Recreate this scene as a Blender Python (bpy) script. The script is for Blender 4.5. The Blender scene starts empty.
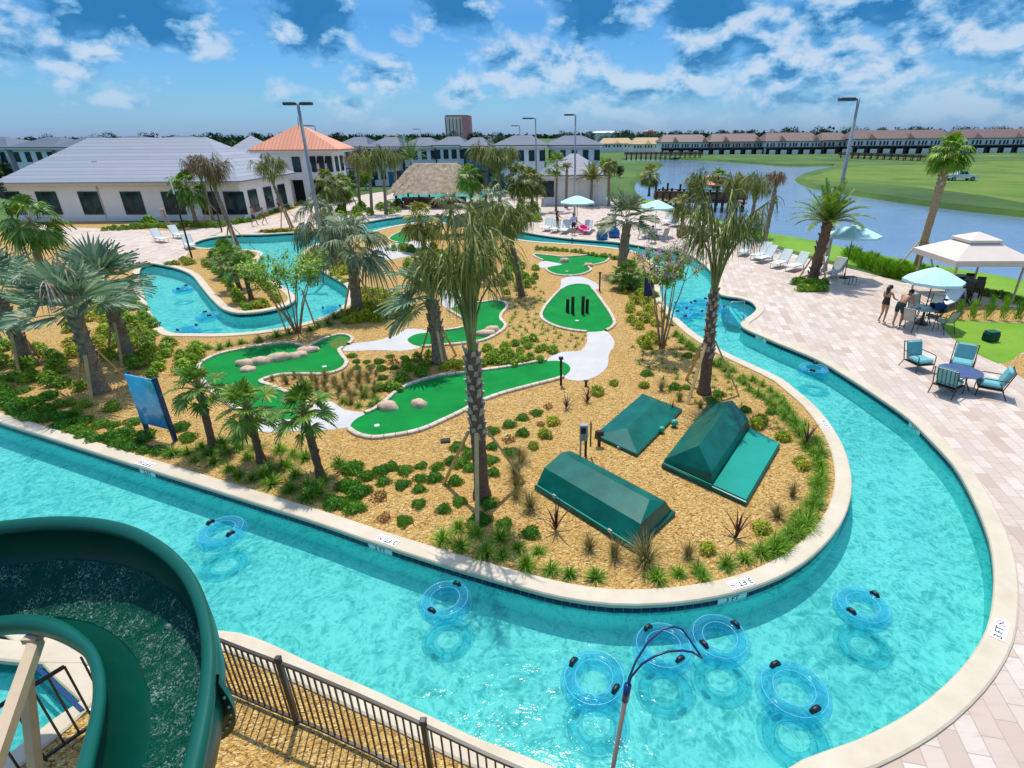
import bpy, bmesh, math, random
from mathutils import Vector, Matrix, Euler, noise
from mathutils.geometry import delaunay_2d_cdt
R = math.radians
rnd = random.Random(11)
SC = bpy.context.scene
COL = SC.collection

# ------------------------------------------------------------------ camera model
F, PX, PY, H = 547.0, 551.0, 384.0, 7.4
PITCH, ROLL = math.atan(250/547), R(.45)
CM = Matrix.Rotation(R(90)-PITCH, 3, 'X') @ Matrix.Rotation(-ROLL, 3, 'Z')
CAM = Vector((0, 0, H))
def ray(px, py): return CM @ Vector(((px-PX)/F, -(py-PY)/F, -1))
def P(px, py, z=0.0):
    d = ray(px, py); return CAM + d*((z-H)/d.z)
def PD(px, py, Y):
    d = ray(px, py); return CAM + d*(Y/d.y)
def proj(v):
    q = CM.transposed() @ (Vector(v)-CAM); return (PX+F*q.x/-q.z, PY-F*q.y/-q.z)
cam_d = bpy.data.cameras.new('camera'); cam = bpy.data.objects.new('camera', cam_d); COL.objects.link(cam)
cam.matrix_world = Matrix.Translation(CAM) @ CM.to_4x4()
cam_d.sensor_width = 36; cam_d.lens = F/1024*36; cam_d.shift_x = -(PX-512)/1024
cam_d.clip_start = .1; cam_d.clip_end = 9000
SC.camera = cam

# ------------------------------------------------------------------ materials
class NT:
    def __init__(s, tree): s.t = tree
    def n(s, typ, **kw):
        nd = s.t.nodes.new(typ)
        for k, v in kw.items():
            if k.startswith('i_'): nd.inputs[k[2:].replace('_', ' ')].default_value = v
            else: setattr(nd, k, v)
        return nd
    def l(s, a, b): s.t.links.new(a, b)
    def math(s, op, a, b=None, c=None, clamp=False):
        nd = s.n('ShaderNodeMath', operation=op, use_clamp=clamp)
        for i, v in enumerate((a, b, c)):
            if v is None: continue
            if isinstance(v, (int, float)): nd.inputs[i].default_value = v
            else: s.l(v, nd.inputs[i])
        return nd.outputs[0]
    def mix(s, fac, a, b, blend='MIX'):
        nd = s.n('ShaderNodeMix', data_type='RGBA', blend_type=blend)
        for i, v in ((0, fac), (6, a), (7, b)):
            if isinstance(v, (int, float)): nd.inputs[i].default_value = v
            elif isinstance(v, tuple): nd.inputs[i].default_value = (*v, 1)[:4]
            else: s.l(v, nd.inputs[i])
        return nd.outputs[2]
    def ramp(s, fac, stops):
        nd = s.n('ShaderNodeValToRGB'); e = nd.color_ramp.elements
        while len(e) < len(stops): e.new(.5)
        for k, (p, c) in enumerate(stops):
            e[k].position = p; e[k].color = (*c, 1) if isinstance(c, tuple) else (c, c, c, 1)
        s.l(fac, nd.inputs[0]); return nd.outputs[0]
    def noise(s, vec, scale, detail=4, rough=.55, dist=0):
        nd = s.n('ShaderNodeTexNoise'); nd.inputs['Scale'].default_value = scale
        nd.inputs['Detail'].default_value = detail; nd.inputs['Roughness'].default_value = rough
        nd.inputs['Distortion'].default_value = dist
        if vec is not None: s.l(vec, nd.inputs['Vector'])
        return nd.outputs[0]
    def bump(s, h, strength=.3, dist=.02):
        nd = s.n('ShaderNodeBump'); nd.inputs['Strength'].default_value = strength
        nd.inputs['Distance'].default_value = dist; s.l(h, nd.inputs['Height']); return nd.outputs[0]

def new_mat(name):
    m = bpy.data.materials.new(name); m.use_nodes = True
    t = m.node_tree; t.nodes.clear()
    k = NT(t); out = k.n('ShaderNodeOutputMaterial'); return m, k, out
def principled(k, out, col=None, rough=.6, normal=None, **kw):
    b = k.n('ShaderNodeBsdfPrincipled'); b.inputs['Roughness'].default_value = rough
    if isinstance(col, tuple): b.inputs['Base Color'].default_value = (*col, 1)
    elif col is not None: k.l(col, b.inputs['Base Color'])
    if normal is not None: k.l(normal, b.inputs['Normal'])
    for a, v in kw.items(): b.inputs[a.replace('_', ' ')].default_value = v
    k.l(b.outputs[0], out.inputs[0]); return b
def objco(k): return k.n('ShaderNodeTexCoord').outputs['Object']
def M_plain(name, col, rough=.6, var=.18, scale=3.0, bump=0, bscale=40, **kw):
    m, k, o = new_mat(name); co = objco(k)
    n = k.noise(co, scale, 5, .6)
    c = k.mix(k.ramp(n, [(.3, 0.), (.7, 1.)]), tuple(x*(1-var) for x in col), tuple(min(1, x*(1+var)) for x in col))
    nm = k.bump(k.noise(co, bscale, 3), bump, .01) if bump else None
    principled(k, o, c, rough, nm, **kw); return m
def M_leaf(name, c1, c2, c3=None, rough=.5, trans=.25):
    """leaf stuff: every leaf (mesh island) takes its own tint; some light passes through"""
    m, k, o = new_mat(name)
    g = k.n('ShaderNodeNewGeometry'); r = g.outputs['Random Per Island']
    oi = k.n('ShaderNodeObjectInfo').outputs['Random']
    stops = [(0, c1), (.7, c2)] + ([(1, c3)] if c3 else [])
    c = k.ramp(r, stops)
    hv = k.n('ShaderNodeHueSaturation'); k.l(c, hv.inputs['Color'])
    k.l(k.math('MULTIPLY_ADD', oi, .35, .82), hv.inputs['Value'])
    k.l(k.math('MULTIPLY_ADD', oi, -.03, .515), hv.inputs['Hue'])
    b = k.n('ShaderNodeBsdfPrincipled'); b.inputs['Roughness'].default_value = rough
    b.inputs['Specular IOR Level'].default_value = .35
    k.l(hv.outputs[0], b.inputs['Base Color'])
    t = k.n('ShaderNodeBsdfTranslucent'); k.l(hv.outputs[0], t.inputs[0])
    mx = k.n('ShaderNodeMixShader'); mx.inputs[0].default_value = trans
    k.l(b.outputs[0], mx.inputs[1]); k.l(t.outputs[0], mx.inputs[2]); k.l(mx.outputs[0], o.inputs[0])
    return m

MT = {}
def mk_materials():
    # mulch: golden wood chips
    m, k, o = new_mat('golden_mulch'); co = objco(k)
    v = k.n('ShaderNodeTexVoronoi'); v.inputs['Scale'].default_value = 27; v.inputs['Randomness'].default_value = 1
    mp = k.n('ShaderNodeMapping'); mp.inputs['Scale'].default_value = (1, 1.5, 1); k.l(co, mp.inputs[0])
    wob = k.n('ShaderNodeVectorMath', operation='MULTIPLY_ADD'); nz = k.n('ShaderNodeTexNoise'); nz.inputs['Scale'].default_value = 9
    k.l(mp.outputs[0], nz.inputs['Vector']); k.l(nz.outputs['Color'], wob.inputs[0]); wob.inputs[1].default_value = (.15,)*3; k.l(mp.outputs[0], wob.inputs[2])
    k.l(wob.outputs[0], v.inputs['Vector'])
    sep = k.n('ShaderNodeSeparateColor'); k.l(v.outputs['Color'], sep.inputs[0])
    c = k.ramp(sep.outputs[0], [(0, (.17, .07, .015)), (.18, (.46, .23, .05)), (.5, (.68, .39, .095)), (.8, (.82, .53, .16)), (1, (.90, .70, .34))])
    big = k.noise(co, .55, 5, .6)
    c = k.mix(k.ramp(big, [(.42, 0.), (.78, .5)]), c, (.60, .36, .09), 'MIX')
    fine = k.noise(co, 60, 2)
    c = k.mix(.5, c, k.ramp(fine, [(.3, (.6, .6, .6)), (.6, (1, 1, 1))]), 'MULTIPLY')
    hgt = k.math('ADD', k.math('MULTIPLY', v.outputs['Distance'], -1.2), k.math('MULTIPLY', sep.outputs[1], .6))
    principled(k, o, c, .9, k.bump(hgt, .7, .05)); MT['mulch'] = m
    # pavers
    m, k, o = new_mat('travertine_pavers'); co = objco(k)
    mp = k.n('ShaderNodeMapping'); mp.inputs['Rotation'].default_value = (0, 0, R(-78)); k.l(co, mp.inputs[0])
    b = k.n('ShaderNodeTexBrick'); b.offset = .5; b.inputs['Scale'].default_value = 1
    b.inputs['Brick Width'].default_value = .58; b.inputs['Row Height'].default_value = .29; b.inputs['Mortar Size'].default_value = .007
    b.inputs['Color1'].default_value = (0, 0, 0, 1); b.inputs['Color2'].default_value = (1, 1, 1, 1); b.inputs['Mortar'].default_value = (.5, .5, .5, 1)
    b.inputs['Bias'].default_value = 0
    k.l(mp.outputs[0], b.inputs['Vector'])
    tint = k.ramp(b.outputs['Color'], [(0, (.47, .35, .265)), (.3, (.56, .44, .345)), (.55, (.60, .49, .395)), (.8, (.67, .57, .475)), (1, (.53, .425, .35))])
    mp2 = k.n('ShaderNodeMapping'); mp2.inputs['Rotation'].default_value = (0, 0, R(-78)); mp2.inputs['Scale'].default_value = (1.6, 7, 1); k.l(co, mp2.inputs[0])
    vein = k.noise(mp2.outputs[0], 1.3, 6, .65, .6)
    tint = k.mix(k.ramp(vein, [(.46, 0.), (.74, .7)]), tint, (.46, .35, .26))
    blot = k.noise(co, .35, 4, .6)
    tint = k.mix(k.ramp(blot, [(.45, 0.), (.8, .45)]), tint, (.50, .42, .36))
    c = k.mix(b.outputs['Fac'], tint, (.40, .31, .25))
    principled(k, o, c, .75, k.bump(k.math('MULTIPLY', b.outputs['Fac'], -1), .5, .008)); MT['paver'] = m
    # coping stone
    m, k, o = new_mat('cream_coping'); co = objco(k)
    c = k.ramp(k.noise(co, 1.6, 6, .65), [(.3, (.53, .44, .31)), (.55, (.60, .51, .37)), (.8, (.64, .56, .44))])
    c = k.mix(k.ramp(k.noise(co, 11, 4, .7), [(.6, 0.), (.8, .3)]), c, (.45, .37, .28))
    principled(k, o, c, .7, k.bump(k.noise(co, 70, 3), .15, .004)); MT['coping'] = m
    # tile band on the pool wall (navy tiles); the strip carries a uv: u = metres along, v = height
    m, k, o = new_mat('navy_tile'); uv = k.n('ShaderNodeUVMap').outputs[0]
    b = k.n('ShaderNodeTexBrick'); b.offset = 0; b.inputs['Scale'].default_value = 1
    b.inputs['Brick Width'].default_value = .155; b.inputs['Row Height'].default_value = .155; b.inputs['Mortar Size'].default_value = .006
    b.inputs['Color1'].default_value = (.002, .006, .035, 1); b.inputs['Color2'].default_value = (.006, .016, .07, 1); b.inputs['Mortar'].default_value = (.13, .19, .27, 1)
    k.l(uv, b.inputs['Vector']); principled(k, o, b.outputs['Color'], .3, None, Specular_IOR_Level=.25); MT['tile'] = m
    # plaster
    MT['plaster'] = M_plain('pool_plaster', (.55, .75, .72), .8, .05, 1.2)
    MT['plaster_wall'] = M_plain('pool_wall_plaster', (.26, .74, .70), .8, .05, 1.2)
    # river water: clear tinted sheet with ripples; a net of caustic light is painted into its transparent colour
    def water(name, tint, amp, rip, scale, gl=1.0):
        m, k, o = new_mat(name); co = objco(k)
        wn = k.n('ShaderNodeTexNoise'); wn.inputs['Scale'].default_value = .9*scale; wn.inputs['Detail'].default_value = 3; k.l(co, wn.inputs['Vector'])
        w = k.n('ShaderNodeVectorMath', operation='MULTIPLY_ADD'); k.l(wn.outputs['Color'], w.inputs[0]); w.inputs[1].default_value = (.75/scale, .75/scale, 0); k.l(co, w.inputs[2])
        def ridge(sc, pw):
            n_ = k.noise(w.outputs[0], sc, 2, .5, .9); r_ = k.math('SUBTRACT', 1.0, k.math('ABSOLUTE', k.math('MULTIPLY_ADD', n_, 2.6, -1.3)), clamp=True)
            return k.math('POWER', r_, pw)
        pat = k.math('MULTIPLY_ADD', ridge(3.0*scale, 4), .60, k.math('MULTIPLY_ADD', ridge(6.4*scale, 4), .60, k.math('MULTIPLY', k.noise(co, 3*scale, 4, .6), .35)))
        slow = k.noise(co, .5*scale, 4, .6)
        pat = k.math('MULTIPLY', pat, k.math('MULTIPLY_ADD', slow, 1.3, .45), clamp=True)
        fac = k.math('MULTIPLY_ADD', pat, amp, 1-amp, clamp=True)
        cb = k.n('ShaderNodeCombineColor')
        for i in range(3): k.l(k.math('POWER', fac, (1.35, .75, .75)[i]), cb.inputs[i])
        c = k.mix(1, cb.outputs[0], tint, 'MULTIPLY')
        tr = k.n('ShaderNodeBsdfTransparent'); k.l(c, tr.inputs[0])
        h = k.math('ADD', k.noise(co, 2.2*scale, 4, .6, .8), k.math('MULTIPLY', k.noise(co, 9*scale, 3), .35))
        nm = k.bump(h, rip, .12)
        gs = k.n('ShaderNodeBsdfGlossy'); gs.inputs['Roughness'].default_value = .13; k.l(nm, gs.inputs['Normal'])
        fr = k.n('ShaderNodeFresnel'); fr.inputs[0].default_value = 1.33; k.l(nm, fr.inputs['Normal'])
        mx = k.n('ShaderNodeMixShader'); k.l(k.math('MULTIPLY', fr.outputs[0], gl), mx.inputs[0])
        df = k.n('ShaderNodeBsdfDiffuse'); df.inputs[0].default_value = (.015, .45, .45, 1); ms = k.n('ShaderNodeMixShader'); ms.inputs[0].default_value = .20   # light scattered inside the water
        k.l(tr.outputs[0], ms.inputs[1]); k.l(df.outputs[0], ms.inputs[2])
        k.l(ms.outputs[0], mx.inputs[1]); k.l(gs.outputs[0], mx.inputs[2]); k.l(mx.outputs[0], o.inputs[0]); return m
    MT['water'] = water('river_water', (.54, .94, .91), .72, .22, 1.0, .5)
    # lake
    m, k, o = new_mat('lake_water'); co = objco(k)
    mp = k.n('ShaderNodeMapping'); mp.inputs['Scale'].default_value = (.5, 1, 1); k.l(co, mp.inputs[0])
    h = k.math('ADD', k.noise(mp.outputs[0], 1.1, 5, .6), k.math('MULTIPLY', k.noise(mp.outputs[0], .12, 3), 1.5))
    principled(k, o, k.ramp(k.noise(co, .03, 4), [(.35, (.11, .19, .29)), (.7, (.18, .27, .38))]), .12, k.bump(h, .35, .15)); MT['lake'] = m
    # lawn
    def grass(name, a, b, c3, sc=1):
        m, k, o = new_mat(name); co = objco(k)
        c = k.ramp(k.noise(co, .10*sc, 6, .65), [(.3, a), (.5, b), (.72, c3)])
        c = k.mix(.45, c, k.ramp(k.noise(co, 14*sc, 4, .7), [(.3, (.35, .35, .35)), (.7, (1, 1, 1))]), 'MULTIPLY')
        principled(k, o, c, .95, k.bump(k.noise(co, 30, 3), .6, .04)); return m
    MT['lawn'] = grass('lawn_grass', (.10, .26, .008), (.17, .36, .012), (.26, .42, .03), 2)
    MT['field'] = grass('field_grass', (.025, .075, .008), (.065, .15, .012), (.16, .22, .03), .5)
    MT['far_grass'] = grass('far_lawn_grass', (.06, .13, .006), (.12, .22, .010), (.20, .24, .03), 1.2)
    # turf
    m, k, o = new_mat('putting_turf'); co = objco(k)
    c = k.ramp(k.noise(co, 1.0, 5, .6), [(.3, (.000, .19, .030)), (.7, (.002, .28, .045))])
    c = k.mix(.35, c, k.ramp(k.noise(co, 90, 2), [(.35, (.4, .4, .4)), (.65, (1, 1, 1))]), 'MULTIPLY')
    principled(k, o, c, .85, k.bump(k.noise(co, 120, 2), .3, .01), Specular_IOR_Level=.15); MT['turf'] = m
    MT['rough_turf'] = M_plain('olive_rough_turf', (.07, .15, .012), .9, .3, 6, .3)
    m, k, o = new_mat('poured_concrete'); co = objco(k)
    c = k.ramp(k.noise(co, 1.3, 6, .7), [(.3, (.47, .455, .43)), (.7, (.57, .555, .53))])
    principled(k, o, c, .8, k.bump(k.noise(co, 60, 3), .15, .005)); MT['concrete'] = m
    # curb blocks with joints (uv along)
    m, k, o = new_mat('curb_stone'); uv = k.n('ShaderNodeUVMap').outputs[0]; co = objco(k)
    b = k.n('ShaderNodeTexBrick'); b.offset = 0; b.inputs['Scale'].default_value = 1
    b.inputs['Brick Width'].default_value = .3; b.inputs['Row Height'].default_value = 5; b.inputs['Mortar Size'].default_value = .012
    b.inputs['Color1'].default_value = (.60, .50, .38, 1); b.inputs['Color2'].default_value = (.74, .66, .54, 1); b.inputs['Mortar'].default_value = (.28, .20, .13, 1)
    k.l(uv, b.inputs['Vector'])
    c = k.mix(.4, b.outputs['Color'], k.ramp(k.noise(co, 25, 4), [(.3, (.55, .5, .45)), (.7, (1, 1, 1))]), 'MULTIPLY')
    principled(k, o, c, .85); MT['curb'] = m
    MT['rock'] = M_plain('tan_boulder', (.56, .40, .27), .9, .3, 5, .5, 14)
    # leaves
    MT['silver'] = M_leaf('silver_palm_leaf', (.10, .20, .11), (.22, .34, .19), (.52, .56, .34), .55, .22)
    MT['silver_dull'] = M_leaf('dull_silver_palm_leaf', (.09, .14, .06), (.22, .28, .14), (.48, .47, .28), .5, .2)
    MT['olive'] = M_leaf('olive_palm_leaf', (.080, .115, .014), (.23, .265, .038), (.62, .54, .19), .55, .22)
    MT['brown_leaf'] = M_leaf('dry_palm_leaf', (.13, .075, .03), (.30, .19, .085), (.45, .33, .19), .8, .1)
    MT['dead'] = M_leaf('bleached_dead_frond', (.30, .20, .11), (.50, .38, .25), (.64, .55, .42), .8, .1)
    MT['palm_green'] = M_leaf('green_palm_leaf', (.05, .13, .012), (.13, .26, .02), (.32, .43, .07), .45, .25)
    MT['bright_palm'] = M_leaf('bright_green_palm_leaf', (.07, .19, .010), (.17, .34, .02), (.32, .48, .06), .45, .25)
    MT['shrub'] = M_leaf('dark_shrub_leaf', (.035, .15, .008), (.095, .29, .014), (.22, .44, .02), .5, .32)
    MT['leafy'] = M_leaf('mid_green_leaf', (.10, .24, .008), (.24, .43, .016), (.48, .60, .04), .5, .32)
    MT['yellow'] = M_leaf('yellow_green_leaf', (.17, .26, .008), (.40, .46, .016), (.64, .60, .05), .5, .3)
    MT['spiky'] = M_leaf('blade_leaf', (.065, .19, .008), (.18, .38, .016), (.44, .56, .05), .5, .32)
    MT['hay'] = M_leaf('straw_grass_blade', (.12, .11, .03), (.30, .26, .08), (.48, .40, .17), .8, .25)
    MT['red_leaf'] = M_leaf('dark_red_leaf', (.035, .012, .012), (.085, .028, .020), (.14, .06, .03), .5, .15)
    MT['dry_shrub'] = M_leaf('dry_brown_leaf', (.16, .08, .02), (.30, .16, .05), (.36, .22, .09), .9, .1)
    MT['hedge_blade'] = M_leaf('hedge_leaf', (.10, .26, .008), (.20, .42, .014), (.36, .56, .03), .5, .3)
    MT['pink_flower'] = M_leaf('pink_blossom', (.55, .25, .38), (.70, .42, .52), (.78, .58, .62), .7, .3)
    MT['tree_leaf'] = M_leaf('tree_leaf', (.015, .050, .012), (.040, .095, .016), (.085, .15, .03), .6, .15)
    MT['far_tree'] = M_leaf('distant_tree_leaf', (.012, .045, .022), (.022, .070, .030), (.04, .095, .04), .8, .1)
    MT['trunk'] = M_plain('palm_trunk', (.27, .20, .14), .9, .45, 9, .6, 30)
    MT['boot'] = M_plain('palm_boot', (.46, .36, .27), .9, .4, 14, .5, 30)
    MT['bare_trunk'] = M_plain('smooth_palm_trunk', (.40, .27, .14), .9, .3, 9, .4, 30)
    MT['dark_trunk'] = M_plain('dark_palm_trunk', (.17, .10, .06), .95, .4, 14, .7, 30)
    MT['petiole'] = M_plain('palm_stalk', (.24, .25, .075), .6, .35, 3)
    MT['pale_petiole'] = M_plain('pale_palm_stalk', (.42, .40, .24), .6, .3, 3)
    MT['bark'] = M_plain('smooth_bark', (.36, .23, .13), .8, .3, 6)
    MT['stake'] = M_plain('timber_stake', (.62, .40, .17), .8, .2, 6)
    # built things
    MT['white_wall'] = M_plain('white_stucco', (.86, .83, .79), .9, .05, .6, .1, 60)
    MT['cream_wall'] = M_plain('cream_stucco', (.70, .62, .50), .9, .06, .6)
    MT['pale_wall'] = M_plain('pale_grey_siding', (.76, .80, .85), .9, .05, .6)
    MT['trim'] = M_plain('white_trim', (.78, .76, .72), .6, .04)
    MT['tan_trim'] = M_plain('tan_trim', (.58, .50, .40), .7, .08)
    def tiled(name, c1, c2, rowh, axis):
        m, k, o = new_mat(name); co = objco(k)
        sep = k.n('ShaderNodeSeparateXYZ'); k.l(co, sep.inputs[0])
        s = sep.outputs[axis]
        f = k.math('FRACT', k.math('DIVIDE', s, rowh))
        cell = k.n('ShaderNodeTexWhiteNoise', noise_dimensions='1D'); k.l(k.math('FLOOR', k.math('DIVIDE', s, rowh)), cell.inputs['W'])
        c = k.mix(k.math('MULTIPLY_ADD', cell.outputs[0], .5, k.math('MULTIPLY', k.noise(co, .9, 5, .7), .5)), c1, c2)
        edge = k.ramp(f, [(0, .42), (.14, 1.), (.9, 1.), (1, .75)])
        c = k.mix(1, c, edge, 'MULTIPLY')
        principled(k, o, c, .6, k.bump(f, .6, .05)); return m
    MT['grey_tile_roof'] = tiled('grey_flat_tile_roof', (.27, .295, .335), (.38, .40, .435), .30, 2)
    MT['pool_house_roof'] = tiled('blue_grey_tile_roof', (.14, .155, .20), (.21, .225, .27), .20, 2)
    MT['orange_roof'] = tiled('copper_orange_metal_roof', (.72, .26, .13), (.86, .36, .20), .42, 0)
    MT['blue_grey_roof'] = tiled('slate_blue_shingle_roof', (.055, .078, .12), (.09, .115, .165), .25, 2)
    MT['brown_roof'] = tiled('terracotta_brown_roof', (.15, .085, .065), (.21, .125, .10), .25, 2)
    MT['thatch'] = M_plain('palm_thatch', (.44, .33, .22), .95, .35, 2.2, .8, 16)
    m, k, o = new_mat('window_glass'); co = objco(k)
    principled(k, o, k.ramp(k.noise(co, .8, 3), [(.35, (.008, .016, .02)), (.6, (.03, .09, .11)), (.75, (.08, .20, .24))]), .08, None, Specular_IOR_Level=.2); MT['glass'] = m  # teal patches paint cyan reflections into the pane colour
    MT['dark_frame'] = M_plain('dark_bronze_frame', (.022, .022, .025), .4, .1)
    MT['dark_screen'] = M_plain('dark_screen_mesh', (.020, .022, .03), .7, .2)
    MT['awning'] = M_plain('black_awning_fabric', (.016, .017, .022), .8, .2)
    MT['black_metal'] = M_plain('black_painted_metal', (.014, .013, .013), .35, .15)
    MT['bronze_metal'] = M_plain('bronze_painted_metal', (.030, .021, .015), .4, .2)
    MT['grey_metal'] = M_plain('galvanised_metal', (.36, .37, .38), .45, .12, Metallic=.4)
    MT['dark_lamp'] = M_plain('dark_lamp_metal', (.05, .055, .06), .45, .15)
    MT['tan_steel'] = M_plain('tan_painted_steel', (.50, .38, .24), .45, .08)
    MT['bronze_pole'] = M_plain('weathered_pole', (.22, .17, .13), .4, .15)
    MT['wood'] = M_plain('weathered_timber', (.22, .12, .07), .85, .35, 3)
    MT['dark_wood'] = M_plain('dark_piling_timber', (.05, .033, .022), .9, .3, 3)
    MT['white_paint'] = M_plain('white_paint', (.80, .80, .80), .5, .03)
    MT['slide_green'] = M_plain('dark_green_gelcoat', (.001, .050, .034), .3, .12, 1.5, Specular_IOR_Level=.2)
    MT['slide_rim'] = M_plain('jade_rim_gelcoat', (.001, .088, .060), .35, .06, 1.5, Specular_IOR_Level=.4)
    MT['pump_green'] = M_plain('teal_green_fibreglass', (.001, .108, .080), .28, .3, 2.2, .05, 20, Specular_IOR_Level=.25)
    MT['pump_light'] = M_plain('faded_teal_panel', (.006, .27, .20), .5, .1, 1.2, Specular_IOR_Level=.2)
    MT['pump_worn'] = M_plain('teal_vent', (.03, .36, .27), .4, .15)
    MT['sling'] = M_plain('grey_green_sling', (.40, .43, .38), .7, .08)
    MT['sling_white'] = M_plain('pale_sling', (.62, .67, .63), .7, .06)
    MT['teal_cushion'] = M_plain('teal_cushion', (.15, .42, .43), .85, .12, 5, .2, 60)
    MT['slate_top'] = M_plain('slate_blue_table_top', (.055, .085, .19), .35, .2, 8)
    MT['umbrella'] = M_plain('pale_aqua_canvas', (.50, .77, .78), .85, .05, 3)
    MT['canopy'] = M_plain('cream_canvas', (.74, .62, .52), .85, .04, 2)
    MT['towel'] = M_plain('pale_towel', (.62, .70, .74), .95, .2, 12)
    MT['blue_cloth'] = M_plain('dark_blue_cloth', (.008, .07, .16), .9, .15, 6)
    MT['skin'] = M_plain('tanned_skin', (.46, .22, .12), .55, .1, 6)
    MT['pale_skin'] = M_plain('fair_skin', (.58, .33, .22), .55, .1, 6)
    MT['hair'] = M_plain('dark_hair', (.018, .010, .007), .5, .2, 20)
    MT['black_cloth'] = M_plain('black_swimwear', (.012, .012, .014), .6, .1)
    MT['green_cloth'] = M_plain('dark_green_trunks', (.010, .035, .030), .8, .1)
    MT['navy_cloth'] = M_plain('navy_shorts', (.012, .03, .12), .8, .1)
    MT['white_cloth'] = M_plain('lilac_white_shirt', (.55, .55, .72), .9, .08)
    MT['rust_cloth'] = M_plain('rust_shorts', (.28, .09, .04), .9, .1)
    MT['pink_vinyl'] = M_plain('pink_vinyl', (.80, .03, .16), .3, .1)
    MT['blue_plastic'] = M_plain('blue_plastic', (.008, .10, .30), .35, .15)
    MT['banner'] = M_plain('navy_banner', (.006, .012, .09), .6, .2)
    MT['blue_paint'] = M_plain('blue_enamel', (.002, .035, .13), .35, .1)
    MT['handle'] = M_plain('black_rubber_handle', (.004, .008, .016), .45, .1)
    MT['red_white'] = M_plain('faded_red_enamel', (.62, .42, .45), .5, .1)
    MT['black_text'] = M_plain('dark_blue_lettering', (.012, .015, .05), .6, .05)
    MT['pink_wall'] = M_plain('pink_stucco', (.95, .66, .60), .9, .08)
    MT['pink_dark'] = M_plain('maroon_stucco', (.70, .26, .28), .9, .1)
    MT['raw_timber'] = M_plain('bare_roof_sheathing', (.50, .36, .19), .9, .15)
    MT['blue_house'] = M_plain('blue_siding', (.03, .16, .30), .8, .1)
    MT['car_white'] = M_plain('white_car_paint', (.72, .78, .84), .25, .03, Coat_Weight=.5)
    MT['rubber'] = M_plain('tyre_rubber', (.02, .02, .022), .8, .1)
    # clear blue vinyl of the tubes
    m, k, o = new_mat('clear_blue_vinyl'); co = objco(k)
    tr = k.n('ShaderNodeBsdfTransparent'); k.l(k.ramp(k.noise(co, 4, 3), [(.3, (.62, .88, .95)), (.7, (.74, .93, .97))]), tr.inputs[0])
    pr = k.n('ShaderNodeBsdfPrincipled'); pr.inputs['Base Color'].default_value = (.22, .70, .93, 1); pr.inputs['Roughness'].default_value = .10
    lw = k.n('ShaderNodeLayerWeight'); lw.inputs[0].default_value = .35
    mx = k.n('ShaderNodeMixShader'); k.l(k.math('MULTIPLY_ADD', k.math('POWER', lw.outputs['Facing'], 2.2), .55, .03, clamp=True), mx.inputs[0])
    k.l(tr.outputs[0], mx.inputs[1]); k.l(pr.outputs[0], mx.inputs[2]); k.l(mx.outputs[0], o.inputs[0]); MT['vinyl'] = m
    MT['seam'] = M_plain('pale_vinyl_seam', (.14, .52, .76), .2, .05)
    MT['mosaic'] = M_plain('blue_mosaic_tile', (.02, .17, .36), .4, .75, 7)
    # running water in the slide: foam over clear green
    m, k, o = new_mat('slide_water'); co = objco(k)
    f1 = k.noise(co, 22, 6, .75, 1.5); f2 = k.noise(co, 2.6, 4, .6, .6)
    foam = k.math('MULTIPLY', k.ramp(f1, [(.50, 0.), (.66, 1.)]), k.ramp(f2, [(.40, .12), (.60, 1.)]), clamp=True)
    tr = k.n('ShaderNodeBsdfTransparent'); tr.inputs[0].default_value = (.55, .95, .85, 1)
    pr = k.n('ShaderNodeBsdfPrincipled'); pr.inputs['Base Color'].default_value = (.03, .30, .22, 1); pr.inputs['Roughness'].default_value = .35; pr.inputs['Specular IOR Level'].default_value = .12
    k.l(k.bump(k.math('ADD', f1, k.noise(co, 9, 3)), .9, .06), pr.inputs['Normal'])
    k.l(k.mix(foam, (.002, .15, .095), (.70, .92, .85)), pr.inputs['Base Color'])
    mx = k.n('ShaderNodeMixShader'); k.l(k.math('MULTIPLY_ADD', foam, .55, .38, clamp=True), mx.inputs[0])
    k.l(tr.outputs[0], mx.inputs[1]); k.l(pr.outputs[0], mx.inputs[2]); k.l(mx.outputs[0], o.inputs[0]); MT['slide_water'] = m
    # picture on the sign board: sky, palms and sand in loose patches
    m, k, o = new_mat('printed_sign_face'); co = objco(k)
    sep = k.n('ShaderNodeSeparateXYZ'); k.l(co, sep.inputs[0])
    z = k.math('ADD', k.math('DIVIDE', sep.outputs[2], 2.0), k.math('MULTIPLY_ADD', k.noise(co, 3.0, 6, .65), 1.7, -.85))
    c = k.ramp(z, [(.30, (.02, .20, .42)), (.42, (.10, .32, .58)), (.50, (.42, .45, .58)), (.62, (.20, .38, .62)), (.72, (.04, .40, .66)), (.85, (.06, .42, .72)), (1, (.18, .55, .80))])
    gmask = k.math('MULTIPLY', k.ramp(k.noise(co, 3.4, 5, .7), [(.48, 0.), (.60, 1.)]), k.ramp(sep.outputs[0], [(.08, 0.), (.5, 1.)]))
    c = k.mix(gmask, c, (.05, .17, .07)); principled(k, o, c, .35); MT['sign_face'] = m
mk_materials()
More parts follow.
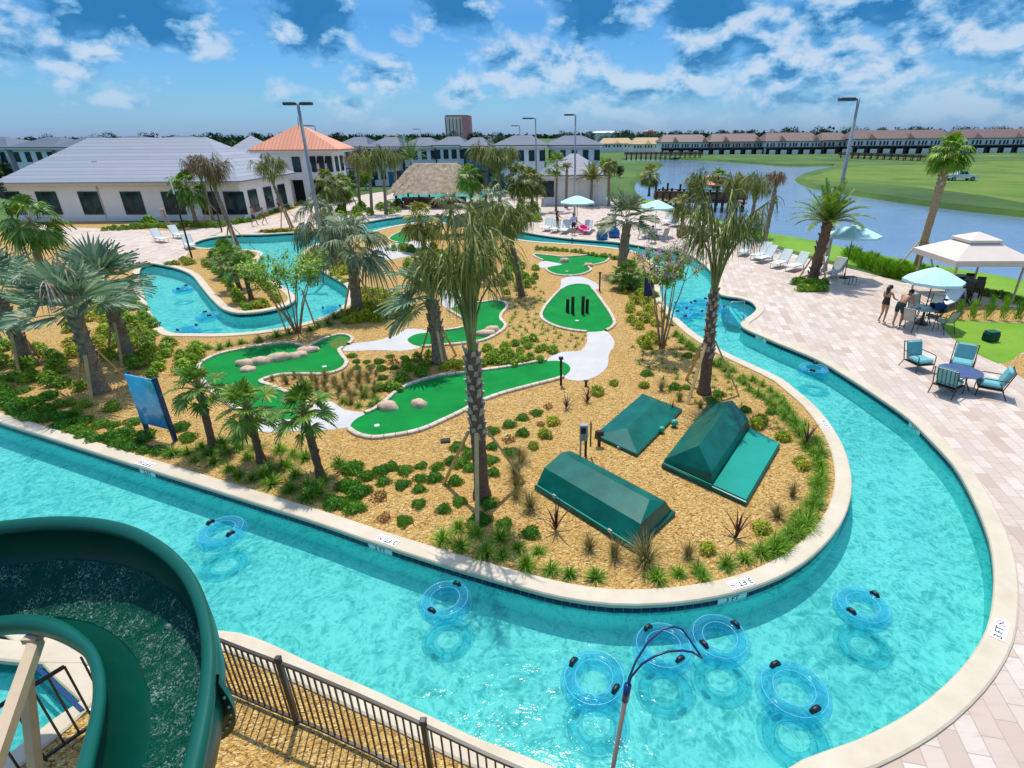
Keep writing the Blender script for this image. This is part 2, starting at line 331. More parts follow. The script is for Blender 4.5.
# ------------------------------------------------------------------ objects
def link(name, data, parent=None):
    o = bpy.data.objects.new(name, data); COL.objects.link(o)
    if parent is not None: o.parent = parent
    return o
def tag(o, label=None, cat=None, group=None, kind=None):
    if label: o['label'] = label
    if cat: o['category'] = cat
    if group: o['group'] = group
    if kind: o['kind'] = kind
    return o
def thing(name, label, cat, loc=(0, 0, 0), rz=0, group=None):
    o = link(name, None); o.location = loc; o.rotation_euler = (0, 0, rz); o.empty_display_size = .2
    return tag(o, label, cat, group)
def children(o): return [c for c in COL.objects if c.parent == o]
KIDS = {}
def copy_tree(root, loc, rz=0, s=1.0, label=None, group=None):
    c = root.copy(); COL.objects.link(c); c.location = loc; c.rotation_euler = (0, 0, rz)
    c.scale = (s, s, s) if not isinstance(s, tuple) else s
    if label: c['label'] = label
    if group: c['group'] = group
    if root.name not in KIDS:
        KIDS[root.name] = [(ch, children(ch)) for ch in children(root)] if root.type == 'EMPTY' else []
    for ch, gs in KIDS[root.name]:
        d = ch.copy(); COL.objects.link(d); d.parent = c
        for g in gs:
            e = g.copy(); COL.objects.link(e); e.parent = d
    return c

class MB:
    """collects faces, then links them as ONE mesh object"""
    def __init__(s): s.v = []; s.f = []; s.uv = None; s.mi = []; s.cm = 0
    def add(s, vs, fs):
        o = len(s.v); s.v += [tuple(v) for v in vs]; s.f += [tuple(i+o for i in f) for f in fs]; s.mi += [s.cm]*len(fs); return s
    def quad(s, a, b, c, d): return s.add([a, b, c, d], [(0, 1, 2, 3)])
    def tri(s, a, b, c): return s.add([a, b, c], [(0, 1, 2)])
    def box(s, c, d, M=None, bev=0):
        x, y, z = d[0]/2, d[1]/2, d[2]/2
        if bev:
            b = bev; rings = []
            for zz, ins in ((-z, b), (-z+b, 0), (z-b, 0), (z, b)):
                X, Y = x-ins, y-ins; q = b if ins == 0 else b*.6
                rings.append([(-X+q, -Y, zz), (X-q, -Y, zz), (X, -Y+q, zz), (X, Y-q, zz), (X-q, Y, zz), (-X+q, Y, zz), (-X, Y-q, zz), (-X, -Y+q, zz)])
            vs = [p for r in rings for p in r]; fs = [tuple(range(7, -1, -1)), tuple(range(24, 32))]
            for r in range(3):
                for i in range(8): fs.append((r*8+i, r*8+(i+1) % 8, r*8+8+(i+1) % 8, r*8+8+i))
        else:
            vs = [(-x, -y, -z), (x, -y, -z), (x, y, -z), (-x, y, -z), (-x, -y, z), (x, -y, z), (x, y, z), (-x, y, z)]
            fs = [(0, 3, 2, 1), (4, 5, 6, 7), (0, 1, 5, 4), (1, 2, 6, 5), (2, 3, 7, 6), (3, 0, 4, 7)]
        vs = [Vector(v) for v in vs]
        if M is not None: vs = [M @ v for v in vs]
        c = Vector(c); return s.add([v+c for v in vs], fs)
    def bar(s, a, b, w, h=None, roll=0):
        a, b = Vector(a), Vector(b); d = b-a; q = d.to_track_quat('X', 'Z').to_matrix()
        if roll: q = q @ Matrix.Rotation(roll, 3, 'X')
        return s.box((a+b)/2, (d.length, w, h or w), q)
    def tube(s, pts, rad, n=8, cap=True, jit=0, closed=False):
        pts = [Vector(p) for p in pts]; m = len(pts)
        rad = list(rad) if isinstance(rad, (list, tuple)) else [rad]*m
        vs = []; up = None
        for i, p in enumerate(pts):
            if closed: t = pts[(i+1) % m]-pts[i-1]
            else: t = pts[min(i+1, m-1)]-pts[max(i-1, 0)]
            if t.length < 1e-9: t = Vector((0, 0, 1))
            t.normalize()
            if up is None:
                up = Vector((0, 0, 1)) if abs(t.z) < .9 else Vector((0, 1, 0))
            u = (up-t*up.dot(t)).normalized(); w = t.cross(u); up = u
            for k in range(n):
                a = 2*math.pi*k/n; r = rad[i]*(1+rnd.uniform(-jit, jit))
                vs.append(p+(u*math.cos(a)+w*math.sin(a))*r)
        fs = []
        for i in range(m if closed else m-1):
            j = (i+1) % m
            for k in range(n): fs.append((i*n+k, i*n+(k+1) % n, j*n+(k+1) % n, j*n+k))
        if cap and not closed: fs += [tuple(range(n-1, -1, -1)), tuple(range((m-1)*n, m*n))]
        return s.add(vs, fs)
    def cyl(s, a, b, r, r2=None, n=12): return s.tube([a, b], [r, r if r2 is None else r2], n)
    def lathe(s, prof, n=20, c=(0, 0, 0)):
        c = Vector(c); vs = []; fs = []
        for r, z in prof:
            for k in range(n):
                a = 2*math.pi*k/n; vs.append(c+Vector((r*math.cos(a), r*math.sin(a), z)))
        for i in range(len(prof)-1):
            for k in range(n): fs.append((i*n+k, i*n+(k+1) % n, (i+1)*n+(k+1) % n, (i+1)*n+k))
        fs += [tuple(range(n-1, -1, -1)), tuple(range((len(prof)-1)*n, len(prof)*n))]
        return s.add(vs, fs)
    def ball(s, c, r, n=10, m=6, jit=0):
        r = Vector(r) if not isinstance(r, (int, float)) else Vector((r, r, r)); c = Vector(c)
        vs = [c+Vector((0, 0, r.z))]; fs = []
        for i in range(1, m):
            th = math.pi*i/m
            for k in range(n):
                a = 2*math.pi*k/n; j = 1+rnd.uniform(-jit, jit)
                vs.append(c+Vector((r.x*math.sin(th)*math.cos(a)*j, r.y*math.sin(th)*math.sin(a)*j, r.z*math.cos(th)*j)))
        vs.append(c-Vector((0, 0, r.z)))
        for k in range(n):
            fs.append((0, 1+k, 1+(k+1) % n)); L = 1+(m-2)*n
            fs.append((len(vs)-1, L+(k+1) % n, L+k))
            for i in range(m-2): fs.append((1+i*n+k, 1+(i+1)*n+k, 1+(i+1)*n+(k+1) % n, 1+i*n+(k+1) % n))
        return s.add(vs, fs)
    def prism(s, poly, z0, z1):
        n = len(poly); vs = [(p[0], p[1], z0) for p in poly]+[(p[0], p[1], z1) for p in poly]
        fs = [tuple(range(n-1, -1, -1)), tuple(range(n, 2*n))]+[(i, (i+1) % n, n+(i+1) % n, n+i) for i in range(n)]
        return s.add(vs, fs)
    def torus(s, c, R0, r, n=48, m=16, M=None):
        vs = []; fs = []; c = Vector(c)
        for i in range(n):
            a = 2*math.pi*i/n
            for k in range(m):
                b = 2*math.pi*k/m; v = Vector(((R0+r*math.cos(b))*math.cos(a), (R0+r*math.cos(b))*math.sin(a), r*math.sin(b)))
                vs.append(c+(M @ v if M else v))
        for i in range(n):
            for k in range(m): fs.append((i*m+k, ((i+1) % n)*m+k, ((i+1) % n)*m+(k+1) % m, i*m+(k+1) % m))
        return s.add(vs, fs)
    def hip(s, x0, x1, y0, y1, ze, zr, axis='x', run=None, th=.12):
        """hip roof slab: eave rectangle, ridge along axis"""
        if axis == 'x':
            r = run if run is not None else (y1-y0)/2; ym = (y0+y1)/2; a, b = (x0+r, ym, zr), (x1-r, ym, zr)
            top = [(x0, y0, ze), (x1, y0, ze), (x1, y1, ze), (x0, y1, ze), a, b]
            fs = [(0, 1, 5, 4), (1, 2, 5), (2, 3, 4, 5), (3, 0, 4)]
        else:
            r = run if run is not None else (x1-x0)/2; xm = (x0+x1)/2; a, b = (xm, y0+r, zr), (xm, y1-r, zr)
            top = [(x0, y0, ze), (x1, y0, ze), (x1, y1, ze), (x0, y1, ze), a, b]
            fs = [(0, 1, 4), (1, 2, 5, 4), (2, 3, 5), (3, 0, 4, 5)]
        vs = top+[(x0, y0, ze-th), (x1, y0, ze-th), (x1, y1, ze-th), (x0, y1, ze-th)]
        fs += [(0, 6, 7, 1), (1, 7, 8, 2), (2, 8, 9, 3), (3, 9, 6, 0), (6, 9, 8, 7)]
        return s.add(vs, fs)
    def build(s, name, mat, parent=None, smooth=False, uv=None):
        me = bpy.data.meshes.new(name); me.from_pydata([tuple(v) for v in s.v], [], s.f); me.validate(verbose=False)
        mats = mat if isinstance(mat, (list, tuple)) else [mat]
        for m in mats: me.materials.append(MT[m] if isinstance(m, str) else m)
        if len(mats) > 1: me.polygons.foreach_set('material_index', s.mi[:len(me.polygons)])
        if smooth: me.polygons.foreach_set('use_smooth', [True]*len(me.polygons))
        me.update(); return link(name, me, parent)

# ------------------------------------------------------------------ 2-D outlines
def smooth_loop(pts, closed=True, step=.25):
    """catmull-rom through world points, resampled at about `step` metres"""
    n = len(pts); out = []
    pts = [Vector((p[0], p[1], 0)) for p in pts]
    for i in range(n if closed else n-1):
        p1, p2 = pts[i], pts[(i+1) % n]
        p0 = pts[i-1] if (closed or i > 0) else p1*2-p2
        p3 = pts[(i+2) % n] if (closed or i+2 < n) else p2*2-p1
        L = (p2-p1).length; k = max(1, int(L/step))
        # centripetal knots keep the curve free of loops
        t0 = 0; t1 = t0+max(1e-4, (p1-p0).length)**.5; t2 = t1+max(1e-4, (p2-p1).length)**.5; t3 = t2+max(1e-4, (p3-p2).length)**.5
        for j in range(k):
            t = t1+(t2-t1)*j/k
            a1 = p0*((t1-t)/(t1-t0))+p1*((t-t0)/(t1-t0)); a2 = p1*((t2-t)/(t2-t1))+p2*((t-t1)/(t2-t1)); a3 = p2*((t3-t)/(t3-t2))+p3*((t-t2)/(t3-t2))
            b1 = a1*((t2-t)/(t2-t0))+a2*((t-t0)/(t2-t0)); b2 = a2*((t3-t)/(t3-t1))+a3*((t-t1)/(t3-t1))
            out.append(b1*((t2-t)/(t2-t1))+b2*((t-t1)/(t2-t1)))
    if not closed: out.append(pts[-1])
    return out
def area(l): return sum(a.x*b.y-b.x*a.y for a, b in zip(l, l[1:]+l[:1]))/2
def ccw(l): return l if area(l) > 0 else l[::-1]
def offset(l, d):
    """outward for a counter-clockwise loop"""
    out = []; n = len(l)
    for i in range(n):
        t = l[(i+1) % n]-l[i-1]
        if t.length < 1e-9: out.append(l[i].copy()); continue
        t.normalize(); out.append(l[i]+Vector((t.y, -t.x, 0))*d)
    return out
def inside(p, l):
    c = False; x, y = p[0], p[1]; j = len(l)-1
    for i in range(len(l)):
        a, b = l[i], l[j]
        if (a.y > y) != (b.y > y) and x < (b.x-a.x)*(y-a.y)/(b.y-a.y)+a.x: c = not c
        j = i
    return c
def px_loop(pts, z=0): return [P(x, y, z) for x, y in pts]
def sheet(name, outers, holes, z, mat, kind='structure', parent=None):
    vs = []; es = []
    for l in outers+holes:
        o = len(vs); n = len(l); vs += [Vector((p.x, p.y)) for p in l]; es += [(o+i, o+(i+1) % n) for i in range(n)]
    v, e, f, *_ = delaunay_2d_cdt(vs, es, [], 0, 1e-5)
    keep = []
    for t in f:
        c = sum((v[i] for i in t), Vector((0, 0)))/len(t)
        if any(inside(c, l) for l in outers) and not any(inside(c, l) for l in holes):
            if (v[t[1]]-v[t[0]]).cross(v[t[2]]-v[t[0]]) < 0: t = t[::-1]
            keep.append(tuple(t))
    mb = MB(); mb.v = [(p.x, p.y, z) for p in v]; mb.f = keep; mb.mi = [0]*len(keep)
    o = mb.build(name, mat, parent)
    if kind: o['kind'] = kind
    return o
def swept(name, loop, prof, mat, parent=None, closed=True, kind=None, smooth=False):
    """sweep a profile of (outward offset, z) along a loop; uv: u along, v around"""
    n = len(loop); k = len(prof); rings = [offset(loop, d) for d, _ in prof] if closed else None
    if not closed:
        rings = []
        for d, _ in prof:
            r = []
            for i in range(n):
                t = (loop[min(i+1, n-1)]-loop[max(i-1, 0)]).normalized(); r.append(loop[i]+Vector((t.y, -t.x, 0))*d)
            rings.append(r)
    me = bpy.data.meshes.new(name); vs = []; fs = []; uvs = []
    L = [0]
    for i in range(n): L.append(L[-1]+(loop[(i+1) % n]-loop[i]).length)
    V = [0]
    for i in range(k-1): V.append(V[-1]+math.hypot(prof[i+1][0]-prof[i][0], prof[i+1][1]-prof[i][1]))
    for i in range(n):
        for j in range(k): p = rings[j][i]; vs.append((p.x, p.y, prof[j][1]))
    for i in range(n if closed else n-1):
        a = (i+1) % n
        for j in range(k-1):
            fs.append((i*k+j, a*k+j, a*k+j+1, i*k+j+1)); uvs += [(L[i], V[j]), (L[i+1], V[j]), (L[i+1], V[j+1]), (L[i], V[j+1])]
    me.from_pydata(vs, [], fs)
    u = me.uv_layers.new(name='UVMap'); u.data.foreach_set('uv', [c for q in uvs for c in q])
    me.materials.append(MT[mat])
    if smooth: me.polygons.foreach_set('use_smooth', [True]*len(fs))
    me.update(); o = link(name, me, parent)
    if kind: o['kind'] = kind
    return o
def text_mesh(txt, size, mat, name='lettering', parent=None):
    cu = bpy.data.curves.new('t', 'FONT'); cu.body = txt; cu.size = size; cu.align_x = 'CENTER'; cu.align_y = 'CENTER'; cu.extrude = .002
    ob = bpy.data.objects.new('t', cu); me = bpy.data.meshes.new_from_object(ob); me.name = name
    bpy.data.objects.remove(ob); bpy.data.curves.remove(cu); me.materials.clear(); me.materials.append(MT[mat])
    return link(name, me, parent)
# ------------------------------------------------------------------ light, sky
SUN_EL, SUN_AZ = R(69), R(-8)          # azimuth from +Y towards +X
S = Vector((math.sin(SUN_AZ)*math.cos(SUN_EL), math.cos(SUN_AZ)*math.cos(SUN_EL), math.sin(SUN_EL)))
ld = bpy.data.lights.new('sun', 'SUN'); ld.energy = 3.9; ld.angle = R(.53); ld.color = (1, .955, .88)
lo = bpy.data.objects.new('sun', ld); COL.objects.link(lo); lo.rotation_euler = (-S).to_track_quat('-Z', 'Y').to_euler()
def sky():
    w = bpy.data.worlds.new('World'); SC.world = w; w.use_nodes = True; t = w.node_tree; t.nodes.clear(); k = NT(t)
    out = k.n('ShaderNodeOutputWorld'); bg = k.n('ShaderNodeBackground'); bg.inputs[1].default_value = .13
    sk = k.n('ShaderNodeTexSky', sky_type='NISHITA'); sk.sun_disc = False; sk.sun_elevation = SUN_EL; sk.sun_rotation = SUN_AZ
    sk.air_density = 1.0; sk.dust_density = .6; sk.ozone_density = 2.0
    d = k.n('ShaderNodeTexCoord').outputs['Generated']
    sep = k.n('ShaderNodeSeparateXYZ'); k.l(d, sep.inputs[0]); z = sep.outputs[2]
    zz = k.math('MAXIMUM', z, 0)
    base = k.mix(1, sk.outputs[0], k.ramp(zz, [(0, (.40, .64, 1.25)), (.05, (.34, .64, 1.0)), (.16, (.26, .59, .90)), (.40, (1.1, 1.25, 1.35)), (1, (2.5, 2.5, 2.4))]), 'MULTIPLY')  # overhead sky, out of view, brightened as added fill light
    def dn(off, det=9):
        mp = k.n('ShaderNodeMapping'); mp.inputs['Location'].default_value = (.3, .1, off); mp.inputs['Scale'].default_value = (1, 1, 1.7); k.l(d, mp.inputs[0])
        a = k.noise(mp.outputs[0], 16, det, .56, .2); b = k.noise(mp.outputs[0], 6.0, 3, .5)
        return k.math('MULTIPLY_ADD', b, .45, k.math('MULTIPLY', a, .72))
    n1 = dn(0.0)
    wob = k.n('ShaderNodeTexNoise'); wob.inputs['Scale'].default_value = 20; wob.inputs['Detail'].default_value = 6; k.l(d, wob.inputs['Vector'])
    # more cloud to the right of the view; the larger single clouds stand in directions taken from the sky as seen,
    # each with a lit top and a flat shaded underside
    def blobs(dz, lst):
        out_ = None
        wv = k.n('ShaderNodeVectorMath', operation='MULTIPLY_ADD'); k.l(wob.outputs['Color'], wv.inputs[0]); wv.inputs[1].default_value = (.06, .06, .04); k.l(d, wv.inputs[2])
        for px, py, rx, ry in lst:
            c = ray(px, py).normalized(); sx, sz = 547/rx, 547/ry
            a = k.n('ShaderNodeVectorMath', operation='SUBTRACT'); k.l(wv.outputs[0], a.inputs[0]); a.inputs[1].default_value = (c.x+.03, c.y+.03, c.z+.02+dz)
            m = k.n('ShaderNodeVectorMath', operation='MULTIPLY'); k.l(a.outputs[0], m.inputs[0]); m.inputs[1].default_value = (sx, sx*.5, sz)
            L = k.n('ShaderNodeVectorMath', operation='LENGTH'); k.l(m.outputs[0], L.inputs[0])
            b = k.math('SUBTRACT', 1.0, L.outputs['Value'], clamp=True)
            out_ = b if out_ is None else k.math('MAXIMUM', out_, b)
        return out_
    big = [(132, 0, 54, 34), (308, 8, 60, 42), (452, 2, 42, 30), (592, -4, 52, 34), (705, 4, 50, 24)]
    puffs = [(30, 48, 60, 34), (95, 52, 26, 14), (165, 32, 50, 18), (382, 78, 34, 20), (462, 92, 32, 22), (500, 60, 40, 30), (560, 60, 80, 34), (640, 88, 110, 34), (740, 62, 120, 40), (860, 60, 130, 46), (960, 30, 110, 40), (990, 90, 70, 24), (850, 16, 110, 26), (800, 100, 80, 16), (118, 98, 26, 9), (345, 103, 26, 10)]
    bB = blobs(0, big); bP = blobs(0, puffs)
    side = k.math('MULTIPLY_ADD', sep.outputs[0], .07, -.015)
    base_d = k.math('ADD', side, k.math('ADD', k.math('MULTIPLY', bB, .42), k.math('MULTIPLY', bP, .26)))
    dens = k.math('ADD', n1, base_d)
    cover = k.ramp(dens, [(.60, 0.), (.66, .35), (.73, .85), (.84, 1.)])
    n2, n3 = dn(.030, 5), dn(0.0, 5)
    up = blobs(.022, big)
    slope = k.math('MULTIPLY_ADD', k.math('SUBTRACT', n2, n3), 4.2, k.math('MULTIPLY', k.math('SUBTRACT', dens, .74), .8))
    under = k.math('MULTIPLY', k.math('SUBTRACT', bB, k.math('MULTIPLY', up, .5)), 1.25)
    lit = k.ramp(k.math('ADD', k.math('ADD', slope, under), .42), [(.16, (4.7, 5.6, 6.7)), (.36, (3.3, 4.7, 6.4)), (.55, (1.5, 3.5, 5.7)), (.82, (.12, 1.35, 3.4))])
    cl = k.mix(k.math('MULTIPLY', cover, .86), base, lit)
    fade = k.ramp(zz, [(0, .05), (.03, .45), (.075, 1.)])
    veil = k.mix(k.math('MULTIPLY', k.noise(d, 5, 5, .6), .35), base, (1.8, 3.5, 5.4))
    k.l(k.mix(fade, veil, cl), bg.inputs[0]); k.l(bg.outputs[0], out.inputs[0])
sky()
SC.view_settings.view_transform = 'Standard'; SC.view_settings.look = 'None'; SC.view_settings.exposure = 0; SC.view_settings.gamma = 1
SC.view_settings.use_curve_mapping = False
SC.render.engine = 'CYCLES'
cy = SC.cycles; cy.max_bounces = 8; cy.diffuse_bounces = 3; cy.glossy_bounces = 3; cy.transmission_bounces = 4; cy.transparent_max_bounces = 24
cy.use_denoising = True; cy.sample_clamp_indirect = 6; cy.caustics_reflective = False; cy.caustics_refractive = False

# ------------------------------------------------------------------ ground, river, pools, lake
WZ, FZ = -.15, -.66
river_px = [(-500, 560), (-300, 600), (-60, 640), (100, 655), (222, 640), (256, 647), (306, 670), (381, 703.5), (431, 727), (476, 748.5), (512, 762), (550, 777), (610, 797), (690, 806), (760, 795),
            (803, 770), (855.5, 751), (908, 723.5), (943, 696), (968, 668.5), (985.5, 638.5), (992, 608.5), (993, 576), (989, 549), (980.5, 524), (968, 496.5), (953, 471.5), (933, 449), (908, 424),
            (880.5, 404), (850.5, 384), (818, 364.5), (768, 343), (741, 329), (752, 318), (756.5, 312), (749.5, 304.5), (737, 301), (722, 298.5), (715, 280), (702, 265.5), (684.5, 255.5), (657, 251), (617, 244.5),
            (572, 241), (537, 236.5), (500, 229), (470, 223), (440, 217), (400, 218.5), (350, 227), (325, 231.5), (300, 234), (262, 236.5), (235, 237), (210, 240), (195, 245), (197, 249.5), (215, 251), (245, 252), (262, 254.5),
            (258, 264), (262, 275), (277, 286), (291, 295), (295, 303), (284, 310), (262, 315), (240, 316.5), (226, 313), (214, 303), (203, 290), (193, 278), (181, 272), (165, 268), (150, 266), (143, 269),
            (139.5, 281), (144, 298), (152, 318), (161, 330), (173, 337), (200, 338), (235, 337.5), (270, 334), (305, 327), (330, 318), (345, 308), (349, 297), (347, 289), (332, 279), (312, 268), (301, 260), (308, 250), (325, 244),
            (350, 240), (390, 229), (430, 223), (470, 231), (500, 238), (532, 243.5), (587, 247.5), (632, 253.5), (652, 264), (660, 276), (659, 290), (662, 304), (674.5, 319.5), (697, 339.5), (727, 358), (768, 377.5), (780.5, 384), (793, 394),
            (813, 411.5), (830.5, 434), (843, 459), (848.5, 491.5), (840.5, 524), (818, 554), (788, 577), (749.5, 594), (712, 603.5), (662, 610), (612, 610.5), (562, 603.5), (512, 590.5), (468.5, 578), (381, 550), (318.5, 528), (256, 508),
            (200, 490), (140, 471), (62.5, 446), (0, 426), (-120, 388), (-350, 340)]
river = ccw(smooth_loop([P(x, y, WZ if y > 200 else 0) for x, y in river_px], True, .3))
runout_px = [(-130, 610), (10, 640), (40, 660), (62, 684), (88, 708), (60, 728), (12, 766), (-90, 850), (-420, 900)]
runout = ccw(smooth_loop([P(x, y, WZ) for x, y in runout_px], True, 5))
main_px = [(400, 199), (470, 199.5), (500, 197), (500, 190), (440, 190.5), (402, 191)]
mainpool = ccw(smooth_loop(px_loop(main_px), True, 3))
def basin(name, loop, floor, FZ=FZ, cop=.32, ch=.05):
    swept(name+'_coping', loop, [(-.035, -.05), (-.04, .02), (-.02, ch-.005), (.02, ch), (cop-.03, ch), (cop, ch-.02), (cop, -.05)], 'coping', kind='structure')
    swept(name+'_tile_band', offset(loop, -.006), [(0, -.045), (0, -.205)], 'tile', kind='structure')
    swept(name+'_wall', loop, [(0, -.04), (0, FZ)], 'plaster_wall', kind='structure')
    sheet(name+'_floor', [offset(loop, .02)], [], FZ, floor)
    sheet(name+'_water', [offset(loop, .0)], [], WZ, 'water')
basin('river', river, 'plaster')
basin('runout_pool', runout, 'plaster', -.42, .30, .043)
basin('swimming_pool', mainpool, 'plaster', -.24, .3)
sheet('entry_step_tiles', [ccw(smooth_loop([P(x, y, -.3) for x, y in ((724, 303.5), (737, 305.5), (747, 308), (750, 313), (746, 318), (738, 325), (728, 323), (722, 313))], True, .3))], [], -.34, 'mosaic')
_e = [P(x, y, .05) for x, y in ((36, 659), (62, 682.5), (87, 706.5))]
for _a, _b in zip(_e, _e[1:]):
    _m = MB().bar(_a+Vector((-.02, -.06, 0)), _b+Vector((-.02, -.06, 0)), .05, .02).build('pool_edge_line', 'blue_paint'); _m['kind'] = 'structure'
hole = [offset(river, .12), offset(runout, .12), offset(mainpool, .12)]
lake_near = [(1700, 420), (1250, 335), (1100, 302), (1024, 281), (968, 271), (905, 260), (840, 247), (815, 241), (756, 231), (722, 222), (690, 212), (655, 203), (640, 196)]
lake_far = [(630, 186), (634, 178), (648, 171), (657, 166), (655, 161), (628, 160.5), (622, 158), (640, 156.8), (700, 158.6), (748, 161.2), (790, 164), (835, 163.5), (843, 165), (826, 168), (808, 172), (800, 176.5), (806, 181), (820, 185), (845, 189), (860, 191.5), (930, 201), (988, 207.5), (1060, 214), (1200, 228), (1500, 260)]
lake = ccw(smooth_loop(px_loop(lake_near+lake_far), True, 2.5))
LZ = -.55
sheet('lake_water', [offset(lake, 1.2)], [], LZ, 'lake')
swept('lake_bank', lake, [(.02, -.001), (-.35, -.25), (-1.0, -.7)], 'field', kind='structure')
BIG = ccw([Vector((-4500, -60, 0)), Vector((4500, -60, 0)), Vector((4500, 7000, 0)), Vector((-4500, 7000, 0))])
sheet('ground', [BIG], hole+[lake], 0, 'field')
mulch_px = [(-400, 470), (-120, 460), (0, 490), (200, 545), (400, 590), (540, 640), (700, 650), (800, 630), (910, 560), (915, 480), (860, 420), (780, 365), (730, 325), (700, 290), (685, 265), (640, 249), (537, 240), (470, 226), (440, 217.5), (400, 219), (352, 232), (310, 238), (260, 245), (225, 246), (192, 246.5),
            (186, 256), (172, 262), (158, 270), (146, 275), (120, 262), (60, 240), (0, 228), (-250, 222)]
mulch = ccw(smooth_loop(px_loop(mulch_px), True, 3)); 
sheet('mulch_bed', [mulch], hole, .004, 'mulch')
mulch2 = ccw([P(x, y) for x, y in [(95, 640), (150, 600), (240, 610), (300, 640), (400, 690), (520, 740), (560, 790), (600, 960), (500, 1400), (-100, 1500), (-400, 1100), (-100, 850), (12, 768), (60, 730), (92, 712), (100, 690)]])
sheet('mulch_slope', [mulch2], hole, .004, 'mulch')
white_deck = ccw([P(x, y) for x, y in [(-140, 575), (20, 640), (60, 690), (92, 712), (99, 690), (100, 640), (140, 610), (120, 580)]])
sheet('white_pool_deck', [white_deck], hole, .008, 'white_paint')
pav_px = [(520, 690), (560, 800), (600, 960), (500, 1400), (900, 1500), (2600, 1300), (2200, 600), (1400, 395), (1300, 350), (1024, 302), (960, 287), (905, 283), (860, 271), (820, 262), (780, 250), (750, 240), (715, 225), (690, 218), (655, 209), (640, 202), (600, 197), (540, 195), (500, 190), (470, 189), (380, 192), (345, 198), (330, 195), (250, 208), (180, 222), (0, 226), (-300, 225),
          (-300, 260), (100, 300), (300, 330), (450, 300), (600, 420), (650, 560), (560, 620)]
paver = ccw(px_loop(pav_px))
sheet('paver_deck', [paver], hole+[mulch, mulch2], .003, 'paver')
def patch(name, pts, z, mat, step=.3, curb=None, holes=()):
    l = ccw(smooth_loop(px_loop(pts), True, step)); sheet(name, [l], list(holes), z, mat); return l
patch('lawn', [(941, 319), (944, 329), (953, 338.5), (966, 347.5), (985, 358), (998, 363.5), (1010, 361), (1024, 352), (1100, 340), (1100, 324), (1024, 323), (985, 322)], .009, 'lawn')
patch('hedge_bed', [(936, 316), (946, 305), (960, 303.5), (1024, 308), (1110, 313), (1110, 323), (1024, 322.5), (985, 321.5), (950, 319)], .0075, 'mulch', .6)
patch('corner_bed', [(1001, 364), (1012, 371), (1024, 379), (1110, 420), (1110, 342), (1024, 353)], .0055, 'mulch', .6)
patch('lake_lawn', [(1300, 346), (1110, 314), (1024, 297), (960, 283), (905, 279), (860, 267), (820, 258.5), (780, 246.5), (750, 236.5), (715, 222), (690, 215), (655, 206.5), (642, 201), (650, 200), (690, 211), (722, 221.5), (756, 230.7), (815, 240.7), (840, 246.7), (905, 259.7), (968, 270.6), (1024, 280.6), (1100, 301), (1300, 340)], .012, 'lawn', 1)
patch('far_lawn', [(806, 179), (820, 174), (838, 169), (870, 166), (940, 164), (1010, 161), (1100, 166), (1200, 185), (1100, 205), (1024, 203), (985, 196), (930, 189), (870, 183), (830, 182)], .012, 'far_grass', 4)
patch('clubhouse_bed', [(60, 226), (126, 229), (185, 230), (240, 222), (285, 212), (300, 205), (290, 200), (225, 216), (180, 222), (60, 221)], .008, 'mulch', 1)
patch('channel_bed', [(258, 232.5), (300, 232.8), (322, 230.5), (318, 227), (296, 227), (262, 229.5)], .008, 'mulch', .6)
# golf greens with stone kerbs, concrete walks
greens = {
 'front': [(350.3, 426.7), (358, 418), (375, 411), (388, 401.5), (399, 392), (414, 384.5), (439, 377.5), (470, 373.5), (500, 369.5), (530, 364.5), (547, 361.5), (561, 361.5), (569, 366), (570, 371), (562, 377), (531, 385.5), (514, 390), (500, 394), (481, 401), (460, 412), (440, 421.5), (424, 428.5), (410, 432.5), (389, 436), (374, 437.5), (361, 435), (353.5, 431)],
 'left': [(204, 363), (221, 355), (244, 350), (270, 345.6), (289, 344.4), (302.5, 347.5), (308, 349), (314, 345), (329, 338.5), (340, 335.8), (348, 337), (351, 341), (345, 346), (338, 350.5), (340, 356), (345, 364), (339, 370.5), (325, 374.2), (302.5, 374.3), (277.5, 375.6), (259, 382), (272, 388), (290, 396), (306, 404), (308, 412), (295, 418), (265, 418), (240, 409), (220, 396), (206, 382), (200, 371)],
 'middle': [(450.6, 308.8), (469, 304), (481, 303.5), (495, 301.5), (504, 303.5), (505.6, 307.5), (499.5, 316), (500, 321), (504, 325.5), (502, 330), (490, 337.5), (481, 341), (459, 344), (440, 345.5), (422.5, 346.5), (412.5, 344), (407.5, 340), (416, 334.5), (430, 332.7), (449, 331), (464, 328), (469, 323), (458, 315)],
 'triangle': [(567, 286), (577, 283.8), (587, 284.5), (593, 291), (601, 302), (612, 319.5), (612.5, 325.5), (604.5, 330.7), (587, 332), (562, 328.3), (547, 322), (542.5, 317), (545, 309), (557, 294.5)],
 'upper': [(534.5, 255), (548, 256), (562, 257.5), (580, 256.5), (594.5, 255.5), (607, 257.5), (605, 262), (595, 265), (587, 266), (590, 270.5), (577, 275.5), (559.5, 275.5), (548, 270.7), (549.5, 267), (562, 264.5), (554, 262.5), (544.5, 260.7)],
 'far': [(390, 240), (399, 233), (409, 229.8), (416, 231.5), (413, 239), (402, 243)]}
GL = {}
for nm, pts in greens.items():
    GL[nm] = patch('putting_green', pts, .016, 'turf', .12)
patch('rough_turf', [(329, 341), (340, 337.5), (347.5, 338.5), (349, 341.5), (344, 345.5), (337, 350), (331, 347)], .020, 'rough_turf', .2)
patch('rough_turf', [(453, 309.5), (469, 305.5), (470, 312), (460, 314.5)], .020, 'rough_turf', .2)
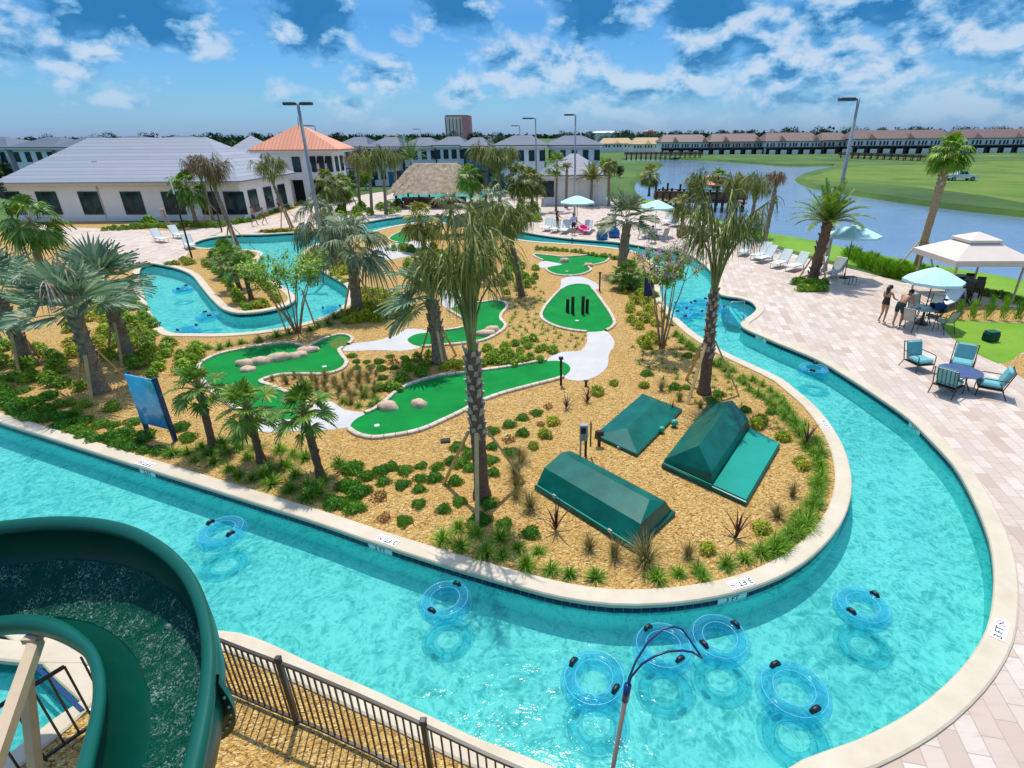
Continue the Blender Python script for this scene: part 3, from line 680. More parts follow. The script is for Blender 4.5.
walks = [
 [(262, 418), (290, 420), (308, 413), (318, 402), (330, 401.5), (345, 410), (366, 414), (357, 418.5), (350, 427), (340, 429.3), (300, 431), (262, 432), (248, 425)],
 [(342.5, 350.6), (352.5, 344), (377.5, 340.6), (397.5, 333.8), (407.5, 329), (420, 329.4), (431, 332.5), (417, 334.5), (408, 340), (413, 345), (421, 347.3), (404, 351), (379, 350.4)],
 [(588, 332), (604, 330.7), (612, 337), (614.5, 344.5), (609, 354.5), (607, 367), (597, 376), (582, 381), (564.5, 378.5), (570, 371), (569, 366), (561, 361.5), (547, 361.5), (552, 356), (563, 352), (579.5, 351), (587, 342)],
 [(562, 279), (572, 276.5), (582, 277), (592, 281), (601, 288), (593, 290), (587, 285), (577, 284), (567, 286), (560, 290), (561, 284)],
 [(545, 261), (556, 262.5), (563, 265), (549, 267.5), (542, 268), (538, 264)],
 [(374, 248), (420, 241), (432, 246), (420, 253), (380, 261), (366, 258)],
 [(450, 309), (440, 300), (452, 288), (470, 290), (468, 303)]]
for w in walks: patch('concrete_path', w, .0115, 'concrete', .2)
for nm, l in GL.items():
    big = nm in ('front', 'left', 'middle', 'triangle')
    s = .10 if big else .09
    # the kerb leaves a gap where the walk comes in
    run = []; n = len(l); walkp = [ccw(smooth_loop(px_loop(w), True, .3)) for w in walks]
    flags = [any(inside(q, w) for w in walkp) for q in offset(l, .12)]
    if any(flags):
        i0 = flags.index(True); seq = [(l[(i0+i) % n], flags[(i0+i) % n]) for i in range(n)]
    else: seq = [(p, False) for p in l]+[(l[0], False)]
    cur = []; runs = []
    for p, fl in seq+[(None, True)]:
        if fl:
            if len(cur) > 4: runs.append(cur)
            cur = []
        else: cur.append(p)
    for r in runs: swept('stone_kerb', r, [(-.01, .0), (-.01, .075), (.02, .09), (s, .09), (s+.03, .07), (s+.03, -.01)], 'curb', closed=False, kind='structure')
# ------------------------------------------------------------------ plants
Z = Vector((0, 0, 1))
def frame(f, up=Z):
    f = f.normalized(); s = f.cross(up)
    if s.length < 1e-4: s = f.cross(Vector((0, 1, 0)))
    s.normalize(); return f, s, s.cross(f).normalized()
def blade(mb, p, d, L, w, droop, side, n=3, tip=.05):
    """a drooping strip"""
    pts = []; v = d.normalized()
    q = Vector(p)
    for i in range(n+1):
        pts.append(q.copy()); v = (v-Z*droop/n*(i+1)*.5).normalized(); q = q+v*(L/n)
    vs = []
    for i, c in enumerate(pts):
        t = i/n; ww = w*(tip+(1-tip)*(1-t)**.7) if i < n else w*tip
        vs += [c-side*ww/2, c+side*ww/2]
    mb.add(vs, [(2*i, 2*i+1, 2*i+3, 2*i+2) for i in range(n)])
def fan(mb, c, f, up, Rr, nseg, spread, droop, fold, split=.55, ragged=.15):
    """palmate leaf: a pleated fan whose finger tips part and hang"""
    f, s, u = frame(f, up)
    for i in range(nseg):
        a = (i/(nseg-1)-.5)*spread; da = spread/(nseg-1)
        d = f*math.cos(a)+s*math.sin(a)+u*fold*abs(math.sin(a))
        d.normalize(); sd = (s*math.cos(a)-f*math.sin(a)).normalized()
        L = Rr*(.70+.30*math.cos(a*.55))*(1+rnd.uniform(-ragged, ragged*.4)); pl = (.02 if i % 2 else -.02)*Rr
        vs = []
        for t, wf in ((.04, 1.0), (.30, 1.0), (split, .95), (.80, .55), (1., .06)):
            q = c+d*(L*t)-Z*(droop*Rr*max(0, t-.25)**2*1.3)-(d*L*.25*droop*max(0, t-.5))
            w = L*min(t, split)*math.sin(da/2)*1.08*wf
            vs += [q-sd*w+u*pl*t, q+sd*w-u*pl*t]
        mb.add(vs, [(2*k, 2*k+1, 2*k+3, 2*k+2) for k in range(4)])
def fan_crown(n, Rr, pet, el0, el1, droop, nseg=26, spread=4.6, fold=.25, seed=1, pdroop=.5, az=None, ragged=.15):
    """returns (leaf MB, stalk MB)"""
    st = rnd.getstate(); rnd.seed(seed); lf, sk = MB(), MB()
    for i in range(n):
        a = i*2.39996+rnd.uniform(-.25, .25) if az is None else rnd.uniform(*az)
        e = el0+(el1-el0)*(i/(max(1, n-1)))+rnd.uniform(-.12, .12); L = pet*rnd.uniform(.8, 1.15)
        d = Vector((math.cos(a)*math.cos(e), math.sin(a)*math.cos(e), math.sin(e))); pts = [Vector((0, 0, 0))]; v = d.copy()
        for j in range(4): v = (v-Z*pdroop*.12*(j+1)*math.cos(e)).normalized(); pts.append(pts[-1]+v*L/4)
        sk.tube(pts, [.028, .024, .02, .016, .012], 4, cap=False)
        out = Vector((math.cos(a), math.sin(a), 0)); f2 = (v*(1-.35*droop)+out*.15-Z*.35*droop).normalized()
        up = (Z*.8-out*.2+Vector((rnd.uniform(-.3, .3), rnd.uniform(-.3, .3), 0)))
        if e > 1.2: up = -out+Z*.1
        fan(lf, pts[-1], f2, up, Rr*rnd.uniform(.82, 1.08), nseg, spread*rnd.uniform(.85, 1.05), droop*rnd.uniform(.7, 1.3), fold, ragged=ragged)
    rnd.setstate(st); return lf, sk
def tied_crown(n, L0, Rr, seed, hang=.9, spread=.3, split=.5):
    """fronds bundled upright on long stalks after transplanting, tips hanging"""
    st = rnd.getstate(); rnd.seed(seed); lf, sk = MB(), MB()
    for i in range(n):
        a = i*2.39996+rnd.uniform(-.3, .3); out = Vector((math.cos(a), math.sin(a), 0)); k = rnd.uniform(.15, 1.3)
        L = L0*rnd.uniform(.65, 1.12); pts = [out*.05]; v = (Z+out*spread*.55*k).normalized()
        for j in range(5): v = (v+out*.06*k*j-Z*.03*k*j).normalized(); pts.append(pts[-1]+v*L/5)
        sk.tube(pts, [.030, .026, .022, .018, .014, .010], 4, cap=False)
        sd = out.cross(Z)
        m = rnd.randint(26, 36); R2 = Rr*rnd.uniform(.75, 1.2)
        for q in range(m):
            b = (q/(m-1)-.5)*2.6; d = (v*rnd.uniform(-.2, .5)+out*.42*rnd.uniform(-.2, 1.1)+sd*math.sin(b)*.40-Z*.35).normalized()
            st_t = rnd.uniform(.72, 1.0); i0 = min(4, int(st_t*5)); p0 = pts[i0].lerp(pts[i0+1], st_t*5-i0)
            side = (sd*math.cos(b)-v*math.sin(b)*.6+Vector((rnd.uniform(-.3, .3),)*3)).normalized()
            blade(lf, p0, d, R2*rnd.uniform(.6, 1.1), .030*Rr+.009, hang*rnd.uniform(.8, 2.2), side, 4)
    rnd.setstate(st); return lf, sk
def feather_crown(n, L0, seed, el0=1.35, el1=-.25, leaflets=26, wl=.30, arch=.8):
    st = rnd.getstate(); rnd.seed(seed); lf, sk = MB(), MB()
    for i in range(n):
        a = i*2.39996+rnd.uniform(-.2, .2); e = el0+(el1-el0)*(i/(n-1))**.9; L = L0*rnd.uniform(.85, 1.1)
        v = Vector((math.cos(a)*math.cos(e), math.sin(a)*math.cos(e), math.sin(e))); pts = [Vector((0, 0, 0))]; N = 9; dirs = []
        for j in range(N): v = (v-Z*arch*.045*(j+1)*(.35+math.cos(e))).normalized(); dirs.append(v.copy()); pts.append(pts[-1]+v*L/N)
        sk.tube(pts, [.024*(1-.85*j/N) for j in range(N+1)], 4, cap=False)
        for q in range(leaflets):
            t = .10+.9*q/leaflets; i0 = min(N-1, int(t*N)); p = pts[i0].lerp(pts[i0+1], t*N-i0); d = dirs[i0]; s = d.cross(Z).normalized(); u = s.cross(d)
            ll = wl*(.55+.9*math.sin(math.pi*min(1, t*.9+.08)))*rnd.uniform(.85, 1.1)
            for sg in (-1, 1):
                dd = (d*.75+s*sg*.95+u*rnd.uniform(.25, .5)).normalized(); blade(lf, p, dd, ll, .06, .25, d, 2, .2)
    rnd.setstate(st); return lf, sk
def trunk_mb(path, r0, r1, boots=0, ring=.05, n=9, boot_from=.4):
    mb, bt = MB(), MB(); pts = []; rad = []
    a, b = Vector(path[0]), Vector(path[-1]); L = (b-a).length; m = max(6, int(L/.16))
    for i in range(m+1):
        t = i/m; p = a.lerp(b, t); flare = 1+.35*max(0, 1-t*L/.5)**2
        pts.append(p); rad.append((r0+(r1-r0)*t)*flare*(1+ring*(1 if i % 2 else -1)+rnd.uniform(-.03, .03)))
    mb.tube(pts, rad, n, jit=.05)
    for i in range(boots):
        t = boot_from+(1-boot_from)*(i+.5)/boots; p = a.lerp(b, t); r = r0+(r1-r0)*t; ang = i*2.39996+rnd.uniform(-.2, .2)
        o = Vector((math.cos(ang), math.sin(ang), 0)); s = o.cross(Z); L2 = r*1.15*rnd.uniform(.7, 1.3); q0 = p+o*r*.85; q1 = p+o*(r*1.35)+Z*L2
        bt.add([q0-s*r*.38, q0+s*r*.38, q1+s*r*.24, q1-s*r*.24, q0-s*r*.3-o*r*.2, q0+s*r*.3-o*r*.2, q1+s*r*.18-o*.05, q1-s*r*.18-o*.05],
               [(0, 1, 2, 3), (5, 4, 7, 6), (0, 3, 7, 4), (1, 5, 6, 2), (3, 2, 6, 7)])
    return mb, bt
def palm(base, top, kind, label, group=None, name='palm_tree', r=.16, r1=None, size=1.0, seed=1, stakes=0, dead=0, boots=16, trunk='trunk', boot_from=.35, stake_len=1.7, **kw):
    """base, top: pixels of the trunk's foot and of the place where the fronds start"""
    b = P(*base); t = PD(top[0], top[1], b.y); root = thing(name, label, 'palm tree', (b.x, b.y, 0), 0, group); v = t-b
    tm, bt = trunk_mb([(0, 0, -.05), v], r, r1 or r*.8, boots, boot_from=boot_from); tm.build('trunk', trunk, root, True)
    if boots: bt.build('leaf_base', kw.get('boot_mat', 'boot'), root)
    if kind == 'bismarck': lf, sk = fan_crown(kw.get('n', 20), .85*size, .60*size, 1.5, kw.get('el1', -.35), kw.get('droop', .30), 30, kw.get('spread', 4.7), .30, seed, az=kw.get('az'))
    elif kind == 'bismarck_droop': lf, sk = fan_crown(kw.get('n', 18), .80*size, .75*size, 1.5, -.2, .85, 26, 4.0, .3, seed, 1.0)
    elif kind == 'sabal': lf, sk = fan_crown(kw.get('n', 26), .62*size, .62*size, 1.5, -.7, .55, 20, 4.4, .2, seed, .8)
    elif kind == 'fan_small': lf, sk = fan_crown(kw.get('n', 20), .34*size, .42*size, 1.5, -.35, .25, 18, 4.3, .15, seed, .6)
    elif kind == 'tied': lf, sk = tied_crown(kw.get('n', 26), kw.get('stalk', 1.7)*size, .85*size, seed, kw.get('hang', 1.0), kw.get('spread', .5))
    elif kind == 'feather': lf, sk = feather_crown(kw.get('n', 34), 1.75*size, seed, 1.4, .2, 34, .27, .36)
    M = Matrix.Translation(v)
    for mb in (lf, sk): mb.v = [M @ Vector(q) for q in mb.v]
    lf.build('crown', kw.get('leaf', 'silver'), root); sk.build('leaf_stalks', kw.get('stalk_mat', 'pale_petiole'), root)
    if dead:
        l2, s2 = tied_crown(dead, 1.15*size, .7*size, seed+50, 1.5, .3) if kw.get('dead_tied') else fan_crown(dead, .75*size, .8*size, kw.get('dead_el', (.9, .2))[0], kw.get('dead_el', (.9, .2))[1], 1.5, 22, 2.2, .5, seed+50, 1.2, kw.get('dead_az'))
        for mb in (l2, s2): mb.v = [M @ Vector(q) for q in mb.v]
        l2.build('dead_fronds', kw.get('dead_mat', 'dead'), root); s2.build('dead_stalks', 'dead', root)
    for i in range(stakes):
        a = 2*math.pi*i/stakes+kw.get('stake_rot', -1.2); o = Vector((math.cos(a), math.sin(a), 0)); hz = min(stake_len, v.length*.55)
        q = v*(hz/max(.1, v.z))+o*r*1.05
        MB().bar(o*hz*.62, q, .085, .045).build('support_stake', 'stake', root)
    return root

def multi_stem(base, top, label, leafmat, n=7, spread=.9, flowers=False, seed=3, leaves=900, crown=None, name='crape_myrtle'):
    st = rnd.getstate(); rnd.seed(seed)
    b = P(*base); t = PD(top[0], top[1], b.y); hgt = t.z; root = thing(name, label, 'tree', (b.x, b.y, 0)); stem, lf, fl = MB(), MB(), MB(); tips = []
    for i in range(n):
        a = 2*math.pi*i/n+rnd.uniform(-.3, .3); o = Vector((math.cos(a), math.sin(a), 0)); k = rnd.uniform(.4, 1)*spread; pts = [o*.08]
        for j in range(1, 7): tt = j/6; pts.append(o*(.08+k*tt**1.2)+Z*(hgt*.78*tt)+Vector((rnd.uniform(-.03, .03), rnd.uniform(-.03, .03), 0)))
        stem.tube(pts, [.035*(1-.6*j/6) for j in range(7)], 6)
        for j in range(5):
            q = pts[rnd.randint(5, 6)]; d = Vector((rnd.uniform(-1, 1), rnd.uniform(-1, 1), rnd.uniform(.3, 1.3))).normalized(); e = q+d*hgt*rnd.uniform(.10, .24)
            stem.tube([q, q.lerp(e, .5)+Vector((0, 0, .02)), e], [.012, .009, .005], 4); tips.append(e); tips.append(q.lerp(e, .6))
    for i in range(leaves):
        e = rnd.choice(tips); d = Vector((rnd.gauss(0, 1), rnd.gauss(0, 1), rnd.gauss(0, 1))); p = e+d*.11*spread; dd = Vector((rnd.uniform(-1, 1), rnd.uniform(-1, 1), rnd.uniform(-.6, .8)))
        blade(lf, p, dd, .15, .075, .3, dd.cross(Z).normalized() if dd.cross(Z).length > .01 else Vector((1, 0, 0)), 1, .3)
    stem.build('stems', 'bark', root, True); lf.build('crown', leafmat, root)
    if flowers:
        for e in [q for q in tips if q.z > hgt*.72]:
            for i in range(26):
                p = e+Vector((rnd.gauss(0, .07), rnd.gauss(0, .07), rnd.gauss(.1, .09))); dd = Vector((rnd.uniform(-1, 1), rnd.uniform(-1, 1), rnd.uniform(-1, 1)))
                blade(fl, p, dd, .055, .05, .1, dd.orthogonal().normalized(), 1, .5)
        fl.build('blossom', 'pink_flower', root)
    rnd.setstate(st); return root

def shrub_mesh(kind, seed):
    st = rnd.getstate(); rnd.seed(seed); mb = MB()
    if kind in ('mound', 'leafy', 'yellow', 'dry'):
        n = {'mound': 950, 'leafy': 430, 'yellow': 400, 'dry': 110}[kind]; rx = {'mound': .30, 'leafy': .30, 'yellow': .30, 'dry': .2}[kind]; rz = {'mound': .20, 'leafy': .44, 'yellow': .36, 'dry': .15}[kind]
        lob = [(rnd.uniform(0, 6.28), rnd.uniform(.75, 1.25)) for _ in range(5)]
        for i in range(n):
            a = rnd.uniform(0, 2*math.pi); h = rnd.random()**.8; rr = 1+.22*math.sin(3*a+lob[0][0])+.12*math.sin(5*a+lob[1][0])
            q = rnd.uniform(.75, 1.03); p = Vector((math.cos(a)*rx*math.sqrt(1-h*h)*rr, math.sin(a)*rx*math.sqrt(1-h*h)*rr, h*rz))*q+Z*.02
            nn_ = p.normalized(); tg = nn_.cross(Vector((rnd.uniform(-1, 1), rnd.uniform(-1, 1), rnd.uniform(-1, 1)))).normalized(); d = (tg+nn_*rnd.uniform(.2, .9)+Z*.2).normalized(); L = {'mound': .056, 'leafy': .095, 'yellow': .09, 'dry': .07}[kind]*rnd.uniform(.7, 1.3)
            blade(mb, p, d, L, L*.55, .4, d.cross(nn_).normalized(), 1 if kind == 'mound' else 2, .25)
    elif kind in ('spiky', 'hay', 'tuft'):
        n = {'spiky': 130, 'hay': 230, 'tuft': 26}[kind]
        for i in range(n):
            a = rnd.uniform(0, 6.28); e = rnd.uniform(.25, 1.5) if kind != 'hay' else rnd.uniform(.9, 1.55); L = {'spiky': .46, 'hay': .62, 'tuft': .22}[kind]*rnd.uniform(.6, 1.1)
            d = Vector((math.cos(a)*math.cos(e), math.sin(a)*math.cos(e), math.sin(e))); o = Vector((math.cos(a), math.sin(a), 0))
            blade(mb, o*rnd.uniform(0, .05), d, L, {'spiky': .024, 'hay': .012, 'tuft': .022}[kind], 1.1 if kind == 'spiky' else .8, o.cross(Z), 4 if kind != 'tuft' else 2, .1)
    elif kind == 'flax':
        for i in range(13):
            a = i*2.4; e = rnd.uniform(.6, 1.5); d = Vector((math.cos(a)*math.cos(e), math.sin(a)*math.cos(e), math.sin(e)))
            blade(mb, (0, 0, rnd.uniform(0, .25)), d, rnd.uniform(.5, .85), .075, .45, Vector((math.cos(a), math.sin(a), 0)).cross(Z), 4, .08)
    elif kind == 'hedge':
        for i in range(240):
            p = Vector((rnd.gauss(0, .13), rnd.gauss(0, .13), rnd.uniform(0, .75))); d = Vector((p.x*2, p.y*2, .8+rnd.uniform(-.3, .3))).normalized()
            blade(mb, p, d, .28*rnd.uniform(.6, 1.1), .035, .3, d.cross(Vector((rnd.uniform(-1, 1), rnd.uniform(-1, 1), .1))).normalized(), 2, .15)
    rnd.setstate(st); me_o = mb.build(kind, 'shrub'); me = me_o.data; bpy.data.objects.remove(me_o); return me
SHM = {}
KS = {'mound': .74, 'leafy': .72, 'yellow': .74, 'spiky': .74, 'hay': .85, 'flax': .72, 'tuft': .8}
SPEC = {'mound': 'shrub', 'leafy': 'leafy', 'yellow': 'yellow', 'spiky': 'spiky', 'hay': 'hay', 'tuft': 'spiky', 'flax': 'red_leaf', 'hedge': 'hedge_blade', 'dry': 'dry_shrub'}
NAME = {'mound': 'mound_shrub', 'leafy': 'leafy_shrub', 'yellow': 'yellow_green_shrub', 'spiky': 'spiky_grass_clump', 'hay': 'straw_grass_clump', 'tuft': 'ground_tuft', 'flax': 'flax_plant', 'hedge': 'hedge_plant', 'dry': 'dry_shrub'}
CAT = {'mound': 'shrub', 'leafy': 'shrub', 'yellow': 'shrub', 'spiky': 'grass clump', 'hay': 'grass clump', 'tuft': 'ground plant', 'flax': 'flax', 'hedge': 'hedge plant', 'dry': 'shrub'}
def plant(kind, p, label, group, s=1.0, jit=.2):
    if kind not in SHM:
        SHM[kind] = [shrub_mesh(kind, 10+i) for i in range(4)]
        for me in SHM[kind]: me.materials.clear(); me.materials.append(MT[SPEC[kind]])
    nm = 'groundcover_plant' if 'groundcover' in label else 'hedge_shrub' if 'hedge row' in label or 'in the row along the far' in label else 'upright_shrub' if label.startswith('upright') and kind == 'leafy' else NAME[kind]
    o = link(nm, rnd.choice(SHM[kind])); s, sz = s if isinstance(s, tuple) else (s, s); k = s*KS.get(kind, 1)*rnd.uniform(1-jit, 1+jit); sz = sz/s
    o.location = (p.x, p.y, 0); o.rotation_euler = (rnd.uniform(-.08, .08), rnd.uniform(-.08, .08), rnd.uniform(0, 6.28)); o.scale = (k*rnd.uniform(.9, 1.12), k*rnd.uniform(.9, 1.12), k*sz*rnd.uniform(.88, 1.15))
    return tag(o, label, CAT[kind], group)
def zl(ox, oy, sc, pts): return [(ox+x/sc, oy+y/sc) for x, y in pts]
def plants(kind, pts, label, group, s=1.0, h=.12, jit=.2):
    if len(pts) == 1: return plant(kind, P(*pts[0], h), label, None, s, jit)
    for x, y in pts: plant(kind, P(x, y, h), label, group, s, jit)
def line(pts, n, jx=0):
    L = [0]
    for a, b in zip(pts, pts[1:]): L.append(L[-1]+math.hypot(b[0]-a[0], b[1]-a[1]))
    out = []
    for i in range(n):
        d = L[-1]*i/(n-1); j = max(q for q in range(len(pts)) if L[q] <= d+1e-9); j = min(j, len(pts)-2); t = (d-L[j])/(L[j+1]-L[j])
        out.append((pts[j][0]+(pts[j+1][0]-pts[j][0])*t+rnd.uniform(-jx, jx), pts[j][1]+(pts[j+1][1]-pts[j][1])*t+rnd.uniform(-jx, jx)*.6))
    return out
AVOID = []
def scatter(poly, n, dmin, avoid=True):
    l = px_loop(poly); xs = [p.x for p in l]; ys = [p.y for p in l]; out = []; t = 0
    while len(out) < n and t < 8000:
        t += 1; p = Vector((rnd.uniform(min(xs), max(xs)), rnd.uniform(min(ys), max(ys)), 0))
        if not inside(p, l) or any((p-q).length < dmin for q in out): continue
        if avoid and (any(inside(p, g) for g in GL.values()) or inside(p, river)): continue
        out.append(p)
    return out
def scat(kind, poly, n, dmin, label, group, s=1.0, jit=.25):
    for p in scatter(poly, n, dmin): plant(kind, p, label, group, s, jit)

# --- the front bed, from left to right along the near bank
plants('mound', zl(340, 430, 7.31, [(100, 265), (195, 320), (35, 380), (105, 380), (145, 435), (300, 275), (370, 250), (315, 355), (470, 275), (455, 380), (590, 240), (710, 245), (580, 335), (690, 330), (575, 410), (575, 520), (465, 645), (755, 555), (870, 500), (840, 355), (810, 210), (870, 225), (860, 105), (955, 160), (945, 255), (115, 550), (15, 520), (1005, 640)])+zl(440, 480, 6.4, [(310, 130), (275, 235), (410, 260), (580, 320)])+zl(420, 380, 6.4, [(465, 310), (460, 410), (455, 495), (465, 575), (570, 270), (655, 225), (745, 195), (655, 325), (585, 450)]),
       'small round dark green shrub in the open golden mulch round the tall centre palm', 'round shrubs by the centre palm', .86)
plants('dry', zl(340, 430, 7.31, [(285, 470)]), 'dry rust brown shrub among green mounds left of the centre palm', None, .8)
plants('dry', zl(340, 430, 7.31, [(320, 620)]), 'withered grey brown shrub by the near kerb of the mulch bed', None, .8)
plants('dry', zl(420, 380, 6.4, [(570, 365)]), 'withered brown shrub right of the centre palm, lower of three', None, .75)
plants('dry', zl(420, 380, 6.4, [(820, 155)]), 'withered rust shrub nearest the black path light', None, .75)
plants('dry', zl(420, 380, 6.4, [(770, 265)]), 'withered brown sprig between green mound and bright shrub', None, .6)
plants('spiky', zl(440, 480, 6.4, [(115, 285), (220, 320), (15, 360), (130, 405), (290, 450), (385, 350), (395, 465), (495, 410), (635, 435), (550, 525), (705, 555), (830, 580), (1000, 600)])+zl(640, 480, 5.12, [(90, 485), (200, 460), (300, 440), (325, 475), (445, 415), (540, 385), (625, 355), (690, 310), (760, 265), (800, 215), (820, 165), (865, 110), (900, 75), (915, 20)])+zl(768, 384, 4, [(215, 310), (210, 260), (190, 215), (150, 150), (140, 180)]),
       'spiky green grass clump in the row along the near and right pool coping', 'spiky clumps along the curved coping', .95)
plants('spiky', zl(640, 310, 5.12, [(190, 120), (215, 150), (245, 172), (268, 184), (305, 190), (415, 245), (440, 270), (475, 295), (530, 330), (580, 345), (630, 370), (670, 400), (700, 430), (735, 465), (760, 500), (790, 540), (800, 575), (900, 660), (930, 730)]),
       'green blade clump in the row beside the channel right of the leaning palm', 'blade clumps along the right channel', .9)
plants('hay', zl(640, 480, 5.12, [(30, 400)]), 'largest straw coloured grass clump before the corner of the long green cover', None, 1.15)
plants('hay', zl(525, 445, 6.4, [(410, 640), (570, 690)])+zl(640, 480, 5.12, [(250, 370)]), 'thin straw grass clump on mulch in front of the long green cover', 'straw clumps before the long cover', .75)
plants('hay', zl(640, 480, 5.12, [(705, 170), (785, 60)]), 'thin straw grass clump right of the flat teal panel', 'straw clumps right of the panel', .8)
plants('hay', zl(440, 480, 6.4, [(485, 90), (495, 30), (580, 160)])+zl(420, 380, 6.4, [(645, 500), (612, 590)]), 'tall olive straw grass clump between centre palm and the long green cover', 'straw clumps left of the long cover', .85)
plants('yellow', zl(420, 380, 6.4, [(850, 255), (800, 335), (725, 410)]), 'bright yellow green shrub in the short row left of the meter post', 'bright shrubs left of the meter post', .75)
plants('yellow', zl(640, 480, 5.12, [(345, 340), (625, 235)]), 'bright yellow green shrub inside the spiky row below the flat teal panel', 'bright shrubs below the teal panel', .8)
plants('yellow', zl(768, 384, 4, [(60, 205), (140, 320), (130, 300)]), 'yellow green shrub right of the flat teal panel', 'bright shrubs right of the teal panel', .75)
plants('yellow', zl(640, 310, 5.12, [(600, 580), (620, 560), (735, 640), (20, 375)])+zl(500, 290, 6.4, [(730, 585), (620, 645), (925, 600)]), 'bright yellow green shrub standing alone around the flat hatch and gabled cover', 'lone bright shrubs by the covers', .8)
plants('mound', zl(640, 310, 5.12, [(240, 385), (405, 420), (370, 455), (540, 500), (675, 510), (180, 385), (35, 315), (245, 225)]), 'low dark green shrub in the mulch around the foot of the palm behind the covers', 'low shrubs round the right palm', .8)
plants('hay', zl(640, 310, 5.12, [(310, 480), (205, 445), (110, 395)]), 'short olive grass clump on mulch left of the gabled green cover', 'olive clumps left of the gabled cover', .7)
for (q, s, lab) in (((745/6.4+440, 325/6.4+480), 1.0, 'dark red sword leaved flax in front of the long green cover'), ((640+490/5.12, 480+300/5.12), .95, 'dark red flax plant below the corner of the flat teal panel'), ((640+850/5.12, 310+690/5.12), 1.0, 'dark red flax plant in the row beside the right coping'),
                    ((500+425/6.4, 290+760/6.4), .8, 'dark bare stemmed flax left of two near the white walk'), ((500+560/6.4, 290+720/6.4), .85, 'dark bare stemmed flax right of two near the white walk'), ((672, 412), .6, 'small dark red flax between flat hatch and palm stake')):
    plants('flax', [q], lab, None, s, h=0, jit=.05)
plants('spiky', line([(676, 333), (700, 352), (730, 372), (757, 390), (776, 404), (796, 425), (811, 447), (821, 470), (820, 492), (812, 512), (798, 530), (775, 549)], 40, 2), 'green blade clump in the dense hem of the right curve beside the coping', 'dense hem of the right curve', .95)
# right of the walk: sparse ground tufts on mulch
scat('tuft', [(632, 345), (660, 330), (690, 350), (740, 385), (780, 420), (795, 450), (775, 440), (755, 425), (735, 405), (700, 405), (670, 395), (640, 370)], 70, .28, 'tiny green ground tuft dotted over mulch around the right palm', 'ground tufts by the right palm', 1.0)
scat('tuft', [(505, 300), (540, 284), (546, 300), (540, 318), (560, 332), (587, 335), (575, 350), (545, 353), (505, 340), (508, 315)], 75, .33, 'tiny green ground tuft dotted over mulch left of the triangular green', 'ground tufts by the triangular green', 1.15)
# shrubs along the right inner bank and below the pink tree
scat('yellow', [(622, 290), (640, 285), (655, 320), (662, 350), (648, 352), (632, 330)], 24, .45, 'yellow green shrub in the bank between gravel walk and the pink flowering tree', 'yellow shrubs by the pink tree', 1.0)
scat('leafy', [(628, 262), (655, 285), (656, 300), (640, 296), (625, 280)], 9, .6, 'mid green leafy shrub around the navy banner post', 'leafy shrubs round the navy banner', 1.0)
plants('leafy', line([(537, 248), (575, 251), (618, 258), (634, 264)], 24, .8), 'low green shrub in the row along the far inner bank of the river', 'low row along the far bank', .75)
plants('spiky', line([(657, 295), (664, 312), (672, 322)], 5, 1), 'green blade clump beside the channel at the pink tree', 'clumps beside pink tree', .85)
# upright clumps in front of the middle green
plants('leafy', zl(440, 280, 8, [(400, 630), (380, 540), (520, 540), (450, 580), (515, 650), (560, 600), (600, 500), (640, 550), (680, 480), (740, 460), (700, 520), (660, 640), (720, 620), (790, 550), (830, 530), (900, 555), (800, 630), (590, 660), (340, 660), (640, 600), (430, 640)]), 'upright dark green shrub in the clump between middle green and front green', 'upright shrubs behind the front green', .85)
plants('yellow', zl(440, 280, 8, [(40, 690), (160, 680), (100, 660)]), 'bright shrub at the foot of the silver palm by the front green', 'bright shrubs by silver palm', .85)
plants('leafy', zl(310, 300, 8, [(770, 500), (790, 540), (890, 580), (950, 430), (860, 460), (930, 500), (730, 620), (560, 690), (640, 690), (700, 700), (900, 540)]), 'mid green shrub left of the big silver palm beside the front green', 'leafy shrubs left of the silver palm', .9)
plants('mound', zl(310, 300, 8, [(330, 430), (370, 475), (450, 478), (550, 478), (640, 435), (570, 535), (670, 525), (755, 445), (370, 525), (480, 522), (580, 605)]), 'flat dark green mound shrub in the bed below the pale walk', 'flat mounds below the pale walk', .75)
plants('dry', zl(310, 300, 8, [(665, 485)]), 'rust brown dry shrub among flat mounds below the pale walk', None, .9)
scat('hay', [(268, 380), (300, 378), (345, 376), (375, 372), (385, 385), (372, 398), (350, 405), (330, 398), (300, 388)], 46, .32, 'pale green grass tuft in the dry bed between the left green and the white walk', 'pale tufts between the two greens', .62)
plants('spiky', zl(280, 340, 6.4, [(410, 380), (500, 405), (580, 400), (530, 345), (600, 350), (470, 330), (550, 300), (640, 300), (700, 290), (620, 380)]), 'green blade clump at the back edge of the front green', 'blade clumps behind the front green rocks', .8)
# left end of the near bed
plants('mound', zl(0, 370, 8.53, [(190, 155), (30, 200), (360, 220), (80, 290), (200, 280), (140, 340), (360, 320), (260, 380), (420, 385), (500, 455), (540, 380), (640, 490), (720, 530), (800, 570), (850, 445), (950, 450), (960, 560), (700, 420), (1015, 610), (20, 260), (280, 250), (410, 210), (120, 260), (560, 440)])+zl(120, 410, 4.27, [(55, 40), (20, 90), (45, 145), (105, 160), (100, 105), (165, 165), (255, 65), (290, 110), (985, 240), (960, 310), (1010, 340), (910, 385), (1000, 405)]),
       'low spreading dark green shrub on the near bank below the big silver palms', 'spreading shrubs on the left near bank', 1.15)
plants('leafy', zl(0, 370, 8.53, [(350, 60), (30, 70), (540, 110), (680, 140), (600, 270), (720, 290), (650, 350), (950, 310), (500, 280), (260, 40), (120, 60), (430, 110)]), 'leafy light green shrub at the feet of the big silver palms', 'leafy shrubs under the silver palms', .85)
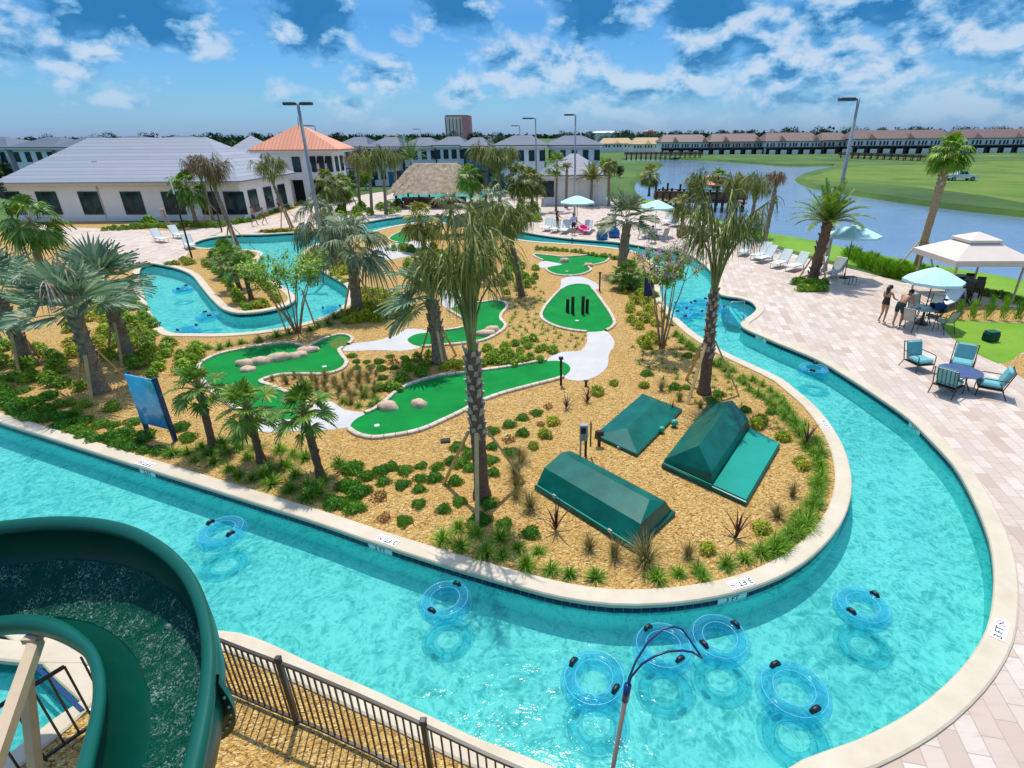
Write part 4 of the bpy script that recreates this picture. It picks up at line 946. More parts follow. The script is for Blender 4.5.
plants('spiky', zl(120, 410, 4.27, [(220, 175), (280, 170), (320, 200), (345, 145), (400, 210), (450, 170), (500, 150), (540, 190), (460, 240), (500, 270), (560, 280), (640, 240), (645, 300), (680, 160), (700, 230), (745, 265), (790, 190), (720, 330), (800, 310), (800, 360), (870, 290), (930, 215), (490, 110), (740, 180), (580, 150), (610, 265), (840, 340), (430, 130), (375, 175)]),
       'spiky green clump around the three small fan palms on the near bank', 'spiky clumps round the small fan palms', 1.0)
# around the U bend
plants('spiky', zl(140, 230, 4.65, [(250, 540), (310, 540), (370, 540), (410, 525), (470, 515), (555, 505), (635, 485), (790, 455), (830, 440), (875, 430), (905, 400), (690, 470)]), 'yellow green spiky clump in the row below the far river bend', 'row below the river bend', 1.2)
plants('yellow', zl(140, 230, 4.65, [(960, 420), (1000, 415), (945, 390), (990, 385), (1030, 410)])+zl(310, 300, 8, [(450, 130), (520, 140), (590, 120), (640, 90), (680, 120), (560, 80), (500, 70), (760, 140)]), 'bright yellow green shrub in the bank behind the left green, by the staked palm', 'bright shrubs by the staked palm', 1.25)
scat('leafy', [(102, 300), (138, 300), (150, 320), (165, 345), (203, 350), (192, 372), (150, 378), (112, 350)], 52, .58, 'mid green shrub in the broad bed left of the river bend', 'shrub bed left of the river bend', 1.05)
scat('yellow', [(60, 318), (100, 300), (115, 345), (105, 370), (70, 360)], 22, .55, 'yellow green shrub behind the silver palm trunks', 'yellow shrubs behind the silver palms', 1.15)
scat('leafy', [(-40, 345), (20, 340), (60, 355), (70, 380), (20, 395), (-40, 380)], 26, .6, 'green shrub at the left edge behind the leaning trunk', 'shrubs at the left edge', 1.1)
plants('leafy', line([(204, 262), (222, 275), (236, 293), (247, 308)], 16, 1), 'green shrub in the left row on the river peninsula', 'left row on the peninsula', 1.05)
plants('leafy', line([(257, 268), (266, 284), (277, 300)], 10, 1), 'green shrub in the right row on the river peninsula', 'right row on the peninsula', 1.0)
scat('leafy', [(212, 252), (240, 254), (258, 256), (256, 268), (240, 270), (222, 264), (208, 262)], 16, .6, 'green shrub massed under the palms at the top of the peninsula', 'shrubs at the top of the peninsula', 1.2)
plants('yellow', zl(140, 230, 4.65, [(130, 155), (160, 155), (215, 155), (205, 140), (235, 150), (555, 350), (530, 345), (575, 345)]), 'yellow green shrub on the tip or shoulder of the peninsula', 'yellow shrubs on the peninsula', 1.1)
scat('yellow', [(306, 255), (325, 247), (345, 250), (350, 272), (345, 285), (318, 268)], 44, .5, 'yellow green shrub on the slope right of the river bend', 'slope right of the river bend', 1.1)
scat('yellow', [(366, 290), (405, 300), (408, 320), (365, 322)], 22, .55, 'bright shrub behind the pale walk left of the silver palm', 'bright shrubs behind the pale walk', 1.3)
scat('leafy', [(400, 248), (440, 245), (470, 262), (520, 258), (545, 272), (540, 288), (500, 298), (450, 285), (410, 275)], 58, .6, 'mid green shrub in the bed between the palms behind the middle green', 'shrubs behind the middle green', 1.1)
scat('leafy', [(385, 246), (412, 246), (412, 252), (385, 253)], 10, .5, 'low green shrub below the farthest green', 'shrubs below the farthest green', .9)
plants('leafy', line([(105, 229), (150, 227), (190, 226), (218, 226), (252, 220), (276, 211), (302, 203)], 44, 1.2), 'low green shrub in the hedge row along the white clubhouse wall', 'clubhouse hedge row', 1.3)
plants('leafy', [(151, 226)], 'large round dark shrub under the clubhouse windows', None, 2.9, h=0)
scat('leafy', [(322, 213), (402, 205), (402, 214), (330, 222)], 22, .8, 'green shrub in the bed between the far channel and the thatched bar', 'shrubs before the thatched bar', 2.0)
scat('leafy', [(474, 206), (538, 205), (540, 224), (482, 222)], 30, .8, 'green shrub under the palms left of the white pool house', 'shrubs left of the pool house', 2.2)
plants('yellow', line([(262, 231), (285, 230.5), (310, 230)], 14, .6), 'low yellow green plant in the bed at the far channel edge', 'plants at the far channel edge', .9)
# lakeside hedge and the row before the canopy
plants('hedge', line([(847, 257), (860, 266), (885, 276), (912, 280), (935, 283)], 34, 1.5), 'tall grass green hedge plant between paved deck and lake lawn', 'lakeside hedge plants', .8, h=0)
plants('hedge', line([(868, 264), (890, 272), (925, 278)], 18, 2), 'grass green hedge plant in the second row by the lake lawn', 'second row of lakeside hedge', .75, h=0)
plants('hedge', [(958, 319), (972, 319.5), (986, 319.5), (1002, 320.5), (1017, 321)], 'upright green hedge plant in the mulch strip before the cream canopy', 'hedge plants before the canopy', (.55, 1.1), h=0, jit=.06)
plants('leafy', line([(975, 289), (1000, 296), (1024, 302)], 9, 1.5), 'low dark shrub on the lake lawn behind the cream canopy', 'low shrubs behind the canopy', 1.0)
plants('leafy', [(795+3*i, 287-abs(i-5)*.5) for i in range(11)]+[(800+3*i, 291) for i in range(9)]+[(798+3.2*i, 284) for i in range(9)], 'bright green groundcover plant in the ring round the feather palm', 'planting ring round the feather palm', .95, h=.0)
# --- palms
SV = dict(leaf='silver')
palm((101, 392), (76, 318), 'bismarck', 'big silver palm with bleached dead fronds, nearest the sign board', size=1.5, r=.22, n=13, seed=4, el1=.45, droop=.15, spread=3.6, stakes=3, dead=7, dead_tied=True, boots=26, boot_mat='trunk')
palm((130, 358), (104, 288), 'bismarck', 'big silver fan palm behind the one with dead fronds, by the river bend', size=1.42, r=.22, n=16, seed=9, el1=.0, droop=.15, spread=3.9, stakes=3, boots=24, boot_mat='trunk')
palm((30, 366), (0, 300), 'bismarck', 'silver fan palm at the left edge with a leaning dark trunk', size=1.5, r=.22, n=11, seed=15, el1=.05, droop=.15, spread=3.7, stakes=2, boots=24, boot_mat='trunk')
palm((46, 290), (30, 222), 'sabal', 'green fan palm half hidden behind the silver palms at left', size=1.5, r=.2, n=20, seed=21, leaf='palm_green', boots=0)
palm((358, 312), (351, 252), 'bismarck', 'drooping silver green palm staked beside the river bend', size=1.6, r=.26, n=14, seed=5, el1=.2, droop=.75, spread=3.6, stakes=3, stake_rot=-2.0, boots=20, leaf='silver_dull')
palm((336, 262), (322, 222), 'bismarck_droop', 'drooping palm behind the staked one, at the far river bend', size=1.5, r=.2, n=14, seed=25, boots=12, leaf='silver_dull')
palm((440, 362), (432, 300), 'bismarck', 'silver palm with one broad silver fan, left of the tall centre palm', size=1.45, r=.25, n=8, seed=31, stakes=3, boots=24, leaf='silver', boot_mat='trunk', az=(2.3, 4.3), el1=-.3, dead=16, dead_mat='olive', dead_tied=True)
palm((482, 497), (472, 352), 'tied', 'tall centre palm with boot patterned trunk and bundled hanging fronds', size=.90, r=.165, r1=.15, n=26, stalk=3.0, seed=2, stakes=3, stake_rot=-1.55, boots=60, boot_from=.42, leaf='olive', stalk_mat='petiole', hang=1.7, spread=.12, trunk='dark_trunk', stake_len=1.75)
palm((522, 296), (512, 245), 'tied', 'bundled olive palm behind the tall centre palm', size=1.25, r=.16, n=34, stalk=1.6, seed=42, boots=12, leaf='olive', stalk_mat='petiole', hang=1.6, spread=.5, trunk='dark_trunk')
palm((484, 278), (486, 240), 'tied', 'bundled olive palm left behind the tall centre palm', size=1.25, r=.16, n=30, stalk=1.7, seed=43, boots=8, leaf='olive', stalk_mat='petiole', hang=1.4, spread=.5)
palm((704, 393), (714, 292), 'tied', 'leaning palm with hanging olive fronds beside the right channel', size=1.10, r=.19, r1=.13, n=24, stalk=2.7, seed=6, stakes=3, stake_rot=-2.3, boots=56, boot_from=.35, leaf='olive', stalk_mat='petiole', hang=1.5, spread=.24, trunk='dark_trunk')
palm((621, 274), (627, 224), 'bismarck', 'silver green palm by the far channel before the white pool house', size=1.42, r=.29, r1=.24, n=14, seed=7, el1=.1, droop=.22, spread=3.8, boots=10, leaf='silver_dull', boot_mat='trunk')
palm((812, 281), (828, 223), 'feather', 'feather leaved palm in a green planting ring on the paved deck', size=1.18, r=.26, r1=.24, n=36, seed=8, boots=30, boot_from=.05, leaf='palm_green', stakes=2, stake_rot=-1.2, trunk='dark_trunk', boot_mat='dark_trunk', stake_len=1.5)
palm((914, 276), (950, 153), 'sabal', 'tall palm with bright bushy crown and peeling trunk by the lake', size=1.02, r=.19, r1=.19, n=40, seed=12, boots=40, boot_from=.70, leaf='bright_palm', stalk_mat='petiole', stakes=3, trunk='bare_trunk', stake_len=2.0)
for i, (b, t, s, lab) in enumerate((((213, 447), (199, 390), 1.10, 'small fan palm left of three on the near bank'), ((262, 462), (247, 410), 1.18, 'small fan palm in the middle of three on the near bank'), ((321, 476), (304, 414), 1.22, 'small fan palm right of three on the near bank'))):
    palm(b, t, 'fan_small', lab, 'small fan palms on the near bank', size=s, r=.095, r1=.085, seed=60+i, boots=10, leaf='palm_green', stalk_mat='petiole', trunk='dark_trunk', boot_mat='dark_trunk', n=24)
for i, (b, t, s) in enumerate((((240, 290), (232, 262), 1.5), ((252, 300), (244, 272), 1.4), ((231, 276), (226, 256), 1.5))):
    palm(b, t, 'fan_small', 'small dark trunked fan palm in the clump on the river peninsula', 'small palms on the peninsula', size=s, r=.12, seed=70+i, boots=0, leaf='palm_green', trunk='dark_trunk', stalk_mat='petiole')
for i, (b, t, s) in enumerate((((632, 290), (629, 275), 1.3), ((626, 289), (622, 277), 1.2))):
    palm(b, t, 'fan_small', 'small fan palm beside the gravel walk by the navy banner', 'small palms by the navy banner', size=s, r=.09, seed=75+i, boots=0, leaf='palm_green', trunk='dark_trunk', stalk_mat='petiole')
BG = [ # base, top, kind, size, leaf, label
 ((197, 226), (187, 188), 'sabal', 1.6, 'palm_green', 'green palm before the clubhouse, left of the row'), ((214, 224), (202, 182), 'tied', 1.3, 'brown_leaf', 'brown bundled palm before the clubhouse'), ((240, 252), (216, 192), 'tied', 1.35, 'brown_leaf', 'tall brown bundled palm standing on the peninsula neck'),
 ((292, 228), (274, 186), 'tied', 1.45, 'olive', 'olive palm on the planted bed at the far channel'), ((262, 204), (247, 178), 'sabal', 1.5, 'silver', 'silver palm before the orange roofed tower, left side'), ((284, 199), (278, 178), 'tied', 1.5, 'olive', 'olive palm before the tower entrance'), ((273, 201), (262, 182), 'tied', 1.3, 'olive', 'narrow olive palm left before the tower'),
 ((330, 215), (328, 186), 'sabal', 1.7, 'olive', 'olive palm right of the orange roofed tower'), ((345, 212), (343, 188), 'sabal', 1.6, 'palm_green', 'green palm right of the tower, second one'),
 ((372, 214), (370, 180), 'tied', 1.7, 'olive', 'olive bundled palm left of the thatched bar'), ((386, 214), (384, 178), 'tied', 1.7, 'olive', 'olive bundled palm nearest the thatched bar on its left'), ((360, 209), (358, 174), 'tied', 1.6, 'brown_leaf', 'brownish bundled palm between tower and thatched bar'), ((410, 188), (411, 160), 'feather', 2.2, 'palm_green', 'round dark feather palm behind the thatched bar'), ((396, 198), (395, 172), 'tied', 1.5, 'olive', 'olive palm at the left end of the thatch'),
 ((472, 214), (470, 178), 'sabal', 1.5, 'bright_palm', 'bright green palm at the right end of the thatched bar'), ((486, 212), (485, 172), 'tied', 1.7, 'olive', 'olive palm right of the thatched bar, first in line'), ((500, 215), (499, 178), 'tied', 1.6, 'olive', 'olive palm right of the thatched bar, second in line'), ((521, 215), (519, 180), 'sabal', 1.7, 'olive', 'round olive palm left of the white pool house'), ((533, 213), (531, 182), 'sabal', 1.6, 'olive', 'round olive palm nearest the white pool house'), ((512, 198), (511, 168), 'tied', 1.5, 'olive', 'farther olive palm left of the white pool house'), ((496, 232), (492, 208), 'bismarck_droop', 1.7, 'silver_dull', 'silver drooping palm behind the centre palms'), ((455, 236), (452, 212), 'bismarck_droop', 1.5, 'silver_dull', 'silver drooping palm below the thatched bar'), ((425, 250), (420, 222), 'sabal', 1.5, 'olive', 'olive fan palm behind the farthest green'),
 ((556, 211), (557, 166), 'fan_small', 2.3, 'palm_green', 'slim tall palm with tiny crown before the pool house wall'), ((566, 208), (567, 170), 'tied', .45, 'brown_leaf', 'slim bare topped palm before the pool house wall'), ((591, 206), (592, 180), 'feather', 1.15, 'olive', 'feather palm before the right wall of the pool house'), ((578, 204), (578, 194), 'feather', .55, 'palm_green', 'tiny feather palm at the pool house wall'), ((609, 206), (609, 166), 'sabal', 1.0, 'olive', 'slender palm at the right corner of the pool house'),
 ((649, 196), (650, 176), 'sabal', 1.5, 'olive', 'pale olive palm on the lake edge left of the pier'), ((716, 205), (718, 178), 'sabal', 1.3, 'bright_palm', 'bright palm standing before the pier pavilion'), ((700, 228), (696, 200), 'tied', 1.4, 'olive', 'olive palm on the deck before the pier'), ((733, 228), (735, 200), 'tied', 1.4, 'olive', 'olive palm right of the pier pavilion'), ((748, 237), (754, 205), 'tied', 1.35, 'olive', 'olive palm at the start of the lounger row'), ((763, 247), (775, 190), 'tied', .7, 'brown_leaf', 'narrow brown palm staked by the row of loungers'), ((683, 226), (681, 205), 'sabal', 1.1, 'olive', 'short olive palm by the far deck planters')]
for i, (b, t, kd, s, lf, lab) in enumerate(BG):
    palm(b, t, kd, lab, 'palms round the far pool deck', size=s, r=.17 if kd != 'fan_small' else .13, seed=100+i, boots=0, leaf=lf, stalk_mat='petiole', boot_from=.5, n={'sabal': 24, 'tied': 26, 'feather': 26, 'bismarck_droop': 14, 'fan_small': 16}[kd], spread=.42, hang=1.3, stakes=3 if i in (2, 3, 1) else 0)
st_b = P(170, 227); tm, _ = trunk_mb([(0, 0, 0), (-.35, 0, 1.6)], .19, .17); r0 = thing('palm_stump', 'bare palm stump leaning before the clubhouse windows', 'palm stump', (st_b.x, st_b.y, 0)); tm.build('trunk', 'boot', r0, True)
multi_stem((298, 333), (290, 254), 'airy many stemmed young tree standing before the blue river bend', 'leafy', 8, 1.25, False, 3, 2200, name='young_multi_stem_tree')
for px, lab in ((288, 'left slanting timber stake beside the airy young tree'), (316, 'right slanting timber stake beside the airy young tree')):
    a = P(px, 335 if px < 300 else 328); q = PD(270 if px < 300 else 302, 290, a.y); o = MB().bar((0, 0, 0), q-a, .05).build('timber_stake', 'stake'); o.location = a; tag(o, lab, 'stake')
multi_stem((662, 348), (663, 243), 'slender crape myrtle with pink blossom at the right inner bank', 'leafy', 8, .75, True, 5, 1500)
# ------------------------------------------------------------------ buildings
def win(parent, x, y, z, w, h, mull=1, rail=.72, name='window', frame='dark_frame', glass='glass', d=.07, axis='x'):
    """window facing -Y (axis x) or facing +X/-X (axis y): frame with the panes as its child"""
    f = MB(); t = .06
    def bx(mb, cx, cz, sx, sz, dep, off=0):
        if axis == 'x': mb.box((cx, off, cz), (sx, dep, sz))
        else: mb.box((off, cx, cz), (dep, sx, sz))
    bx(f, 0, h-t/2, w, t, d); bx(f, 0, t/2, w, t, d); bx(f, -w/2+t/2, h/2, t, h-2*t, d); bx(f, w/2-t/2, h/2, t, h-2*t, d)
    for i in range(mull): bx(f, -w/2+w*(i+1)/(mull+1), h/2, .05, h-2*t, d*.8)
    if rail: bx(f, 0, h*rail, w-2*t, .05, d*.7)
    fo = f.build(name, frame, parent); fo.location = (x, y, z)
    g = MB(); bx(g, 0, h/2, w-2*t, h-2*t, .02); g.build('pane', glass, fo)
    return fo
def loc(root, v): return Vector(v)-root.location
# clubhouse
Yc = P(130, 221).y
xl, xr = PD(-2, 183, Yc).x, PD(243, 178, Yc).x
ze = PD(110, 182, Yc-.6).z; zr = PD(170, 137.5, Yc+7).z
club = thing('clubhouse', 'long white clubhouse with pale grey tiled hip roof and dark windows', 'building', ((xl+xr)/2, Yc, 0)); hw = (xr-xl)/2
D = 11
MB().box((0, D/2, ze/2-.1), (2*hw-1.2, D-.0, ze-.2)).build('wall', 'white_wall', club)
MB().hip(-hw, hw, -.7, D+.7, ze, zr, 'x', 5.6, .10).build('roof', 'grey_tile_roof', club)
MB().box((0, -.62, ze-.20), (2*hw-.1, .14, .22)).build('fascia', 'tan_trim', club)
MB().box((0, -.02, .22), (2*hw-1.3, .06, .44)).build('plinth', 'trim', club)
for yy in (2.2, 5.4, 8.6): win(club, hw-.57, yy, .5, 1.7, 2.1, 1, .78, axis='y')
for px in (14, 50, 92, 134, 174.5, 211, 236):
    x = PD(px, 205, Yc).x-club.location.x; zt = PD(px, 191.5, Yc).z; zb = PD(px, 214.5, Yc).z
    win(club, x, -.03, zb, 1.95, zt-zb, 1, .78)
MB().cyl((PD(101, 200, Yc).x-club.location.x, -.06, 0), (PD(101, 200, Yc).x-club.location.x, -.06, ze-.2), .045, n=6).build('downspout', 'tan_trim', club)
for i, sx in enumerate((.35, .62, .8)):
    MB().box((hw*(2*sx-1), 2.2+i*.9, ze+(zr-ze)*(3+i*.9)/7.7+.12), (.5, .35, .25)).build('roof_vent', 'grey_metal', club)
# wing behind with a gable
xa, xb = PD(196, 140, Yc+14).x, PD(258, 140, Yc+14).x; zr2 = PD(216, 136, Yc+17).z
wing = thing('clubhouse_wing', 'rear clubhouse wing with pale gabled roof beside the orange tower', 'building', ((xa+xb)/2, Yc+15.2, 0)); w2 = (xb-xa)/2
MB().box((0, 4, (ze+.8)/2), (2*w2-1, 7.4, ze+.8)).build('wall', 'white_wall', wing)
MB().hip(-w2, w2, 0, 9, ze+1.0, zr2, 'x', 3.5).build('roof', 'grey_tile_roof', wing)
# orange roofed tower
Yt = P(300, 203).y; x0, x1 = PD(247, 150, Yt-1.0).x, PD(338, 150, Yt-1.0).x; zt = PD(297, 149.5, Yt-1).z
tw = thing('entrance_tower', 'white tower pavilion with orange standing seam hip roof', 'building', ((x0+x1)/2, Yt, 0)); h2 = (x1-x0)/2; dp_ = h2*1.15
apex = PD(293, 125, Yt-1+dp_/2).z
MB().hip(-h2, h2, -1, dp_-1, zt, apex, 'x', h2-.25, .14).build('roof', 'orange_roof', tw)
MB().box((0, dp_/2-1, zt-.24), (2*h2-.3, dp_-.3, .26)).build('fascia', 'trim', tw)
wt = h2-1.1; wd_ = dp_-2.2
body = MB(); body.box((0, wd_/2, zt-1.5-.38), (2*wt, wd_, 2.95))
for sx in (-.94, -.42, .12, .94): body.box((sx*wt, .3, (zt-3.35)/2), (.75, .6, zt-3.35))
body.box((0, wd_-.2, (zt-3.36)/2), (2*wt, .4, zt-3.36))
body.build('wall', 'white_wall', tw)
MB().box((0, 2.2, (zt-3.4)/2), (2*wt-.2, .1, zt-3.4)).build('dark_entrance', 'dark_screen', tw)
for px in (296, 313, 321, 329):
    x = PD(px, 160, Yt).x-tw.location.x; f = win(tw, x, -.04, zt-2.5, .95 if px < 300 else .62, 1.7, 0, .5)
    if px > 300:
        a = MB(); a.add([(-.36, 0, .1), (.36, 0, .1), (.36, -.55, -.6), (-.36, -.55, -.6), (-.36, 0, .06), (.36, 0, .06), (.36, -.55, -.66), (-.36, -.55, -.66)], [(0, 3, 2, 1), (4, 5, 6, 7), (2, 3, 7, 6), (0, 4, 7, 3), (1, 2, 6, 5)]); ao = a.build('awning', 'awning', tw); ao.location = (x, -.06, zt-.85)
for yy in (wd_*.25, wd_*.7):
    win(tw, -wt-.04, yy, zt-2.5, .95, 1.7, 0, .5, axis='y'); win(tw, wt+.04, yy, zt-2.5, .95, 1.7, 0, .5, axis='y')
MB().cyl((0, dp_/2-1, apex-.1), (0, dp_/2-1, apex+.9), .05, .015, 6).build('finial', 'dark_lamp', tw)
# thatched bar
Yb = P(430, 208).y; x0, x1 = PD(391, 195, Yb).x, PD(475, 195, Yb).x; zb = PD(430, 190.5, Yb-.5).z; zrb = PD(430, 163, Yb+3).z
tk = thing('thatched_bar', 'open pool bar under a shaggy palm thatch roof', 'bar hut', ((x0+x1)/2, Yb, 0)); ht = (x1-x0)/2
th = MB(); dd = 7.0
nn = 60
def slope(p0, p1, q0, q1, m, rows):
    for r in range(rows):
        for i in range(m):
            u = (i+rnd.uniform(.1, .9))/m; t = (r+rnd.uniform(-.2, .3))/rows; a = Vector(p0).lerp(Vector(p1), u); b = Vector(q0).lerp(Vector(q1), u); c = a.lerp(b, max(0, t)); d = (a-b).normalized(); s = (Vector(p1)-Vector(p0)).normalized(); L = rnd.uniform(.5, .95)
            nrm = s.cross(d).normalized(); nrm = nrm if nrm.z > 0 else -nrm
            w = .16
            th.add([c-s*w+nrm*.14, c+s*w+nrm*.12, c+d*L*.9+s*w*.7+nrm*rnd.uniform(.02, .12)+Vector((0, 0, rnd.uniform(-.12, 0))), c+d*L-s*w*.7+nrm*rnd.uniform(.02, .12)], [(0, 1, 2, 3)])
th.hip(-ht, ht, -.5, dd-.5, zb, zrb, 'x', 2.2, .2)
rg0, rg1 = (-ht+2.2, dd/2-.5, zrb), (ht-2.2, dd/2-.5, zrb)
slope((-ht, -.5, zb), (ht, -.5, zb), rg0, rg1, 56, 9); slope((-ht, -.5, zb), (-ht, dd-.5, zb), rg0, rg0, 26, 7); slope((ht, -.5, zb), (ht, dd-.5, zb), rg1, rg1, 26, 7)
th.build('roof', 'thatch', tk)
for sx in (-.9, -.35, .3, .9):
    for yy in (.2, dd-1.2): MB().cyl((sx*ht, yy, 0), (sx*ht, yy, zb+.1), .11, .10, 8).build('post', 'dark_wood', tk)
ct = MB(); ct.box((0, .9, .5), (1.5*ht, .5, 1.0)); ct.build('counter', 'wood', tk); MB().box((0, .85, 1.04), (1.55*ht, .75, .07), bev=.015).build('counter_top', 'trim', tk)
def bar_stool(x, y, label, group):
    r = thing('bar_stool', label, 'stool', (x, y, 0), rnd.uniform(-.5, .5), group); s = MB(); s.box((0, 0, .74), (.38, .38, .05), bev=.015); s.build('seat', 'dark_frame', r)
    MB().box((0, -.19, .95), (.36, .03, .36), bev=.012).build('backrest', 'dark_frame', r)
    for a in (-1, 1):
        for b in (-1, 1): MB().bar((a*.15, b*.15, .72), (a*.2, b*.2, 0), .03).build('leg', 'black_metal', r)
for i in range(7): bar_stool(tk.location.x-ht*.72+i*ht*.235, Yb+.15, 'dark bar stool in the row at the thatched bar counter', 'bar stools at the thatched bar')
# white pool house
Yh = P(575, 205).y; x0, x1 = PD(539, 175, Yh-.5).x, PD(612, 175, Yh-.5).x; zh = PD(575, 175, Yh-.5).z; zhr = PD(572, 153.5, Yh+4.2).z
ph = thing('pool_house', 'small white pool house with pale grey hip roof', 'building', ((x0+x1)/2, Yh, 0)); hp = (x1-x0)/2
MB().box((0, 4, zh/2-.05), (2*hp-1, 8, zh-.12)).build('wall', 'white_wall', ph); MB().hip(-hp, hp, -.5, 8.5, zh, zhr, 'x', 3.7).build('roof', 'pool_house_roof', ph)
MB().box((0, -.44, zh-.22), (2*hp-.1, .1, .2)).build('fascia', 'trim', ph)
for px in (545, 551): win(ph, PD(px, 190, Yh).x-ph.location.x, -.03, .9, .7, 1.7, 0, 0)
do = MB(); do.box((0, 0, 1.05), (.95, .07, 2.1), bev=.01); d1 = do.build('door', 'trim', ph); d1.location = (hp*.52, -.04, 0); MB().ball((.36, -.07, 1.0), .04).build('handle', 'grey_metal', d1)
for sx in (-.5, .1): MB().box((sx*hp, -.06, zh/2), (.18, .12, zh-.3)).build('pilaster', 'trim', ph)
# two storey houses of the row behind
def house(pxa, pxb, ye, yr, yb, label, wall='pale_wall', roof='blue_grey_roof', depth=11, nw=4, group=None, name='two_storey_house', axis='x', storeys=2, porch=False):
    Yq = P((pxa+pxb)/2, yb).y; xa, xb = PD(pxa, yb, Yq).x, PD(pxb, yb, Yq).x; e = PD((pxa+pxb)/2, ye, Yq).z; rr = PD((pxa+pxb)/2, yr, Yq+depth/2).z
    r = thing(name, label, 'house', ((xa+xb)/2, Yq, 0), 0, group); w = (xb-xa)/2
    MB().box((0, depth/2, e/2-.05), (2*w-.9, depth-.9, e-.1)).build('wall', wall, r)
    MB().hip(-w-.3, w+.3, 0, depth, e, max(rr, e+1.2), axis, min(w*.75, depth*.42)).build('roof', roof, r)
    MB().box((0, .06, e-.22), (2*w-.1, .1, .2)).build('fascia', 'trim', r)
    for s in range(storeys):
        for i in range(nw):
            if s == 0 and i == nw//2: continue
            x = -w+2*w*(i+.5)/nw; win(r, x, .42, e*(.16+.5*s), .8, e*.23, 0, .5)
    dr = MB().box((0, 0, 1.05), (1.0, .08, 2.1)).build('door', 'blue_house', r); dr.location = (-w+2*w*(nw//2+.5)/nw, .42, 0)
    if porch:
        q = MB(); q.box((0, -1.4, e*.48), (w*1.2, 2.9, .2)); q.build('porch_roof', roof, r)
        for sx in (-.55, 0, .55): MB().box((sx*w, -2.7, e*.24), (.2, .2, e*.47)).build('porch_post', 'trim', r)
    return r
HS = [(-60, 22, 147.5, 137, 190, 'pale grey house, leftmost of the row behind the clubhouse'), (22, 66, 147, 137, 190, 'pale blue house behind the dark pines at left'), (64, 104, 147, 136.5, 190, 'pale house just over the left slope of the clubhouse roof'), (106, 150, 142, 137, 174, 'far house roof showing over the clubhouse ridge, left'), (158, 196, 141.5, 136.5, 172, 'far house roof showing over the clubhouse ridge, right'),
      (340, 372, 146.5, 137, 186, 'white house right beside the orange tower'), (372, 404, 146.5, 137, 186, 'white house behind the round feather palm, left'), (404, 440, 146, 137.5, 185, 'white house behind the round feather palm, right'), (436, 468, 145, 138, 185, 'pale house below the tall pink hotel'),
      (496, 548, 145, 135.5, 192, 'broad pale grey house behind the slim lamp posts'), (546, 602, 145, 135.5, 190, 'pale blue house left of the lake inlet')]
for i, (a, b, e, r_, bb, lab) in enumerate(HS): house(a, b, e, r_, bb, lab, nw=5 if b-a > 45 else 4, porch=i in (5, 7, 10))
house(464, 489, 146, 138.5, 185.5, 'bright blue sided house beside the tall pink hotel', wall='blue_house', roof='blue_grey_roof', nw=3)
# bare timber house and terraces over the lake
def terrace(pxa, pxb, yb, ye, yr, n, label, roof='brown_roof', wall='cream_wall', lanai=True, name='terrace_house_row', cut=True):
    Yq = P((pxa+pxb)/2, yb).y; xa, xb = PD(pxa, yb, Yq).x, PD(pxb, yb, Yq).x; m = (pxa+pxb)/2; e = PD(m, ye, Yq).z; rr = PD(m, yr, Yq+6).z
    r = thing(name, label, 'terrace', ((xa+xb)/2, Yq, 0)); w = (xb-xa)/2
    MB().box((0, 6, e/2-.05), (2*w-.8, 11.2, e-.1)).build('wall', wall, r)
    rf = MB(); rf.hip(-w-.2, w+.2, 0, 12, e, max(rr, e+1.5), 'x', 2.2); u = 2*w/n
    for i in range(n):
        if i % 3 == 1: c = -w+u*(i+.5); rf.hip(c-u*.30, c+u*.30, -.30, 5.5, e+.02, e+(max(rr, e+1.5)-e)*.62, 'y', u*.30)
    rf.build('roof', roof, r)
    for i in range(n):
        c = -w+u*(i+.5)
        for k in (-.26, .05, .3): win(r, c+k*u, .34, e*.58, u*.13, e*.26, 0, .5)
        if lanai:
            s = MB(); s.box((0, 0, e*.235), (u*.30, 3.0, e*.47)); so = s.build('privacy_wall', 'dark_screen', r); so.location = (c+u*.35, -1.2, 0)
            g_ = MB().box((0, 0, e*.17), (u*.52, .08, e*.34)).build('patio_screen', 'trim', r); g_.location = (c-.07*u, -3.05, 0)
            d = MB().box((0, 0, 1.05), (u*.4, .07, 2.1)).build('sliding_door', 'glass', r); d.location = (c-.1*u, .34, 0)
    if lanai:
        MB().box((0, -1.3, e*.50), (2*w-.4, 3.6, .45)).build('lanai_roof', 'dark_screen', r)
    return r
terrace(632, 664, 153, 144, 137.5, 3, 'half built terrace with bare orange roof boards across the lake', roof='raw_timber', wall='white_wall', lanai=False)
TERR = [(600, 634, 152, 143.5, 138, 3, 'bare timber roofed terrace at the far left of the lake shore', 'raw_timber', 'white_wall'), (660, 709, 154.5, 142, 134.5, 5, 'brown roofed terrace behind the wooden boardwalk, left of the row', 'brown_roof', 'white_wall'), (709, 762, 154, 141.5, 133.5, 5, 'brown roofed terrace in the middle of the far shore', 'brown_roof', 'cream_wall'), (764, 820, 154, 141, 132.5, 5, 'brown roofed terrace left of the big lamp post', 'brown_roof', 'white_wall'),
        (820, 850, 153.5, 140, 132.5, 2, 'short cream brown roofed block beside the big lamp post', 'brown_roof', 'cream_wall'), (850, 952, 153.5, 138.5, 130, 8, 'long brown roofed terrace left of the tall bushy palm', 'brown_roof', 'white_wall'), (954, 1075, 152.5, 137.5, 129, 9, 'brown roofed terrace at the right edge', 'brown_roof', 'white_wall')]
for a in TERR: terrace(a[0], a[1], a[2], a[3], a[4], a[5], a[6], a[7], a[8], lanai='brown' in a[7])
